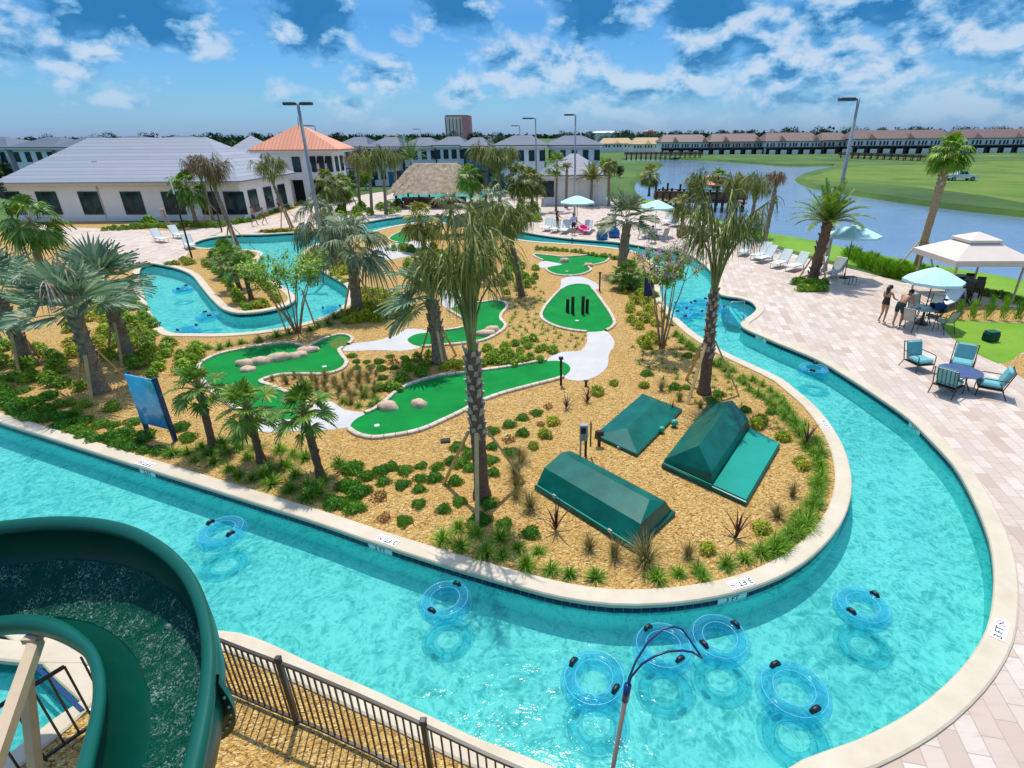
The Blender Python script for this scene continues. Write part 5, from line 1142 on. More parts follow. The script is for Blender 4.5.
# hotel tower far away
Yo = 900; xa, xb = PD(446, 137, Yo).x, PD(475.5, 137, Yo).x; zt2 = PD(460, 116.5, Yo).z
ho = thing('hotel_tower', 'tall pink hotel block far away on the horizon', 'hotel', ((xa+xb)/2, Yo, 0)); w = (xb-xa)/2
b = MB(); b.box((-w*.2, 10, zt2/2), (w*1.6, 20, zt2)); b.build('wall', 'pink_wall', ho); MB().box((w*.45, 8, zt2*.52), (w*.5, 24.5, zt2*1.04)).build('stair_tower', 'pink_dark', ho); MB().box((-w*.2, 10, zt2+1), (w*1.5, 16, 2)).build('roof', 'brown_roof', ho)
for i in range(8):
    x = -w+w*1.9*i/8+1.5
    if abs(x-w*.45) > w*.3: o = MB().box((0, 0, 0), (w*.045, .4, zt2*.8)).build('window', 'glass', ho); o.location = (x, -.1, zt2*.5)
for (a, b_, t, Yq, lab, m) in ((384, 402, 134.5, 700, 'low brown roofed building far away left of the pink hotel', 'brown_roof'), (478, 500, 136, 800, 'low brown roofed building just right of the pink hotel', 'brown_roof'), (590, 622, 131, 600, 'white mid rise block on the horizon above the lake inlet', 'white_wall'), (644, 656, 130, 900, 'small dark red block on the horizon', 'pink_dark')):
    xa, xb = PD(a, 137, Yq).x, PD(b_, 137, Yq).x; z = PD((a+b_)/2, t, Yq).z; r = thing('distant_building', lab, 'building', ((xa+xb)/2, Yq, 0)); w = (xb-xa)/2
    MB().box((0, 8, z*.42), (2*w, 16, z*.84)).build('wall', 'pale_wall' if m != 'pink_dark' else m, r); MB().hip(-w*1.03, w*1.03, -.5, 16.5, z*.84, z, 'x').build('roof', m if m != 'white_wall' else 'trim', r)
# --- trees behind
def tree_mesh(seed, n, h, w, leaf):
    st = rnd.getstate(); rnd.seed(seed); lf, tr = MB(), MB(); lob = []
    tr.tube([(0, 0, 0), (.02*h, 0, h*.3), (0, .02*h, h*.7)], [.035*h, .026*h, .010*h], 7)
    for i in range(9):
        a = rnd.uniform(0, 6.28); q = Vector((math.cos(a)*w*.32*rnd.random()**.5, math.sin(a)*w*.32*rnd.random()**.5, h*rnd.uniform(.35, .85))); lob.append((q, w*rnd.uniform(.16, .28)))
        tr.tube([(0, 0, h*.3), q], [.016*h, .005*h], 5)
    for i in range(n):
        c, r = rnd.choice(lob); d = Vector((rnd.gauss(0, 1), rnd.gauss(0, 1), rnd.gauss(0, 1))).normalized(); p = c+d*r*rnd.uniform(.7, 1.1)
        dd = (d+Vector((rnd.uniform(-.6, .6), rnd.uniform(-.6, .6), rnd.uniform(-.3, .5)))).normalized(); blade(lf, p, dd, leaf*rnd.uniform(.6, 1.3), leaf*.55, .2, dd.orthogonal().normalized(), 1, .35)
    rnd.setstate(st); return lf, tr
TREES = {}
def tree(px, yb, yt, label, group=None, kind=0, mat='tree_leaf', Yq=None, name='leafy_tree', wide=.8):
    key = (kind, mat, wide)
    if key not in TREES:
        lf, tr = tree_mesh(300+kind, 900, 1, wide, .09); r = thing(name, label, 'tree', (0, 0, 0), 0, group); tr.build('trunk', 'bark', r); lf.build('crown', mat, r); TREES[key] = r; first = True
    else: first = False
    b = P(px, yb) if Yq is None else Vector((PD(px, 140, Yq).x, Yq, 0)); h = PD(px, yt, b.y).z*1.05
    if first: o = TREES[key]; o.location = b; o.scale = (h,)*3
    else: o = copy_tree(TREES[key], b, rnd.uniform(0, 6), h, label, group); o.name = name
    return o
for i, (px, yb, yt) in enumerate(((8, 190, 152), (18, 188, 158), (36, 186, 148), (52, 187, 162), (2, 196, 168))): tree(px, yb, yt, 'dark slim tree between the clubhouse and the pale houses', 'dark trees behind the clubhouse', i % 2, 'tree_leaf', wide=.55)
for i, (px, yb, yt) in enumerate(((352, 180, 160), (376, 176, 158), (398, 176, 156), (432, 178, 160), (446, 177, 160), (458, 176, 158), (480, 178, 160), (498, 182, 158), (516, 182, 160), (350, 196, 172), (366, 190, 168), (432, 186, 166), (448, 184, 164), (508, 190, 166), (528, 188, 164), (590, 172, 160), (604, 174, 158), (614, 176, 160), (340, 186, 164), (382, 184, 162), (420, 180, 160), (470, 182, 162), (490, 178, 158), (524, 180, 158), (540, 184, 164), (460, 188, 166), (478, 192, 170), (500, 196, 172), (420, 190, 170), (620, 178, 166), (534, 176, 160))): tree(px, yb, yt, 'bushy green tree in the belt between the pool area and the row houses', 'trees before the row houses', i % 3, ('tree_leaf', 'leafy', 'tree_leaf')[i % 3])
for i in range(44):
    px = -120+i*14.5+rnd.uniform(-6, 6); Yq = rnd.uniform(260, 420)
    tree(px, 0, 138.6-(px*.0078)-rnd.uniform(-1, 2.8), 'distant dark tree on the skyline left of the lake', 'skyline trees at left', i % 3, 'far_tree', Yq, wide=1.2)
for i in range(40):
    px = 560+i*14+rnd.uniform(-6, 6); Yq = rnd.uniform(300, 460); top = 4.6 if 790 < px < 890 else 1.5
    tree(px, 0, 134-(px-551)*.0078-rnd.uniform(0, top)-(1.2 if px > 780 else 0), 'distant dark tree behind the brown roofed terraces', 'skyline trees at right', i % 3, 'far_tree', Yq, wide=1.3)
# far wood closing the horizon
fw = MB(); st = rnd.getstate(); rnd.seed(5)
for i in range(5200):
    x = rnd.uniform(-1500, 1500); y = 900+rnd.uniform(0, 260)-abs(x)*.15; z = rnd.uniform(0, 4.5)*rnd.uniform(.6, 1); d = Vector((rnd.uniform(-1, 1), -.4, rnd.uniform(.2, 1))).normalized(); blade(fw, (x, y, z), d, rnd.uniform(4, 8), 4.5, .2, Vector((1, rnd.uniform(-.5, .5), 0)).normalized(), 1, .5)
rnd.setstate(st); tag(fw.build('far_wood', 'far_tree'), 'long dark wood closing the horizon behind all roofs', 'wood', kind='stuff')
# boardwalk, pier and pavilion
def boardwalk(a, b, label, w=2.2, n=14, name='boardwalk', pile=True, deckz=.35):
    A, B = P(*a), P(*b); r = thing(name, label, 'boardwalk', ((A+B)/2)); d = B-A; L = d.length; r.rotation_euler = (0, 0, math.atan2(d.y, d.x))
    MB().box((0, 0, deckz), (L, w, .14)).build('deck', 'wood', r)
    for s in (-1, 1):
        MB().box((0, s*w*.48, deckz+1.05), (L, .09, .09)).build('rail', 'wood', r); MB().box((0, s*w*.48, deckz+.6), (L, .06, .55)).build('rail_slats', 'wood', r)
    for i in range(n):
        for s in (-1, 1): MB().box((-L/2+L*(i+.5)/n, s*w*.5, deckz/2-.2), (.22, .22, deckz+2.4)).build('post', 'dark_wood', r)
    return r
boardwalk((624, 158), (702, 157.5), 'brown timber boardwalk crossing the lake inlet before the left terraces', n=16, deckz=.7)
boardwalk((840, 157.8), (934, 161.5), 'brown timber boardwalk right of the big lamp post', n=14, deckz=.5)
boardwalk((654, 203), (746, 205), 'dark timber pier along the near lake shore with tall posts', n=14, w=3, deckz=.35)
for i, px in enumerate((655, 662, 666.5, 671, 679, 683)):
    q = P(px, 203); o = MB().cyl((0, 0, -.8), (0, 0, PD(px, 182+(i*5) % 9, q.y).z), .13, .12, 8).build('mooring_post', 'dark_wood'); o.location = q; tag(o, 'dark timber mooring post standing at the pier', 'post', 'mooring posts at the pier')
gp = P(711, 204); gz = PD(711, 184, gp.y-1).z; g = thing('pier_pavilion', 'square timber pavilion with orange roof standing on the pier', 'pavilion', gp); gw = (PD(735, 184, gp.y).x-PD(687, 184, gp.y).x)/2
MB().hip(-gw, gw, -gw*.8, gw*.8, gz, PD(711, 175.5, gp.y).z, 'x', gw*.75).build('roof', 'orange_roof', g)
for sx in (-.8, .8):
    for sy in (-.6, .6): MB().box((sx*gw, sy*gw, gz/2-.05), (.22, .22, gz-.1)).build('post', 'dark_wood', g)
ow = P(690, 157.5); hd = MB()
for i in range(420):
    p = Vector((rnd.uniform(-5, 5), rnd.uniform(-.8, .8), rnd.uniform(0, 1.9))); d = Vector((rnd.uniform(-1, 1), rnd.uniform(-1, 1), rnd.uniform(.1, 1))).normalized(); blade(hd, p, d, .5, .3, .2, d.orthogonal().normalized(), 1, .3)
o = hd.build('clipped_hedge', 'tree_leaf'); o.location = P(944, 160.5); tag(o, 'dark clipped hedge at the right end of the boardwalk', 'hedge')
# --- lamps
def street_lamp(base, top, label, arms=1, r=.11, arm=1.3, facing=0):
    b = P(*base); h = PD(base[0], top[1], b.y).z; o = thing('street_lamp', label, 'street lamp', (b.x, b.y, 0), facing)
    MB().tube([(0, 0, 0), (0, 0, h*.5), (0, 0, h)], [r, r*.85, r*.62], 10).build('pole', 'grey_metal', o, True)
    MB().cyl((0, 0, 0), (0, 0, .25), r*1.6, r*1.3, 10).build('base_cover', 'grey_metal', o)
    for s in ((-1,) if arms == 1 else (-1, 1)):
        hd = MB(); hd.box((s*arm*.55, 0, h-.02), (arm*.75, .34, .16), bev=.03); hd.bar((0, 0, h-.05), (s*arm*.3, 0, h-.02), .09); hd.build('lamp_head', 'dark_lamp', o)
    return o
street_lamp((327, 268), (297, 103), 'tall grey lamp post with two heads before the orange tower', 2, .13, .85)
street_lamp((824, 272), (860, 99), 'tall grey single arm lamp post behind the feather palm', 1, .12, 1.1)
street_lamp((574.5, 219), (576, 114.5), 'grey lamp post with short arm before the white pool house', 1, .11, 1.1)
street_lamp((537, 206), (538, 118), 'pale lamp post left of the white pool house', 1, .12, 1.5)
street_lamp((521, 178), (522, 125.5), 'small distant lamp post over the broad pale house', 1, .12, 1.6)
street_lamp((423.5, 166), (424, 129), 'distant lamp post behind the thatched bar', 1, .12, 2)
street_lamp((325, 185), (320, 125.5), 'dark lamp post behind the right slope of the orange roof', 1, .13, 2)
for (b, t, lab, hd) in (((192, 258), (172, 194), 'slim black and white garden pole on the deck by the river end', False), ((222, 232), (207, 176), 'short dark lantern post before the clubhouse', True), ((30, 262), (4, 186), 'slim dark garden pole at the left edge', True)):
    p = P(*b); h = PD(b[0], t[1], p.y).z; o = thing('garden_lamp', lab, 'lamp', (p.x, p.y, 0)); MB().cyl((0, 0, 0), (0, 0, h), .06, .05, 8).build('pole', 'bronze_metal' if hd else 'black_metal', o)
    if hd: MB().lathe([(.10, h-.02), (.24, h+.05), (.24, h+.22), (.12, h+.3)], 12).build('lamp_head', 'dark_lamp', o)
    else: MB().cyl((0, 0, h), (0, 0, h+.9), .045, .04, 8).build('upper_pole', 'white_paint', o)
# --- path lights, posts on the green
for (b, t, lab) in (((561, 384.5), (560.5, 357), 'black square path light beside the white walk and front green'), ((599.5, 291), (600, 272), 'black path light above the triangular green'), ((572, 244), (573, 238), 'tiny dark path light at the far bank'), ((586, 386), (586, 380.5), 'short dark spike light under the white walk')):
    p = P(*b); h = PD(b[0], t[1], p.y).z; o = thing('path_light', lab, 'path light', (p.x, p.y, 0)); MB().box((0, 0, h*.46), (.075, .075, h*.92)).build('post', 'black_metal', o); MB().box((0, 0, h*.96), (.15, .13, h*.07), bev=.008).build('lamp_head', 'black_metal', o)
for (x, yb, yt) in ((567.5, 312.5, 299), (572.7, 314, 296.5), (582.8, 314.5, 296), (587, 313, 299)):
    p = P(x, yb); h = PD(x, yt, p.y).z; o = MB().tube([(0, 0, 0), (0, 0, h*.5), (.01, 0, h)], [.08, .075, .075], 12, jit=.05).build('golf_post', 'dark_wood'); o.location = p; tag(o, 'short dark timber post standing on the triangular green', 'post', 'posts on the triangular green')
def rock_mb(rx, ry, rz, seed):
    st = rnd.getstate(); rnd.seed(seed); mb = MB(); mb.ball((0, 0, 0), (rx, ry, rz), 18, 10)
    out = []
    for v in mb.v:
        v = Vector(v); n_ = noise.noise(v*2.3/max(rx, .2)*.5+Vector((seed*3.1, 0, 0)))*.35+noise.noise(v*7+Vector((seed, 1, 0)))*.12; v = v*(1+n_); v.z = min(v.z, rz*.75+.04*noise.noise(v*5)); v.z = max(v.z, -.1); out.append(v)
    mb.v = out; rnd.setstate(st); return mb
ROCKS = [(194+50/8, 0, 0)]
for i, (x, y, rx, ry, rz, lab) in enumerate(((389, 408.5, .34, .24, .30, 'tan boulder at the tip of the front green'), (419.5, 405.5, .25, .24, .24, 'round tan boulder on the front green'),
    (248.5, 370.5, .44, .30, .26, 'front left boulder of the tan row on the left green'), (247, 365, .5, .34, .36, 'left boulder of the tan row on the left green'), (261, 363, .52, .34, .40, 'second boulder of the tan row on the left green'), (278.5, 360, .68, .42, .46, 'largest boulder in the middle of the tan row'), (294, 357.5, .42, .32, .34, 'fourth boulder of the tan row on the left green'), (301, 356, .38, .30, .30, 'small boulder near the right end of the tan row'), (308, 351.5, .56, .40, .36, 'right end boulder of the tan row on the left green'),
    (484.5, 335, .48, .24, .26, 'left tan boulder at the near edge of the middle green'), (492, 331.5, .42, .26, .30, 'right tan boulder at the near edge of the middle green'), (312.5, 350, .4, .3, .2, 'flat rock where the left green narrows'),
    (564.5, 262, .36, .3, .34, 'tan boulder on the farther split green, left'), (587.5, 266.5, .36, .26, .28, 'tan boulder on the farther split green, right'))):
    p = P(x, y); q = .66 if 'row' in lab else .9; o = rock_mb(rx*q, ry*q, rz*q, i+1).build('boulder', 'rock', None, True); o.location = (p.x, p.y, .02); o.rotation_euler = (0, 0, .15); tag(o, lab, 'boulder')
# low turf ridge between the front boulders
for (x, y, lab) in ((377, 426, 'white cup rim on the tip of the front green'), (324.5, 367, 'white cup rim on the left green'), (577, 321, 'white cup rim on the triangular green'), (567, 271.5, 'white cup rim on the split upper green')):
    p = P(x, y); o = MB().lathe([(.075, .0), (.075, .012), (.055, .012), (.054, .004)], 16).build('golf_cup', 'white_paint'); o.location = (p.x, p.y, .016); tag(o, lab, 'golf cup')
# ------------------------------------------------------------------ pump covers in the mulch
def cover(pts, zb, label, name, cat):
    return thing(name, label, cat, sum((P(*p) for p in pts), Vector())/len(pts))
# long cover: low skirt and mansard lid
c3 = [P(534.5, 490), P(634.5, 553), P(675, 516), P(575, 461)]      # left-front, right-front, right-back, left-back on the ground
o3 = sum(c3, Vector())/4; lc = thing('pump_cover', 'long dark teal pump cover with mansard lid on golden mulch', 'pump cover', o3)
def rim(c, o, s, z, sh=(0, 0)): return [((p-o)*s).to_3d()+Vector((sh[0], sh[1], z)) for p in c]
def loft(mb, rings, cap=True):
    n = len(rings[0]); vs = [v for r in rings for v in r]; fs = []
    for i in range(len(rings)-1):
        for k in range(n): fs.append((i*n+k, i*n+(k+1) % n, (i+1)*n+(k+1) % n, (i+1)*n+k))
    if cap: fs.append(tuple(range((len(rings)-1)*n, len(rings)*n)))
    return mb.add(vs, fs)
def solve_top(pxs, c, o, inset):
    """heights of a lid's top corners from where they show, over the ground quad scaled by inset"""
    return inset
b = MB(); loft(b, [rim(c3, o3, 1.0, 0), rim(c3, o3, 1.0, .11), rim(c3, o3, .985, .125)]); b.build('base_frame', 'pump_green', lc)
ax = ((c3[1]+c3[2])/2-(c3[0]+c3[3])/2); L3 = ax.length; ax.normalize(); ay = ((c3[3]+c3[2])/2-(c3[0]+c3[1])/2); W3 = ay.length; ay.normalize()
def pt(u, v, z): return ax*(u*L3/2)+ay*(v*W3/2)+Vector((0, 0, z))
lid = MB(); zt3 = .60
lo = [pt(-.97, -.93, .127), pt(.97, -.93, .127), pt(.97, .93, .127), pt(-.97, .93, .127)]
hi = [pt(-.95, -.62, zt3-.12), pt(.93, -.62, zt3-.12), pt(.93, .62, zt3-.12), pt(-.95, .62, zt3-.12)]
lid.add(lo+hi+[pt(-.94, .18, zt3), pt(.80, .18, zt3)], [(0, 1, 5, 4), (1, 2, 6, 5), (2, 3, 7, 6), (3, 0, 4, 7), (4, 5, 9, 8), (6, 7, 8, 9), (5, 6, 9), (7, 4, 8)]); lid.build('lid', 'pump_green', lc)
for u in (-.55, .55): MB().box(pt(u, -.985, .15), (.09, .03, .08), Matrix.Rotation(math.atan2(ax.y, ax.x), 3, 'Z')).build('latch', 'grey_metal', lc)
MB().bar(pt(-.97, -.97, .135), pt(.97, -.97, .135), .03, .03).build('edge_strip', 'pump_light', lc)
# flat hatch with low hipped lid
c1 = [P(594.5, 438), P(636.5, 457.5), P(682, 412), P(642.5, 396.5)]; o1 = sum(c1, Vector())/4
fh = thing('pump_hatch', 'flat dark teal hatch with low hipped lid on golden mulch', 'pump cover', o1)
b = MB(); loft(b, [rim(c1, o1, 1, 0), rim(c1, o1, 1, .10)]); b.build('base_frame', 'pump_green', fh)
e0 = (c1[0]+c1[1])/2-o1; e1 = (c1[2]+c1[3])/2-o1
q = rim(c1, o1, .985, .103); r0_, r1_ = e0*.55+Vector((0, 0, .26)), e1*.60+Vector((0, 0, .26))
MB().add(q+[r0_, r1_], [(0, 1, 4), (1, 2, 5, 4), (2, 3, 5), (3, 0, 4, 5)]).build('lid', 'pump_green', fh)
MB().box((c1[0]*.4+c1[1]*.6-o1)+Vector((0, -.0, .06)), (.10, .05, .05)).build('latch', 'grey_metal', fh)
for (x, y, s, lab) in ((674, 427, .10, 'round teal vent cap on the mulch beside the flat hatch'), (661.5, 433, .085, 'pale teal vent cap against the edge of the flat hatch')):
    p = P(x, y); o = MB().lathe([(s*.55, 0), (s*.6, s*.8), (s*.95, s*.9), (s*1.05, s*1.5), (s*.8, s*2.1), (s*.3, s*2.35)], 16).build('vent_cap', 'pump_worn', None, True); o.location = p; tag(o, lab, 'vent cap')
# gabled cover on a wide base with the flat panel
c2 = [P(661.5, 468), P(745.5, 507), P(779.5, 448), P(706, 410)]; o2 = sum(c2, Vector())/4
gc = thing('pump_housing', 'dark teal gabled pump housing with a flat faded panel at its side', 'pump cover', o2)
b = MB(); loft(b, [rim(c2, o2, 1, 0), rim(c2, o2, 1, .12), rim(c2, o2, .985, .13)]); b.build('base_frame', 'pump_green', gc)
A, B, C, D_ = [p-o2 for p in c2]                        # left, front-right, back-right, back-left
def bl(u, v, z): p = (A*(1-u)+B*u)*(1-v)+(D_*(1-u)+C*u)*v; return Vector((p.x, p.y, z))
w = .615
lo = [bl(.01, .01, .132), bl(w, .01, .132), bl(w, .99, .132), bl(.01, .99, .132)]; mid = [bl(.015, .02, .22), bl(w-.03, .02, .42), bl(w-.03, .98, .42), bl(.015, .98, .22)]
rd = [bl(w*.60, .10, .80), bl(w*.60, .93, .80)]
MB().add(lo+mid+rd, [(0, 1, 5, 4), (1, 2, 6, 5), (2, 3, 7, 6), (3, 0, 4, 7), (4, 5, 8), (5, 6, 9, 8), (6, 7, 9), (7, 4, 8, 9)]).build('gabled_lid', 'pump_green', gc)
pl = [bl(w+.012, .012, .132), bl(.99, .012, .132), bl(.99, .988, .132), bl(w+.012, .988, .132)]
MB().add(pl+[p+Vector((0, 0, .028)) for p in pl], [(0, 1, 5, 4), (1, 2, 6, 5), (2, 3, 7, 6), (3, 0, 4, 7), (4, 5, 6, 7)]).build('flat_panel', 'pump_light', gc)
MB().bar(bl(.01, .0, .16), bl(w, .0, .16), .025).build('edge_strip', 'pump_light', gc)
# control post and stand
p = P(585.5, 456); o = thing('control_post', 'grey control box on a dark post left of the flat hatch', 'control box', p)
MB().box((0, 0, .45), (.06, .05, .9)).build('post', 'bronze_metal', o); MB().box((-.06, -.06, .72), (.20, .13, .44), bev=.015).build('meter_box', 'grey_metal', o); MB().box((-.07, -.13, .80), (.12, .02, .16)).build('dark_screen', 'dark_frame', o); MB().box((.12, .02, .62), (.03, .12, .66)).build('side_panel', 'bronze_metal', o); MB().cyl((-.13, -.02, 0), (-.13, -.02, .5), .025, n=8).build('conduit', 'grey_metal', o)
p = P(599, 446); o = thing('hose_bib', 'short dark hose stand at the left corner of the flat hatch', 'hose stand', p)
MB().cyl((0, 0, 0), (0, 0, .32), .045, n=8).build('post', 'black_metal', o); MB().box((0, 0, .38), (.22, .14, .13), bev=.02).build('valve_box', 'black_metal', o)
p = P(445.5, 441.5); o = thing('valve_lid', 'dark rectangular valve lid lying in the mulch left of the centre palm', 'valve lid', p, .2); MB().box((0, 0, .025), (.26, .2, .05), bev=.01).build('rim', 'bronze_metal', o); MB().box((0, 0, .055), (.19, .13, .012)).build('cover_plate', 'dark_frame', o)
p = P(989.5, 341); o = thing('lawn_valve_box', 'dark green box with rounded top on the bright lawn patch', 'utility box', p, .2); MB().box((0, 0, .19), (.5, .4, .38), bev=.06).build('housing', 'slide_green', o); MB().box((0, 0, .39), (.44, .34, .04), bev=.01).build('lid', 'slide_rim', o)
# --- sign board and banner
a, b_ = P(148.5, 434), P(175.5, 441); o = thing('sign_board', 'printed blue sign board on two navy posts at the near bank', 'sign', (a+b_)/2, math.atan2((b_-a).y, (b_-a).x)); wd = (b_-a).length; hz = PD(148, 372, a.y).z
for s in (-1, 1): MB().box((s*wd/2, 0, hz/2), (.09, .09, hz)).build('post', 'blue_paint', o)
MB().box((0, -.06, hz*.60), (wd*.97, .035, hz*.78), bev=.008).build('sign_face', 'sign_face', o)
p = P(648, 304); o = thing('banner_post', 'narrow navy blue banner hanging on a post beside the pink tree', 'banner', p); hz = PD(648, 272, p.y).z
MB().cyl((0, 0, 0), (0, 0, hz), .04, n=8).build('post', 'navy_cloth', o); MB().box((-.03, -.06, hz*.62), (.42, .03, hz*.72), bev=.01).build('banner_cloth', 'banner', o)
# --- depth markers, 3 FT
def marker(x, y, dirx, label, s=.125, z=.056):
    """painted plate on the coping with the lettering '3 FT' and a crossed circle; dirx = pixel the baseline runs towards"""
    p = P(x, y, .05); q = P(*dirx, .05); d = (q-p); ang = math.atan2(d.y, d.x); o = thing('depth_marker', label, 'depth marker', (p.x, p.y, z), ang)
    MB().box((0, 0, 0), (.62*s/.155, .24*s/.155, .006)).build('plate', 'white_paint', o)
    t = text_mesh('3 FT', .20*s/.155, 'black_text', 'lettering', o); t.location = (-.10*s/.155, 0, .006)
    r = MB(); r.torus((.21*s/.155, 0, .005), .075*s/.155, .009*s/.155, 24, 6); r.bar((.16*s/.155, -.05*s/.155, .006), (.26*s/.155, .05*s/.155, .006), .014, .006); r.build('no_diving_ring', 'red_white', o)
    MB().bar((.17*s/.155, .03*s/.155, .005), (.25*s/.155, -.02*s/.155, .005), .02, .005).build('diver_figure', 'black_text', o)
    return o
marker(387.5, 540.5, (377, 537), 'white 3 FT depth marker on the near coping below the centre palm'); marker(741, 583.5, (731, 586.5), 'white 3 FT depth marker on the curved coping by the spiky row')
marker(1000, 630, (1002.5, 621), 'white 3 FT depth marker on the right coping by the pavers'); marker(146, 464, (136, 461), 'worn white 3 FT depth marker on the left coping near the sign', .13); marker(826, 424.5, (822, 419), 'small 3 FT depth marker on the inner coping at the right channel', .12)
def tile_marker(x, y, tan_px, label):
    """white tiles with 3 FT set into the navy tile band"""
    p = P(x, y, -.12); q = P(*tan_px, -.12); d = (q-p); ang = math.atan2(d.y, d.x)
    near = min(river, key=lambda v: (Vector((v.x, v.y, 0))-Vector((p.x, p.y, 0))).length); i = river.index(near); t = (river[(i+1) % len(river)]-river[i-1]).normalized(); ang = math.atan2(t.y, t.x)
    o = thing('tile_depth_marker', label, 'depth marker', (near.x, near.y, -.12), ang)
    nrm = Vector((0, 1, 0)) # water side in the loop's own frame
    MB().box((0, .015, 0), (.58, .012, .145)).build('white_tiles', 'white_paint', o)
    tx = text_mesh('3 FT', .15, 'black_text', 'lettering', o); tx.rotation_euler = (R(90), 0, R(180)); tx.location = (0, .023, 0)
    return o
tile_marker(385.5, 550, (396, 554), 'white 3 FT tiles in the navy band below the centre palm'); tile_marker(740, 595.5, (750, 592), 'white 3 FT tiles in the navy band of the curved wall'); tile_marker(914, 428, (918, 433), 'white 3 FT tiles in the navy band of the right wall'); tile_marker(757, 338.5, (765, 342), 'white 3 FT tiles in the far right wall by the steps'); tile_marker(146, 473, (156, 476), 'white 3 FT tiles in the left part of the navy band')
# entry steps: dark edge bars and a rail
sp = P(742, 316, -.2)
for i in range(4):
    a = P(728+i*6.5, 306+i*2.6, -.3); c_ = P(741+i*5.0, 324-i*1.5, -.3); o = MB().bar((0, 0, 0), c_-a, .16, .22).build('pool_step', 'plaster_wall'); o.location = a+Vector((0, 0, -.1-.02*i)); o['kind'] = 'structure'
hr = P(727, 322); o = MB().tube([(0, 0, -.5), (0, 0, .75), (.12, .05, .88), (.75, .35, .8), (.82, .38, .3), (.82, .38, -.2)], .022, 8).build('step_handrail', 'grey_metal', None, True); o.location = hr; tag(o, 'bent steel handrail at the curved entry steps', 'handrail')
# --- tubes
def make_tube(label, group=None):
    r = thing('swim_tube', label, 'swim ring', (0, 0, 0), 0, group); MB().torus((0, 0, 0), .40, .165, 56, 20).build('ring', 'vinyl', r, True)
    m = MB(); m.torus((0, 0, .02), .40, .09, 56, 12); m.build('inner_ring', 'vinyl', r, True)
    for R1 in (.487, .313):
        q = MB(); q.torus((0, 0, .142), R1, .0055, 48, 6); q.build('seam', 'seam', r, True)
    for a in (0, 1): 
        h = MB(); t = [(math.cos(b)*.40, math.sin(b)*.40) for b in (-.22, -.1, .1, .22)]; h.tube([(t[0][0]+.02, t[0][1], .15), (t[1][0]+.02, t[1][1], .195), (t[2][0]+.02, t[2][1], .195), (t[3][0]+.02, t[3][1], .15)], [.035, .05, .05, .035], 8); q = h.build('handle', 'handle', r, True); q.rotation_euler = (0, 0, a*math.pi)
    return r
TUBES = [(445.5, 602, 1.05, .95, 'clear blue swim tube under the middle of the near coping'), (222, 533, 2.6, 1.0, 'clear blue swim tube nearest the green slide'), (594, 681, 2.5, 1.04, 'clear blue swim tube lowest left of the rescue hook'), (663, 649, 2.15, 1.0, 'clear blue swim tube lying inside the hook loop'), (719, 640, .55, 1.0, 'clear blue swim tube touching the tip of the hook loop'), (793, 693, 1.95, 1.08, 'clear blue swim tube lowest at the right of the hook'), (862, 608, .55, .95, 'clear blue swim tube farthest right in the wide bend')]
tb = make_tube(TUBES[0][4])
for i, (x, y, a, s, lab) in enumerate(TUBES):
    p = P(x, y, -.02); t = tb if i == 0 else copy_tree(tb, p, a, s, lab)
    t.location = p+Vector((0, 0, -.02)); t.rotation_euler = (rnd.uniform(-.04, .04), rnd.uniform(-.04, .04), a); t.scale = (s*.86,)*3
FT = [(683, 306, 'far clear tube under the pink tree'), (694, 313, 'far clear tube at the right bank'), (700, 303, 'far clear tube behind the leaning palm trunk'), (681, 317, 'far clear tube nearest the inner bank'), (715, 309, 'far clear tube beside the entry steps'), (813, 371, 'clear blue tube drifting under the right coping'), (183, 290, 'clear blue tube at the start of the river bend'), (208, 317, 'clear blue tube turning the river bend'), (188, 331, 'clear blue tube at the corner of the river bend'), (332, 310, 'clear blue tube by the inner corner of the bend')]
for x, y, lab in FT:
    p = P(x, y, -.03); copy_tree(tb, p, rnd.uniform(0, 6), .9, lab)
# --- rescue hook leaning up from below the frame
top = PD(626, 690, P(620, 800).y-.35); base = P(598, 900); base.z = 0; ptop = ray(627, 690); d0 = CAM+ptop*3.9
foot = CAM+ray(607, 800)*4.25
o = thing('rescue_hook', 'pool rescue pole with a blue loop, reaching up from the near edge', 'rescue pole', (foot.x, foot.y, 0))
rel = lambda v: Vector(v)-Vector((foot.x, foot.y, 0))
dirp = (d0-foot).normalized(); low = foot-dirp*2.2
MB().tube([rel(low), rel(d0)], [.0175, .0175], 10).build('pole', 'bronze_pole', o, True)
def cp(px, py, t): return rel(CAM+ray(px, py)*t)
l1 = [(627, 692, 3.9), (629, 678, 3.92), (636, 661, 3.95), (648, 642, 4.0), (663, 629, 4.03), (674, 626.5, 4.05), (682, 629, 4.06), (690, 640, 4.04), (698, 652, 4.0), (702, 658, 3.98)]
l2 = [(627, 692, 3.9), (631, 677, 3.86), (642, 664, 3.84), (655, 656, 3.84), (668, 651.5, 3.86), (682, 650.5, 3.9), (692, 652, 3.94), (702, 658, 3.98)]
MB().tube([cp(*q) for q in l1], .0085, 8).build('hook_loop', 'blue_paint', o, True); MB().tube([cp(*q) for q in l2], .0085, 8).build('hook_loop', 'blue_paint', o, True)
MB().tube([rel(d0-dirp*.1), rel(d0+dirp*.05)], .026, 10).build('collar', 'blue_paint', o, True)
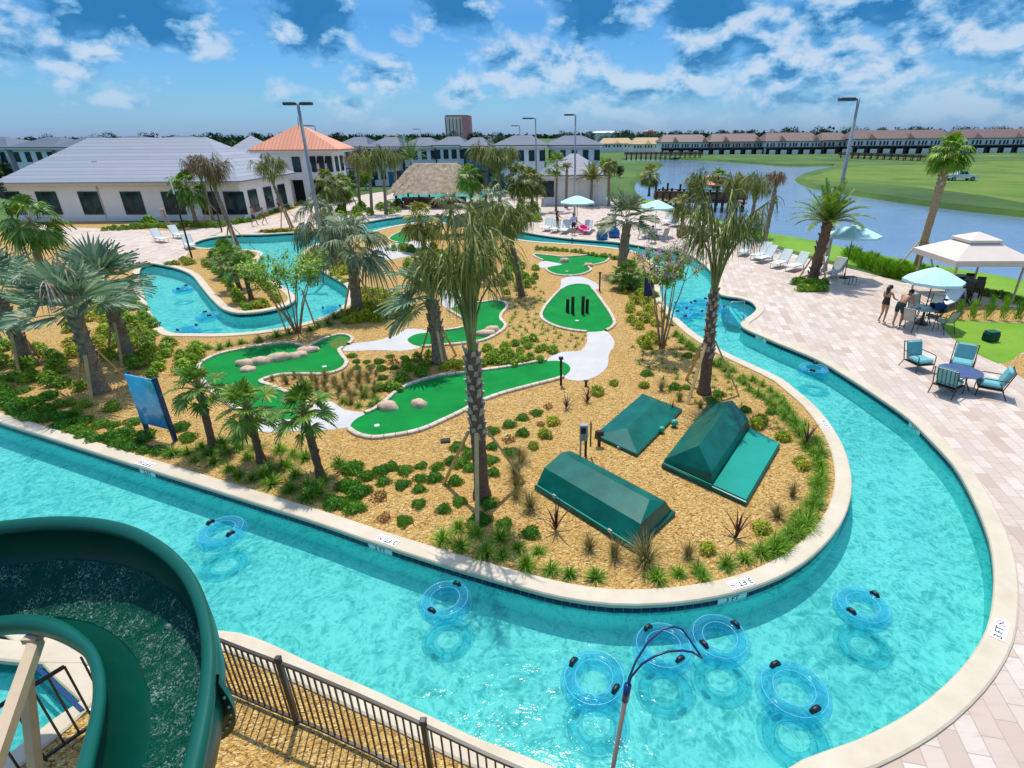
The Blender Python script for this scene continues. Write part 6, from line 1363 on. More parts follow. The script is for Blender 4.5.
# --- fences
def fence(pxs, label, hgt=1.22, step=.108, rails=(1.2, .09), name='metal_fence', post_every=2.2, extra=()):
    pts = smooth_loop([P(*p) for p in pxs], False, step); r = thing(name, label, 'fence', pts[0]); o = pts[0]; L = 0; nxt = 0; pk, i0 = MB(), 0
    for z in rails:
        t = MB(); 
        for a, b in zip(pts[::8], pts[8::8]): t.bar(a-o+Vector((0, 0, z)), b-o+Vector((0, 0, z)), .038, .042)
        t.build('rail', 'bronze_metal', r)
    for i, p in enumerate(pts):
        if L >= nxt:
            q = MB(); q.box((0, 0, hgt/2+.02), (.062, .062, hgt+.04)); q.box((0, 0, hgt+.06), (.078, .078, .04), bev=.01); po = q.build('post', 'bronze_metal', r); po.location = p-o; nxt += post_every
        elif i % 1 == 0: pk.box(p-o+Vector((0, 0, (rails[0]+rails[1])/2)), (.019, .019, rails[0]-rails[1]))
        if i+1 < len(pts): L += (pts[i+1]-p).length
    pk.build('pickets', 'bronze_metal', r); return r
fence([(180, 672), (244, 701), (330, 737), (440, 791), (500, 822), (560, 850)], 'dark bronze picket fence along the near pool bank')
fence([(-60, 838), (30, 785), (67, 748), (112, 717)], 'dark picket fence beside the slide landing pool', name='landing_pool_fence', step=.16)
# --- green slide
NS = 56
def spl(pts, n):
    out = []; m = len(pts)
    for i in range(n):
        t = i/(n-1)*(m-1); k = min(int(t), m-2); u = t-k; p0, p1, p2, p3 = pts[max(k-1, 0)], pts[k], pts[k+1], pts[min(k+2, m-1)]
        out.append(tuple(.5*((2*p1[j])+(-p0[j]+p2[j])*u+(2*p0[j]-5*p1[j]+4*p2[j]-p3[j])*u*u+(-p0[j]+3*p1[j]-3*p2[j]+p3[j])*u**3) for j in range(3)))
    return out
OUT = spl([(168, 860, 3.25), (187, 795, 3.2), (199, 745, 3.15), (207, 700, 3.12), (210, 662, 3.1), (208, 632, 3.1), (201, 602, 3.06), (187, 574, 3.05), (165, 551, 3.05), (135, 533, 3.05), (100, 524, 3.03), (60, 521.5, 3.0), (20, 524, 2.95), (-25, 530, 2.9), (-90, 545, 2.9), (-190, 580, 2.75)], NS)
INN = spl([(42, 860, 3.25), (75, 795, 3.1), (88, 750, 2.95), (96, 716, 2.82), (98.5, 690, 2.72), (96, 668, 2.65), (88, 651, 2.58), (77, 641.5, 2.52), (65, 634, 2.47), (53, 628.5, 2.42), (40, 625.5, 2.36), (24, 624, 2.3), (4, 625, 2.22), (-22, 629, 2.12), (-70, 640, 2.0), (-150, 665, 1.85)], NS)
OP = [P(*q) for q in OUT]; IP = [P(*q) for q in INN]
sl = thing('water_slide', 'dark green open water slide curling down at the lower left', 'water slide', (OP[20].x, OP[20].y, 0)); so = sl.location.copy()
def section(i, k, n, depth, s=1.0, lift=0, a0=0, a1=math.pi):
    o, q = OP[i], IP[i]; c = (o+q)/2; h = (o-q)/2; t = (a0+(a1-a0)*k/n); dn = Vector((0, 0, -1)); tt = OP[min(i+1, NS-1)]-OP[max(i-1, 0)]; nrm = h.cross(tt).normalized(); nrm = nrm if nrm.z < 0 else -nrm
    nn = (nrm*.55+dn*.45).normalized(); x = math.cos(t); y = math.sin(t)
    x = math.copysign(abs(x)**.75, x); y = y**.75
    return c+h*x*s+nn*(depth*y*s+lift)-so
def shell(name, mat, depth, s, a0=0, a1=math.pi, n=16, lift=0, flip=False, sub=sl):
    mb = MB()
    for i in range(NS):
        for k in range(n+1): mb.v.append(tuple(section(i, k, n, depth, s, lift, a0, a1)))
    for i in range(NS-1):
        for k in range(n):
            f = (i*(n+1)+k, i*(n+1)+k+1, (i+1)*(n+1)+k+1, (i+1)*(n+1)+k); mb.f.append(f[::-1] if flip else f); mb.mi.append(0)
    return mb.build(name, mat, sub, True)
DEP = .58
shell('flume', 'slide_green', DEP, .985)
shell('outer_shell', 'slide_green', DEP+.05, 1.03, flip=True)
def rimline(pts, name, w, inn):
    mb = MB()
    for i in range(NS):
        h = (OP[i]-IP[i]).normalized()*(1 if not inn else -1); p = pts[i]-so
        for (x, z) in ((-.03, -.06), (-.055, .0), (-.045, .035), (w*.5, .05), (w-.02, .03), (w, -.01), (w-.01, -.075)): mb.v.append(tuple(p+h*(x-w*.35)+Vector((0, 0, z))))
    for i in range(NS-1):
        for k in range(6): mb.f.append((i*7+k, i*7+k+1, (i+1)*7+k+1, (i+1)*7+k)); mb.mi.append(0)
    return mb.build(name, 'slide_rim', sl, True)
rimline(OP, 'outer_rim', .10, False); rimline(IP, 'inner_rim', .11, True)
wsh = shell('running_water', 'slide_water', DEP, .955, math.pi*.33, math.pi*.66, 22, -.015)
for v in wsh.data.vertices:
    n_ = noise.noise(Vector(v.co)*3.2)*.035+noise.noise(Vector(v.co)*9)*.018; v.co.z += n_
# bolted joint flange on the outside and seams
for i in (13,):
    mb = MB(); ring = [section(i, k, 14, DEP+.05, 1.03, 0, 0, math.pi*.8) for k in range(15)]; ring2 = [section(i, k, 14, DEP+.12, 1.14, .03, 0, math.pi*.8) for k in range(15)]; d = (OP[i+1]-OP[i-1]).normalized()*.05
    for k in range(15): mb.v += [tuple(ring[k]-d), tuple(ring2[k]-d), tuple(ring2[k]+d), tuple(ring[k]+d)]
    for k in range(14):
        for j in range(4): mb.f.append((k*4+j, k*4+(j+1) % 4, (k+1)*4+(j+1) % 4, (k+1)*4+j)); mb.mi.append(0)
    fl = mb.build('joint_flange', 'slide_green', sl)
    bt = MB()
    for k in range(1, 14): bt.ball((ring[k]+ring2[k])/2-d*1.1, .017, 6, 4)
    bt.build('bolts', 'grey_metal', fl)
# tan steel support arm and column under the slide
col_foot = CAM+ray(22, 800)*6.2; col_foot.z = 0
o = thing('slide_support', 'tan steel arm and column carrying the green slide', 'slide support', col_foot); rl = lambda v: Vector(v)-col_foot
hi = CAM+ray(37, 640)*6.35; lw = CAM+ray(-2, 752)*5.2
MB().bar(rl(hi), rl(lw+(lw-hi)*.4), .11, .13).build('arm', 'tan_steel', o); mid = CAM+ray(24, 690)*6.2
MB().bar(Vector((0, 0, 0)), rl(CAM+ray(25, 672)*6.25), .10, .10).build('column', 'tan_steel', o); MB().box((0, 0, .02), (.4, .4, .04)).build('base_plate', 'tan_steel', o)
br = MB(); br.box(rl(hi)+Vector((.0, 0, .06)), (.17, .17, .07)); br.build('saddle', 'tan_steel', o)
# ------------------------------------------------------------------ furniture
def sling_chair(label, p, rz, group=None, s=1.0):
    """dining chair, faces +Y"""
    r = thing('sling_chair', label, 'chair', p, rz, group)
    st = MB(); st.tube([(-.22, .24, .44), (-.22, -.20, .42), (-.22, -.32, .70), (-.22, -.40, .96)], .016, 6); st.tube([(.22, .24, .44), (.22, -.20, .42), (.22, -.32, .70), (.22, -.40, .96)], .016, 6); st.cyl((-.22, -.40, .96), (.22, -.40, .96), .016, n=6); st.cyl((-.22, .24, .44), (.22, .24, .44), .016, n=6); st.build('frame', 'bronze_metal', r)
    sl_ = MB(); pr = [(.23, .445), (.0, .415), (-.19, .43), (-.31, .70), (-.39, .94)]
    for (a, b) in zip(pr, pr[1:]): sl_.quad((-.205, a[0], a[1]), (.205, a[0], a[1]), (.205, b[0], b[1]), (-.205, b[0], b[1]))
    for (a, b) in zip(pr, pr[1:]): sl_.quad((-.205, b[0], b[1]-.012), (.205, b[0], b[1]-.012), (.205, a[0], a[1]-.012), (-.205, a[0], a[1]-.012))
    sl_.build('sling_seat', 'sling', r)
    for sx in (-1, 1):
        MB().tube([(sx*.25, .22, 0), (sx*.25, .22, .62), (sx*.25, .0, .66), (sx*.24, -.30, .66)], .016, 6).build('armrest', 'bronze_metal', r)
        MB().cyl((sx*.24, -.18, .44), (sx*.25, -.34, 0), .016, n=6).build('leg', 'bronze_metal', r)
    r.scale = (s,)*3; return r
def lounge_chair(label, p, rz):
    """deep seat with teal cushions, faces +Y"""
    r = thing('lounge_chair', label, 'lounge chair', p, rz)
    MB().box((0, .06, .40), (.60, .62, .15), bev=.05).build('seat_cushion', 'teal_cushion', r)
    M = Matrix.Rotation(R(-18), 3, 'X').inverted(); MB().box((0, -.30, .70), (.60, .15, .56), Matrix.Rotation(R(18), 3, 'X'), bev=.055).build('back_cushion', 'teal_cushion', r)
    fr = MB(); fr.box((0, .04, .29), (.66, .66, .035)); 
    for i in range(5): fr.bar((-.24+.12*i, -.26, .33), (-.24+.12*i, -.45, .92), .018)
    fr.cyl((-.33, -.45, .93), (.33, -.45, .93), .016, n=6); fr.build('frame', 'bronze_metal', r)
    for sx in (-1, 1):
        MB().tube([(sx*.34, .36, 0), (sx*.34, .34, .58), (sx*.34, .25, .62), (sx*.34, -.38, .62)], .017, 6).build('armrest', 'bronze_metal', r)
        MB().tube([(sx*.34, -.28, .30), (sx*.34, -.46, .95)], .017, 6).build('back_post', 'bronze_metal', r); MB().cyl((sx*.34, -.26, .32), (sx*.34, -.44, 0), .017, n=6).build('leg', 'bronze_metal', r)
    return r
def round_table(label, p, rr, h, top='slate_top', cat='table'):
    r = thing('round_table', label, cat, p); MB().lathe([(rr-.02, h-.03), (rr, h-.02), (rr, h-.005), (rr-.015, h)], 28).build('table_top', top, r)
    for i in range(4):
        a = math.pi/4+i*math.pi/2; MB().tube([(math.cos(a)*rr*.30, math.sin(a)*rr*.3, h-.03), (math.cos(a)*rr*.35, math.sin(a)*rr*.35, h*.5), (math.cos(a)*rr*.62, math.sin(a)*rr*.62, 0)], .02, 6).build('leg', 'bronze_metal', r)
    return r
def umbrella(label, p, rr, h, mat='umbrella', tilt=0):
    r = thing('patio_umbrella', label, 'umbrella', p); n = 8; cp_ = MB(); rings = []
    for (q, z) in ((.03, h+.52), (.40, h+.36), (.72, h+.17), (1.0, h)):
        rings.append([Vector((math.cos(2*math.pi*(i+.5)/n/1)*rr*q, math.sin(2*math.pi*(i+.5)/n)*rr*q, z)) for i in range(n)])
    loft(cp_, rings, False); low = [v-Z*.11 for v in rings[-1]]; loft(cp_, [rings[-1], low], False); cp_.build('canopy', mat, r)
    MB().cyl((0, 0, 0), (0, 0, h+.5), .022, n=8).build('pole', 'bronze_metal', r); MB().ball((0, 0, h+.56), .045, 8, 6).build('finial', 'bronze_metal', r); MB().lathe([(.24, 0), (.24, .06), (.05, .10), (.04, .3)], 16).build('base', 'bronze_metal', r)
    rb = MB()
    for v in rings[-1]: rb.cyl((0, 0, h+.46), v-Z*.015, .010, n=4)
    rb.build('ribs', 'bronze_metal', r); return r
def lounger(label, foot_px, head_px, group=None, mat='sling_white', L=1.95, back=50):
    a, b = P(*foot_px), P(*head_px); d = (b-a); rz = math.atan2(d.y, d.x)-math.pi/2; r = thing('sun_lounger', label, 'sun lounger', a, rz, group)
    bl_ = .78; sx = L-bl_; bk = R(back); tip = (sx+bl_*math.cos(bk), .33+bl_*math.sin(bk))
    f = MB()
    for s in (-1, 1): f.tube([(s*.30, 0, .31), (s*.30, sx, .33), (s*.30, tip[0], tip[1])], .02, 6)
    f.cyl((-.3, 0, .31), (.3, 0, .31), .02, n=6); f.cyl((-.3, tip[0], tip[1]), (.3, tip[0], tip[1]), .02, n=6); f.build('frame', 'grey_metal', r)
    m = MB(); m.box((0, sx/2, .335), (.57, sx, .02)); m.build('sling_seat', mat, r)
    m = MB(); m.bar((0, sx+.02, .345), (0, tip[0], tip[1]+.012), .57, .02); m.build('sling_back', mat, r)
    for y in (.25, sx-.05):
        for s in (-1, 1): MB().cyl((s*.29, y, .32), (s*.32, y, 0), .018, n=6).build('leg', 'grey_metal', r)
    MB().bar((0, sx+.35, .33+.35*math.tan(bk)*.8), (0, sx+.62, .02), .03).build('back_prop', 'grey_metal', r)
    return r
# conversation set on the pavers
tp = P(955, 388); round_table('round slate blue table among four teal cushioned chairs', tp, .60, .60)
def rz_to(p, q): d = q-p; return math.atan2(d.y, d.x)-math.pi/2
for (x, y, lab) in ((916, 369, 'teal cushioned lounge chair left of the slate table, seen side on'), (959, 372, 'teal cushioned lounge chair behind the slate table facing us'), (945.5, 393, 'teal cushioned lounge chair in front of the slate table with its back to us'), (988, 394, 'teal cushioned lounge chair right of the slate table, facing left')):
    p = P(x, y); lounge_chair(lab, p, rz_to(p, tp)).scale = (.95,)*3
# dining set under the aqua umbrella
dp = P(921, 324); t_ = round_table('dining table under the near aqua umbrella, laid with towels', dp, .55, .72, 'sling'); umbrella('pale aqua umbrella over the dining set near the man and woman', dp, 1.12, 1.88)
for (x, y, lab) in ((908, 330, 'grey sling chair with its back to us at the near dining set'), (931, 326, 'sling chair draped with a dark blue towel at the near dining set'), (942, 332, 'grey sling chair seen side on, right of the near dining set'), (913, 318, 'sling chair on the far side of the near dining set'), (931, 317, 'sling chair behind the draped one at the near dining set')):
    p = P(x, y); sling_chair(lab, p, rz_to(p, dp))
p = P(931, 322); 
def cloth(label, p, z, w, l, mat, seed, name='towel', cat='towel', drop=.25):
    st = rnd.getstate(); rnd.seed(seed); mb = MB(); n = 9
    for i in range(n+1):
        for j in range(n+1):
            u, v = i/n-.5, j/n-.5; edge = max(0, abs(v)*2-.55); mb.v.append((u*w+noise.noise((u*4, v*4, seed))*.05, v*l*(1-.3*edge), z-edge**1.4*drop*2+noise.noise((u*5+seed, v*5, 2))*.06+.03))
    for i in range(n):
        for j in range(n): mb.f.append((i*(n+1)+j, (i+1)*(n+1)+j, (i+1)*(n+1)+j+1, i*(n+1)+j+1)); mb.mi.append(0)
    o = mb.build(name, mat, None, True); o.location = p; rnd.setstate(st)
    md = o.modifiers.new('thickness', 'SOLIDIFY'); md.thickness = .02; return tag(o, label, cat)
cloth('dark blue towel hung over the chair back of the dining set', P(930.5, 325)+Vector((.02, -.12, 0)), .93, .50, .55, 'blue_cloth', 4, drop=.5)
cloth('crumpled pale towel heaped on the dining table', dp+Vector((-.12, -.1, 0)), .76, .5, .45, 'towel', 2); cloth('second pale towel at the table edge by the man', dp+Vector((-.42, .05, 0)), .76, .35, .4, 'towel', 7)
# loungers
for (f, h, lab) in (((741, 257), (752, 250), 'pale lounger leftmost of the lakeside row, behind the hanging fronds'), ((753, 260.5), (772, 255), 'pale lounger second in the lakeside row'), ((757, 263.5), (781, 257.5), 'pale lounger third in the lakeside row'), ((773, 269), (795, 262), 'pale lounger fourth in the lakeside row'), ((788, 272), (809, 266), 'pale lounger fifth in the lakeside row, left of the feather palm'), ((806, 277), (824, 271), 'pale lounger half hidden behind the feather palm')): lounger(lab, f, h)
lounger('grey lounger right of the feather palm under the white umbrella', (829, 279), (841, 273), None, 'sling')
umbrella('nearly white umbrella by the lake lawn right of the feather palm', P(844, 278), 1.40, 2.35, 'umbrella')
p = P(850, 284.5); r = thing('side_table', 'small dark side table beside the grey lounger', 'side table', p); MB().box((0, 0, .42), (.42, .42, .03), bev=.01).build('table_top', 'dark_frame', r)
for a in (-1, 1):
    for b in (-1, 1): MB().cyl((a*.18, b*.18, .41), (a*.2, b*.2, 0), .015, n=6).build('leg', 'black_metal', r)
for (f, h, lab) in (((938, 307), (952, 301), 'white lounger drawn up left of the canopy post'), ((936, 311), (950, 306), 'white lounger in front of the other one by the canopy post')): lounger(lab, f, h, None, 'sling_white', 1.9, 38)
for (f, h, lab) in (((664, 225.5), (671, 222), 'pale lounger beside the far aqua umbrella, left'), ((671, 227.5), (678, 224), 'pale lounger beside the far aqua umbrella, right')): lounger(lab, f, h)
for (f, h, lab) in (((166, 243), (153, 240), 'pale lounger before the clubhouse, left of two'), ((184, 239), (169, 236), 'pale lounger before the clubhouse, right of two'), ((192, 250), (187, 245), 'pale lounger at the end of the upper river arm')): lounger(lab, f, h)
# far dining set
dp2 = P(655, 239); round_table('far patio table under the small aqua umbrella', dp2, .5, .72, 'sling'); umbrella('small aqua umbrella on the far deck beside the pier', P(654.5, 236), 1.35, 2.2)
for (x, y, lab) in ((642, 239, 'sling chair left of the far patio table'), (652, 243, 'sling chair with its back to us at the far patio table'), (663, 241, 'sling chair right of the far patio table')):
    p = P(x, y); sling_chair(lab, p, rz_to(p, dp2))
umbrella('aqua umbrella over the bathers on the far deck', P(577, 229), 1.5, 2.2)
for (f, h, lab) in (((553, 233.5), (559, 229.5), 'pale lounger under the bathers umbrella, left'), ((563, 234.5), (568, 230.5), 'pale lounger under the bathers umbrella, middle'), ((586, 235), (590, 230.5), 'pale lounger under the bathers umbrella, right'), ((545, 232), (551, 228), 'pale lounger at the palms left of the bathers')): lounger(lab, f, h)
p = P(583.5, 234); o = thing('pink_ring', 'bright pink swim ring on the deck by the bathers', 'swim ring', p+Vector((0, 0, .42)), .4); MB().torus((0, 0, 0), .36, .14, 32, 12, Matrix.Rotation(R(25), 3, 'X')).build('ring', 'pink_vinyl', o, True); MB().box((.34, 0, .17), (.12, .10, .04), bev=.01).build('handle', 'white_paint', o)
for (x, y, lab) in ((602, 240, 'dark blue bell shaped bin on the far deck, left of two'), (614, 237.5, 'lighter blue bell shaped bin on the far deck, right of two')):
    p = P(x, y); o = thing('blue_bin', lab, 'bin', p); MB().lathe([(.42, 0), (.46, .3), (.40, .55), (.22, .75)], 16).build('body', 'blue_plastic', o, True); MB().lathe([(.16, .75), (.16, 1.15), (.10, 1.3)], 12).build('spout', 'navy_cloth', o, True)
for (x, y, lab) in ((682, 237, 'square wooden planter with grass on the far deck, left'), (701, 241, 'square wooden planter with grass on the far deck, right')):
    p = P(x, y); o = thing('wooden_planter', lab, 'planter', p); MB().box((0, 0, .3), (.75, .75, .6), bev=.03).build('box', 'wood', o); m = MB()
    for i in range(120):
        a = rnd.uniform(0, 6.28); e = rnd.uniform(.7, 1.5); d = Vector((math.cos(a)*math.cos(e), math.sin(a)*math.cos(e), math.sin(e))); blade(m, (rnd.uniform(-.2, .2), rnd.uniform(-.2, .2), .58), d, rnd.uniform(.4, .9), .03, 1.0, Vector((-math.sin(a), math.cos(a), 0)), 3)
    m.build('plant', 'hay', o)
# cream canopy
A, B, C = P(912, 289), P(946, 304), P(1011, 304); Dp = A+C-B; ctr = (A+C)/2; hC = PD(957, 260, B.y).z
g = thing('garden_canopy', 'cream fabric canopy with a small raised top on four posts', 'canopy', ctr); rl2 = lambda v, z=0: Vector((v.x-ctr.x, v.y-ctr.y, z))
for v in (A, B, C, Dp): MB().cyl(rl2(v), rl2(v, hC), .05, n=8).build('post', 'tan_steel', g)
def ringc(s, z): return [rl2(ctr+(v-ctr)*s, z) for v in (A, B, C, Dp)]
m = MB(); loft(m, [ringc(1.20, hC-.26), ringc(1.20, hC), ringc(.42, hC+.62)], False); m.build('roof_cloth', 'canopy', g)
m = MB(); loft(m, [ringc(.50, hC+.62), ringc(.50, hC+.74), ringc(.03, hC+1.02)], True); m.build('raised_top', 'canopy', g)
m = MB()
for a, b in zip((A, B, C, Dp), (B, C, Dp, A)): m.bar(rl2(ctr+(a-ctr)*1.17, hC-.05), rl2(ctr+(b-ctr)*1.17, hC-.05), .04)
m.build('roof_frame', 'tan_steel', g)
def high_table(label, p):
    r = thing('bar_table', label, 'bar table', p); MB().lathe([(.40, 1.0), (.42, 1.02), (.42, 1.04)], 20).build('table_top', 'dark_frame', r); MB().cyl((0, 0, 0), (0, 0, 1.0), .05, n=8).build('pedestal', 'black_metal', r); MB().lathe([(.28, 0), (.28, .03), (.06, .06)], 16).build('base', 'black_metal', r)
high_table('dark round bar table under the cream canopy, farther', P(958, 297)); high_table('dark round bar table under the cream canopy, nearer', P(967, 302))
for i, (x, y) in enumerate(((952, 299), (955, 303), (962, 305), (973, 304), (974, 299), (963, 295))): p = P(x, y); bar_stool(p.x, p.y, 'black bar stool at the tables under the cream canopy', 'bar stools under the canopy')
# parked pickup across the lake
p = P(960, 180.5); v = thing('parked_pickup', 'white pickup truck parked on the grass across the lake', 'pickup truck', p, R(-8))
v.scale = (.86,)*3
b = MB(); b.add([(-2.6, -.95, .45), (2.6, -.95, .45), (2.6, .95, .45), (-2.6, .95, .45), (-2.6, -.95, 1.12), (2.58, -.93, .98), (2.58, .93, .98), (-2.6, .95, 1.12), (.95, -.95, 1.12), (.95, .95, 1.12)], [(0, 3, 2, 1), (0, 1, 5, 8, 4), (2, 3, 7, 9, 6), (1, 2, 6, 5), (3, 0, 4, 7), (8, 5, 6, 9), (4, 8, 9, 7)]); b.build('body', 'car_white', v)
c = MB(); c.add([(-1.0, -.92, 1.125), (1.1, -.92, 1.125), (1.1, .92, 1.125), (-1.0, .92, 1.125), (-.85, -.76, 1.78), (.35, -.76, 1.78), (.35, .76, 1.78), (-.85, .76, 1.78)], [(0, 1, 5, 4), (1, 2, 6, 5), (2, 3, 7, 6), (3, 0, 4, 7), (4, 5, 6, 7)]); c.build('cabin', 'car_white', v)
for (y, s) in ((-.90, -1), (.90, 1)):
    for (x0_, x1_) in ((-.80, -.15), (-.05, .62)):
        m = MB(); q = .06; m.add([(x0_, s*.935, 1.2), (x1_+.12, s*.935, 1.2), (x1_-.12, s*.80, 1.68), (x0_, s*.80, 1.68)], [(0, 1, 2, 3)]); m.build('side_window', 'glass', v)
MB().quad((1.10, -.8, 1.2), (1.10, .8, 1.2), (.42, .68, 1.72), (.42, -.68, 1.72)).build('windscreen', 'glass', v)
for x in (-1.65, 1.65):
    for y in (-.9, .9):
        w_ = MB().tube([(x, y-.11, .38), (x, y+.11, .38)], [.38, .38], 18).build('wheel', 'rubber', v); MB().tube([(x, y-.12, .38), (x, y+.12, .38)], [.22, .22], 12).build('rim', 'grey_metal', w_)
for y in (-.7, .7): MB().box((2.6, y, .82), (.05, .32, .16)).build('headlight', 'white_paint', v)
MB().box((2.6, 0, .55), (.14, 1.85, .18)).build('bumper', 'dark_frame', v)
# ------------------------------------------------------------------ people
def skin_body(J, E, rad, name, mat, root, sub=2):
    me = bpy.data.meshes.new('b'); names = list(J); me.from_pydata([J[n] for n in names], [(names.index(a), names.index(b)) for a, b in E], [])
    o = bpy.data.objects.new('b', me); COL.objects.link(o); md = o.modifiers.new('s', 'SKIN'); md.use_smooth_shade = True; sd = o.modifiers.new('d', 'SUBSURF'); sd.levels = sub; sd.render_levels = sub
    for i, n in enumerate(names):
        sv = me.skin_vertices[0].data[i]; r_ = rad[n]; sv.radius = r_ if isinstance(r_, tuple) else (r_, r_); sv.use_root = (n == 'pelvis')
    bpy.context.view_layer.update(); dg = bpy.context.evaluated_depsgraph_get(); m2 = bpy.data.meshes.new_from_object(o.evaluated_get(dg)); m2.name = name; bpy.data.objects.remove(o); m2.materials.clear(); m2.materials.append(MT[mat])
    return link(name, m2, root)
def garment(body, J, segs, allb, mat, name, off=.012, tmin=0, tmax=1):
    """skin-tight cloth: the body faces nearest to the named bones, set off from the skin"""
    mb = MB(); me = body.data; vid = {}
    def near(c):
        best = None
        for (a, b) in allb:
            p, q = Vector(J[a]), Vector(J[b]); d = q-p; t = max(0, min(1, (c-p).dot(d)/d.length_squared)); dist = (c-(p+d*t)).length
            if best is None or dist < best[0]: best = (dist, (a, b), t)
        return best
    for f in me.polygons:
        _, s, t = near(f.center)
        if s in segs and segs[s][0] <= t <= segs[s][1]:
            ids = []
            for i in f.vertices:
                if i not in vid: vid[i] = len(mb.v); mb.v.append(tuple(me.vertices[i].co+me.vertices[i].normal*off))
                ids.append(vid[i])
            mb.f.append(tuple(ids)); mb.mi.append(0)
    return mb.build(name, mat, body.parent, True)
BONES = [('pelvis', 'waist'), ('waist', 'chest'), ('chest', 'neck'), ('neck', 'head'), ('head', 'crown')]+[(a+s, b+s) if a[0] != '*' else (a[1:], b+s) for s in 'LR' for a, b in (('*chest', 'shoulder'), ('shoulder', 'elbow'), ('elbow', 'wrist'), ('wrist', 'palm'), ('*pelvis', 'hip'), ('hip', 'knee'), ('knee', 'ankle'), ('ankle', 'toe'))]
def person(label, p, rz, h=1.7, pose=None, skin='skin', clothes=(), hair=True, female=False, hair_long=False, fingers=False, group=None):
    J = {'pelvis': (0, 0, .93), 'waist': (0, 0, 1.08), 'chest': (0, .01, 1.27), 'neck': (0, 0, 1.45), 'head': (0, .025, 1.57), 'crown': (0, .02, 1.66)}
    for s, k in (('L', -1), ('R', 1)):
        J.update({'shoulder'+s: (k*(.165 if female else .19), 0, 1.39), 'elbow'+s: (k*.235, -.02, 1.12), 'wrist'+s: (k*.25, .07, .88), 'palm'+s: (k*.25, .09, .80), 'hip'+s: (k*.095, 0, .88), 'knee'+s: (k*.10, .02, .49), 'ankle'+s: (k*.10, -.02, .085), 'toe'+s: (k*.115, .15, .035)})
    J.update(pose or {})
    rad = {'pelvis': (.145, .11), 'waist': (.115, .09) if female else (.14, .10), 'chest': (.135, .105) if female else (.165, .115), 'neck': .052, 'head': (.078, .092), 'crown': (.06, .07)}
    for s in 'LR': rad.update({'shoulder'+s: .058, 'elbow'+s: .038, 'wrist'+s: .027, 'palm'+s: (.035, .02), 'hip'+s: .085, 'knee'+s: .052, 'ankle'+s: .034, 'toe'+s: .028})
    B = list(BONES)
    if fingers:
        for s in 'LR':
            a, w_ = Vector(J['palm'+s]), Vector(J['wrist'+s]); d = (a-w_).normalized(); side = d.orthogonal().normalized()
            for i in range(4):
                n1, n2 = 'f%d%s' % (i, s), 'g%d%s' % (i, s); o_ = side*(i-1.5)*.019; J[n1] = tuple(a+o_+d*.045); J[n2] = tuple(a+o_+d*(.085+.01*(1-abs(i-1.5)))-d.cross(side)*.012); rad[n1] = .009; rad[n2] = .0075; B += [('palm'+s, n1), (n1, n2)]
            J['t1'+s] = tuple(w_.lerp(a, .4)+side*.04); J['t2'+s] = tuple(w_.lerp(a, .9)+side*.062); rad['t1'+s] = .011; rad['t2'+s] = .009; B += [('wrist'+s, 't1'+s), ('t1'+s, 't2'+s)]
    r = thing('person', label, 'person', p, rz, group); r.scale = (h/1.74,)*3
    body = skin_body(J, B, rad, 'body', skin, r)
    hd, cr = Vector(J['head']), Vector(J['crown']); ax_ = (cr-hd).normalized()
    # face: nose, eyes, ears on the head
    fw_ = Vector((0, 1, 0)); fw_ = (fw_-ax_*fw_.dot(ax_)).normalized(); sd_ = ax_.cross(fw_)
    fc = MB(); fc.ball(hd+fw_*.105+ax_*.005, (.014, .018, .022), 8, 6); fc.ball(hd+sd_*.088, (.012, .025, .032), 8, 6); fc.ball(hd-sd_*.088, (.012, .025, .032), 8, 6); fc.build('nose_and_ears', skin, r, True)
    ey = MB(); ey.ball(hd+fw_*.094+ax_*.03+sd_*.034, .012, 8, 6); ey.ball(hd+fw_*.094+ax_*.03-sd_*.034, .012, 8, 6); ey.ball(hd+fw_*.094-ax_*.05, (.026, .008, .007), 8, 4); ey.build('eyes_and_mouth', 'hair', r, True)
    if hair:
        hm = MB(); c = hd+ax_*.05-fw_*.018; hm.ball(c, (.098, .108, .092), 14, 9, .04)
        if hair_long:
            bk_ = -fw_; hm.tube([c+bk_*.07, c+bk_*.12-Z*.10, c+bk_*.13-Z*.24, c+bk_*.12-Z*.36], [.075, .080, .060, .02], 8, jit=.08)
        hm.build('hair', 'hair', r, True)
    for nm, mat, segs, off in clothes: garment(body, J, segs, B, mat, nm, off)
    return r
legs_short = {('pelvis', 'waist'): (0, .55), ('pelvis', 'hipL'): (0, 1), ('pelvis', 'hipR'): (0, 1), ('hipL', 'kneeL'): (0, .62), ('hipR', 'kneeR'): (0, .62)}
brief = {('pelvis', 'waist'): (0, .25), ('pelvis', 'hipL'): (0, 1), ('pelvis', 'hipR'): (0, 1), ('hipL', 'kneeL'): (0, .04), ('hipR', 'kneeR'): (0, .04)}
suit = dict(brief); suit.update({('pelvis', 'waist'): (0, 1), ('waist', 'chest'): (0, .55)})
shirt = {('pelvis', 'waist'): (.3, 1), ('waist', 'chest'): (0, 1), ('chest', 'neck'): (0, .7), ('chest', 'shoulderL'): (0, 1), ('chest', 'shoulderR'): (0, 1), ('shoulderL', 'elbowL'): (0, .7), ('shoulderR', 'elbowR'): (0, .7)}
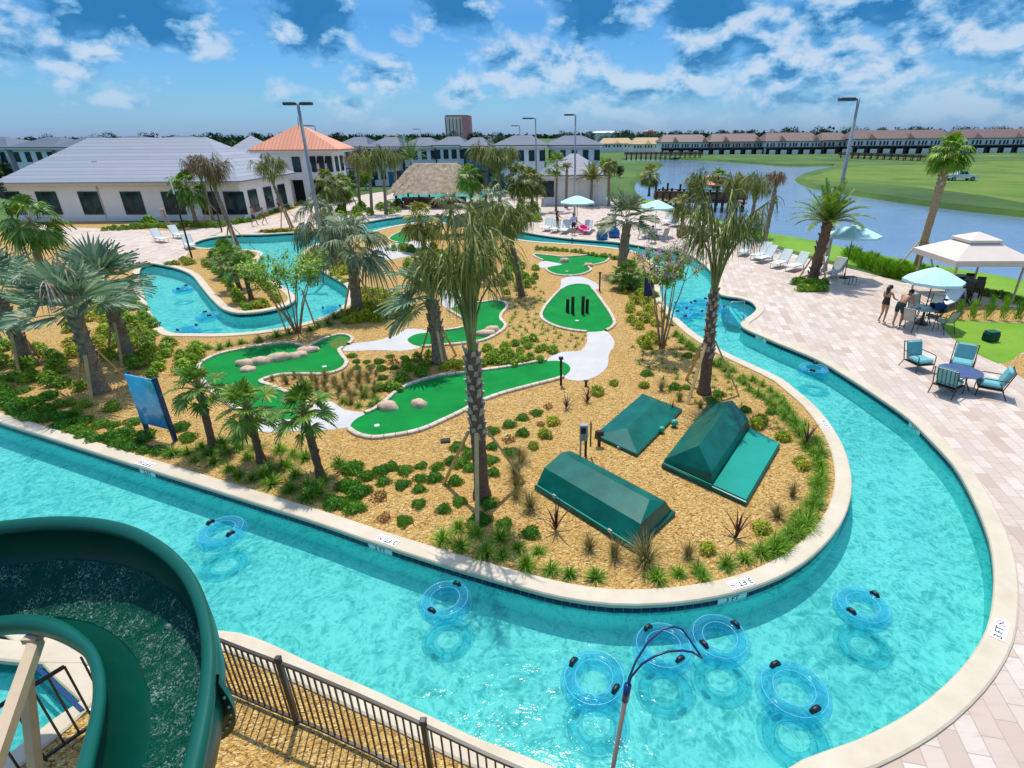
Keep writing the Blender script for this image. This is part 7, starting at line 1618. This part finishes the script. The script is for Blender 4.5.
# woman standing, seen from behind, turned to the table
wp = P(881, 323)
person('woman in a black swimsuit with long dark hair reaching towards the table', wp, rz_to(wp, P(917, 316)), 1.68, {'elbowR': (.24, .10, 1.16), 'wristR': (.20, .32, 1.06), 'palmR': (.19, .40, 1.03), 'elbowL': (-.22, .08, 1.14), 'wristL': (-.15, .28, 1.0), 'palmL': (-.14, .36, .97), 'kneeL': (-.09, .06, .49), 'ankleL': (-.11, -.06, .085), 'toeL': (-.12, .10, .035), 'head': (0, .06, 1.57), 'crown': (0, .07, 1.66)},
       'skin', (('swimsuit', 'black_cloth', suit, .012),), female=True, hair_long=True, fingers=True)
mp_ = P(896, 326.5)
person('shirtless man in dark green trunks bending over the dining table', mp_, rz_to(mp_, P(921, 319)), 1.80, {'pelvis': (0, -.06, .90), 'waist': (0, .03, 1.03), 'chest': (0, .20, 1.16), 'neck': (0, .37, 1.26), 'head': (0, .48, 1.32), 'crown': (0, .55, 1.38), 'shoulderL': (-.19, .30, 1.22), 'shoulderR': (.19, .30, 1.22), 'elbowL': (-.24, .36, .98), 'wristL': (-.20, .55, .85), 'palmL': (-.19, .63, .82), 'elbowR': (.24, .38, .98), 'wristR': (.18, .56, .84), 'palmR': (.17, .64, .81), 'hipL': (-.1, -.06, .86), 'hipR': (.1, -.06, .86), 'kneeL': (-.11, -.01, .48), 'kneeR': (.11, .02, .48), 'ankleL': (-.12, -.06, .085), 'ankleR': (.13, -.02, .085), 'toeL': (-.13, .10, .035), 'toeR': (.15, .15, .035)},
       'skin', (('swim_trunks', 'green_cloth', legs_short, .02),), fingers=True)
walk = {'kneeL': (-.10, .16, .50), 'ankleL': (-.10, .22, .10), 'toeL': (-.11, .38, .06), 'kneeR': (.10, -.04, .50), 'ankleR': (.10, -.24, .14), 'toeR': (.11, -.10, .04), 'elbowR': (.23, .05, 1.13), 'wristR': (.24, .22, .95), 'palmR': (.24, .28, .89), 'elbowL': (-.23, -.10, 1.14), 'wristL': (-.24, -.10, .9), 'palmL': (-.24, -.10, .82)}
p = P(255, 226); person('shirtless walker in dark blue shorts on the deck before the clubhouse', p, R(-80), 1.75, walk, 'skin', (('swim_shorts', 'navy_cloth', legs_short, .025),))
p = P(265, 224.5); person('walker in rust shorts following on the deck before the clubhouse', p, R(-70), 1.55, walk, 'skin', (('swim_shorts', 'rust_cloth', legs_short, .025),))
p = P(280.5, 212); person('person in a white top standing by the palm near the tower', p, R(150), 1.7, None, 'pale_skin', (('shirt', 'white_cloth', shirt, .02), ('shorts', 'rust_cloth', legs_short, .02)))
p = P(573.5, 235); person('bather in a pale lilac shirt and dark shorts standing under the far aqua umbrella', p, R(20), 1.75, None, 'skin', (('shirt', 'white_cloth', shirt, .025), ('shorts', 'black_cloth', legs_short, .025)))
p = P(557.5, 231); person('tanned bather with dark hair left of the far aqua umbrella', p, R(-60), 1.68, {'elbowR': (.24, .12, 1.16), 'wristR': (.2, .34, 1.1), 'palmR': (.2, .42, 1.1)}, 'skin', (('swimsuit', 'black_cloth', suit, .012),), female=True, hair_long=True)
p = P(654, 244.5); seat = {'pelvis': (0, -.05, .52), 'waist': (0, -.08, .68), 'chest': (0, -.10, .88), 'neck': (0, -.08, 1.05), 'head': (0, -.05, 1.17), 'crown': (0, -.05, 1.26), 'shoulderL': (-.18, -.09, .99), 'shoulderR': (.18, -.09, .99), 'elbowL': (-.24, .0, .74), 'elbowR': (.24, .0, .74), 'wristL': (-.2, .22, .70), 'wristR': (.2, .22, .70), 'palmL': (-.19, .30, .69), 'palmR': (.19, .30, .69), 'hipL': (-.1, 0, .50), 'hipR': (.1, 0, .50), 'kneeL': (-.12, .42, .50), 'kneeR': (.12, .42, .50), 'ankleL': (-.12, .44, .085), 'ankleR': (.12, .44, .085), 'toeL': (-.12, .6, .035), 'toeR': (.12, .6, .035)}
ch = P(652, 243); person('person with dark hair seated at the far patio table', ch, rz_to(ch, dp2), 1.72, seat, 'skin', (('shirt', 'white_cloth', shirt, .02), ('shorts', 'black_cloth', legs_short, .02)))
p = P(624, 243)
